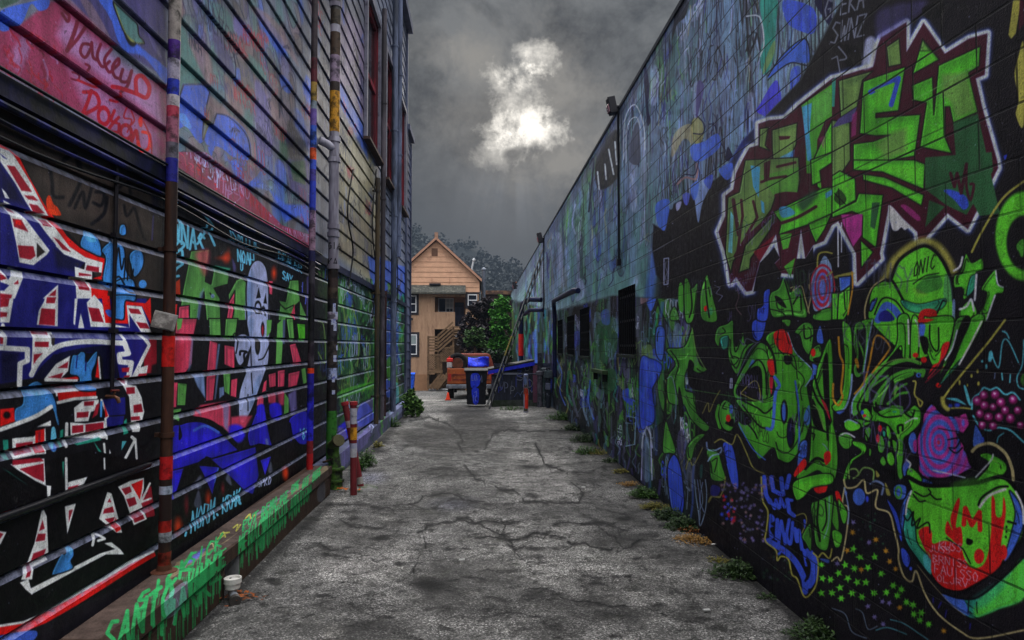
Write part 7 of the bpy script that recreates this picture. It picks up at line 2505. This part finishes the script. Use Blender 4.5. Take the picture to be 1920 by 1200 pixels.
GRN = ((30,58,16), (66,104,30)); DGR = ((26,44,18), (52,76,30)); OLV = ((84,84,30), (126,116,44)); STR = ((112,80,36), (172,130,62))
RW = (-5, XR-.01)
weeds(1380, 1078, 66, 44, 300, DGR, 'dark green weed tuft by the black base under the scattered stars', 1, onwall=RW, leaf=.03)
weeds(1545, 1196, 84, 56, 340, DGR, 'weed tuft in the nearest right corner under the blue letters', 2, onwall=RW, leaf=.03)
weeds(1300, 1015, 54, 22, 260, STR, 'dry golden straw tuft, larger and nearer of the straw tufts', 3, name='straw_tuft', onwall=RW, leaf=.02)
weeds(1296, 995, 34, 16, 120, ((120,70,30),(160,96,44)), 'reddish dry tuft just behind the golden straw', 4, name='straw_tuft', onwall=RW, leaf=.02)
weeds(1283, 990, 50, 36, 260, DGR, 'round green weed just before the dry straw tufts', 5, onwall=RW, leaf=.03)
weeds(1255, 970, 46, 34, 260, DGR, 'dark round weed second beyond the straw tufts', 6, onwall=RW, leaf=.03)
weeds(1228, 952, 40, 20, 160, OLV, 'low yellowish weed between two green ones', 7, onwall=RW, leaf=.03)
weeds(1208, 930, 38, 30, 260, GRN, 'green weed under the dangling blue paint drip', 8, onwall=RW, leaf=.03)
weeds(1164, 884, 24, 12, 90, OLV, 'small dry weed below the white scribbled lettering', 9, onwall=RW, leaf=.03)
weeds(1145, 866, 24, 16, 110, DGR, 'little green weed left of the small dry weed', 10, onwall=RW, leaf=.03)
weeds(1122, 852, 30, 18, 110, OLV, 'sparse brownish weed midway along the block wall', 11, onwall=RW, leaf=.03)
weeds(1102, 850, 34, 24, 160, GRN, 'fresh green weed midway along the block wall', 12, onwall=RW, leaf=.04)
weeds(1094, 828, 36, 30, 200, DGR, 'leafy dark weed below the green wall shelf', 13, onwall=RW, leaf=.04)
weeds(1052, 786, 40, 24, 180, GRN, 'green weed patch in the corner by the meter post', 14, onwall=RW, leaf=.05)
weeds(686, 872, 26, 36, 180, GRN, 'green weeds growing out of the kerb behind the posts', 15, onwall=(-1.85, 5), leaf=.04)
weeds(676, 880, 18, 30, 90, GRN, 'thin weeds close behind the leaning post', 16, onwall=(-1.85, 5), leaf=.04)
p = gnd(772, 780)
t = thing('corner_bush', (p.x, p.y, 0), 'leafy green bush at the far corner of the clapboard building', 'bush')
k = p.y/FP
B = [((p.x+a*k, p.y+d, b_*k), (r*k, r*k, r*k)) for a, b_, d, r in ((-8,14,0,13),(6,12,0,12),(0,28,.1,11),(-10,32,.1,9),(10,24,0,9),(-2,42,.1,6),(16,14,0,6))]
trunk(t, (p.x, p.y, -.02), (p.x-.02, p.y, .45), .02, bark, [q[0] for q in B], 5)
leafcloud(B, 2600, .085, 41, .55).build('foliage', leafmat('bush_leaf', (40,70,26), (96,132,56)), t)
weeds(735, 800, 20, 22, 90, GRN, 'small green weeds on the far kerb of the clapboard wall', 21, onwall=(-1.85, 5), leaf=.05)
weeds(708, 838, 16, 16, 60, OLV, 'thin dry weeds further along the kerb behind the posts', 22, onwall=(-1.85, 5), leaf=.04)
weeds(1180, 908, 24, 14, 90, STR, 'thin straw tuft under the grey spear drawing', 23, name='straw_tuft', onwall=RW, leaf=.02)
weeds(1076, 806, 30, 22, 140, DGR, 'dark weeds low on the block wall past the shelf', 24, onwall=RW, leaf=.05)
weeds(1345, 1052, 34, 16, 90, OLV, 'sparse olive weed between the straw and the nearer dark tuft', 25, onwall=RW, leaf=.02)
weeds(1440, 1120, 30, 14, 80, DGR, 'few low blades on the black base under the blue letters', 26, onwall=RW, leaf=.02)
weeds(958, 768, 30, 10, 70, GRN, 'low green weeds at the plinth of the tagged enclosure', 27, leaf=.05)
# litter
g = random.Random(14); lit = M('paper_white', (190,188,184), .8, .15, 9)
for k, (px, py, lab) in enumerate(((1094, 915, 'white scrap of paper in mid alley right of the cracked slab'), (1325, 1147, 'pale stick of litter near the right front corner'), (866, 1052, 'tiny white flake in the middle of the near asphalt'), (1338, 1023, 'small white wrapper beside the right wall base'))):
    p = gnd(px, py); L = .022; a = g.uniform(-.3, .3)
    mb = MB(); mb.obox((p.x, p.y, .012), (L, .009, .004), Matrix.Rotation(a, 3, 'Z')); tag(mb.build('paper_scrap', lit, None), lab, 'litter')

# ------------------------------------------------------------------ wooded hill behind
YM = 330.0
sil = [(640,395),(700,408),(745,420),(770,424),(790,436),(805,446),(830,452),(850,462),(875,456),(900,470),(925,488),(950,492),(975,508),(1000,520),(1040,545),(1100,560),(1250,575),(1500,590)]
g = random.Random(17)
mb = MB(); nx = 90; ny = 12
def silz(px):
    for (a, b_), (c, d) in zip(sil[:-1], sil[1:]):
        if a <= px <= c: return b_+(d-b_)*(px-a)/(c-a)
    return sil[0][1] if px < sil[0][0] else sil[-1][1]
pxs = [560+(1500-560)*i/nx for i in range(nx+1)]
for j in range(ny+1):
    f_ = j/ny; Y = 130+(YM-130)*f_
    for px in pxs:
        top = dep(px, silz(px), YM); s_ = f_**1.25
        z = -3+(top.z+3)*s_+(g.uniform(-1, 1)*1.2 if 0 < j < ny else 0)
        mb.v.append((dep(px, 600, YM).x*(Y/YM)**.5*1.0, Y, z))
n = nx+1
for j in range(ny):
    for i in range(nx): mb.f.append((j*n+i, j*n+i+1, (j+1)*n+i+1, (j+1)*n+i))
V0 = list(mb.v)
b0 = len(mb.v)
for i in range(n): x, y, z = mb.v[ny*n+i]; mb.v.append((x, y+150, -5))
for i in range(nx): mb.f.append((ny*n+i, ny*n+i+1, b0+i+1, b0+i))
tag(mb.build('hills', M('hill_earth', (22,27,28), .95, .4, .05), None, True), kind='structure')
mb = MB(); g = random.Random(18)
for _ in range(1300):
    j = g.uniform(1.5, ny-.05); i = g.randrange(nx); a = V0[int(j)*n+i]; c = V0[min(ny, int(j)+1)*n+i+1]; f_ = j-int(j)
    x, y, z = [a[k]+(c[k]-a[k])*f_ for k in range(3)]
    x += g.uniform(-2, 2); R = g.uniform(1.4, 3.4)
    for _2 in range(34):
        d_ = Vector((g.gauss(0, .5), g.gauss(0, .5), abs(g.gauss(.35, .5)))); p = Vector((x, y, z))+d_*R
        u = Vector((g.uniform(-1, 1), g.uniform(-1, 1), g.uniform(-1, 1))).normalized()*R*.28; w_ = u.cross(Vector((g.uniform(-1, 1), g.uniform(-1, 1), g.uniform(-1, 1)))).normalized()*R*.22
        mb.q(p-u, p+w_, p+u, p-w_)
tag(mb.build('hillside_woods', leafmat('wood_leaf', (19,25,25), (27,33,32)), None), 'misty wooded hillside rising behind the tan house', 'woods', None, 'stuff')
# ------------------------------------------------------------------ mist
if HAZE > 0:
    m = bpy.data.materials.new('mist'); m.use_nodes = True; nt = m.node_tree; nt.nodes.clear()
    out = nt.nodes.new('ShaderNodeOutputMaterial'); v = nt.nodes.new('ShaderNodeVolumePrincipled'); v.inputs['Density'].default_value = HAZE; v.inputs['Color'].default_value = (.11, .14, .185, 1); v.inputs['Anisotropy'].default_value = .3
    nt.links.new(v.outputs[0], out.inputs['Volume'])
    zt_ = max(p[2] for p in V0)+9
    o = MB().box(-420, 420, -40, 920, -8, zt_).build('haze', m, None); tag(o, kind='stuff')
# ------------------------------------------------------------------ sky and sun
SUN = Vector(ray(968, 215)).normalized()
elev = math.asin(SUN.z); az = math.atan2(SUN.x, SUN.y)
W = bpy.data.worlds.new('World'); SCN.world = W; W.use_nodes = True; nt = W.node_tree; nt.nodes.clear()
out = nt.nodes.new('ShaderNodeOutputWorld')
sky = nt.nodes.new('ShaderNodeTexSky'); sky.sky_type = 'NISHITA'; sky.sun_disc = False; sky.sun_elevation = elev; sky.sun_rotation = az
bg1 = nt.nodes.new('ShaderNodeBackground'); bg1.inputs[1].default_value = .05; nt.links.new(sky.outputs[0], bg1.inputs[0])
tc = nt.nodes.new('ShaderNodeTexCoord'); D = tc.outputs['Generated']
def dot(v):
    n = nt.nodes.new('ShaderNodeVectorMath'); n.operation = 'DOT_PRODUCT'; n.inputs[1].default_value = v; nt.links.new(D, n.inputs[0]); return n.outputs['Value']
sr = SUN.cross(Vector((0, 0, 1))).normalized(); su = sr.cross(SUN).normalized()
f = math_(nt, 'MAXIMUM', dot(SUN), .05); a = math_(nt, 'DIVIDE', dot(sr), f); b = math_(nt, 'DIVIDE', dot(su), f)   # angular offsets from the sun
co = N(nt, 'ShaderNodeCombineXYZ'); nt.links.new(a, co.inputs[0]); nt.links.new(b, co.inputs[1]); co = co.outputs[0]
w1 = noise(nt, D, 7.0, 6, .66, .2); w2 = noise(nt, D, 3.0, 3, .55, .3); w3 = noise(nt, D, 15.0, 5, .68, .15)
def blobm(x, y, rx, ry, k=.9):
    """soft break in the cloud, offset in photo pixels from the sun, ragged by noise"""
    dx = math_(nt, 'DIVIDE', math_(nt, 'SUBTRACT', a, (x-968)/FP), rx/FP); dy = math_(nt, 'DIVIDE', math_(nt, 'SUBTRACT', b, (215-y)/FP), ry/FP)
    r = math_(nt, 'SQRT', math_(nt, 'ADD', math_(nt, 'MULTIPLY', dx, dx), math_(nt, 'MULTIPLY', dy, dy)))
    r = math_(nt, 'ADD', r, math_(nt, 'MULTIPLY', math_(nt, 'SUBTRACT', w3, .5), 2.6*k))
    return math_(nt, 'SUBTRACT', 1.0, r, None, True)
def add(*l):
    r = l[0]
    for q in l[1:]: r = math_(nt, 'ADD', r, q)
    return r
core = add(blobm(966, 190, 58, 84, 1.2), blobm(990, 112, 50, 40, 1.2), math_(nt, 'MULTIPLY', blobm(968, 145, 34, 40, 1.2), .8), blobm(974, 245, 84, 50, 1.2), math_(nt, 'MULTIPLY', blobm(928, 282, 44, 36), .7), math_(nt, 'MULTIPLY', blobm(1012, 250, 60, 30), .7))
halo = add(math_(nt, 'MULTIPLY', blobm(985, 215, 190, 190, .75), .75), math_(nt, 'MULTIPLY', blobm(880, 118, 120, 45), .6), math_(nt, 'MULTIPLY', blobm(1070, 295, 110, 50), .7), math_(nt, 'MULTIPLY', blobm(1050, 170, 70, 50), .4), math_(nt, 'MULTIPLY', blobm(800, 100, 90, 60), .25))
shade = blobm(962, 284, 24, 14, .5)
core = math_(nt, 'MULTIPLY', core, math_(nt, 'SUBTRACT', 1.0, math_(nt, 'MULTIPLY', shade, 1.6), None, True))
cl = math_(nt, 'ADD', math_(nt, 'MULTIPLY', w1, .72), math_(nt, 'MULTIPLY', w2, .28))
z = N(nt, 'ShaderNodeSeparateXYZ'); nt.links.new(D, z.inputs[0]); zz = z.outputs['Z']
grey = nt.nodes.new('ShaderNodeValToRGB'); e = grey.color_ramp.elements; e[0].position = .41; e[0].color = (.018, .022, .026, 1); e[1].position = .58; e[1].color = (.185, .192, .192, 1)
nt.links.new(cl, grey.inputs[0])
low = mixc(nt, ramp(nt, zz, [(.17, .9), (.31, 0.0)]), grey.outputs[0], (.040, .050, .064, 1))
# rays fanning below the break
at = math_(nt, 'DIVIDE', a, math_(nt, 'SUBTRACT', math_(nt, 'ADD', .06, 0.0), b))
rn = nt.nodes.new('ShaderNodeTexNoise'); rn.noise_dimensions = '1D'; rn.inputs['Scale'].default_value = 7; nt.links.new(at, rn.inputs['W'])
below = math_(nt, 'MULTIPLY', ramp(nt, math_(nt, 'ADD', .5, math_(nt, 'MULTIPLY', b, 2)), [(.12, 0.0), (.3, 1.0), (.38, 0.0)]), ramp(nt, math_(nt, 'ABSOLUTE', math_(nt, 'ADD', a, .01)), [(.0, 1.0), (.09, 0.0)]))
rays = math_(nt, 'MULTIPLY', below, ramp(nt, rn.outputs['Fac'], [(.35, .3), (.65, 1.0)]))
low = mixc(nt, math_(nt, 'MULTIPLY', rays, .8), low, (.24, .27, .31, 1))
c1 = mixc(nt, math_(nt, 'MINIMUM', halo, 1.0), low, (.31, .295, .265, 1))
c2 = mixc(nt, math_(nt, 'MINIMUM', math_(nt, 'MULTIPLY', math_(nt, 'POWER', core, 1.15), .72), 1.0), c1, (1.75, 1.66, 1.5, 1))
# unseen sky overhead and behind, made brighter to light the alley walls
up_ = ramp(nt, zz, [(.52, 0.0), (.72, 1.0)])
bk = math_(nt, 'MULTIPLY', ramp(nt, math_(nt, 'MULTIPLY', dot(Vector((0, -1, 0))), 1.0), [(.05, 0.0), (.5, 1.0)]), ramp(nt, zz, [(.15, 0.0), (.4, 1.0)]))
ov = math_(nt, 'MAXIMUM', up_, bk)
c3 = mixc(nt, ov, c2, (*OVER, 1))
c3 = mixc(nt, ramp(nt, zz, [(.72, 0.0), (.93, 1.0)]), c3, (*ZEN, 1))
bg2 = nt.nodes.new('ShaderNodeBackground'); nt.links.new(c3, bg2.inputs[0]); bg2.inputs[1].default_value = 1.0
mx = nt.nodes.new('ShaderNodeMixShader'); mx.inputs[0].default_value = .93
nt.links.new(bg1.outputs[0], mx.inputs[1]); nt.links.new(bg2.outputs[0], mx.inputs[2]); nt.links.new(mx.outputs[0], out.inputs[0])
sl = bpy.data.lights.new('sun', 'SUN'); so = bpy.data.objects.new('sun', sl); COL.objects.link(so)
sl.energy = SUNE; sl.angle = R_(14); sl.color = (1, .94, .84)
so.rotation_euler = (-SUN).to_track_quat('-Z', 'Y').to_euler(); so.location = (0, 0, 30)
SCN.view_settings.view_transform = 'Standard'; SCN.view_settings.look = 'None'; SCN.view_settings.exposure = EXPO; SCN.view_settings.gamma = 1
SCN.render.engine = 'CYCLES'
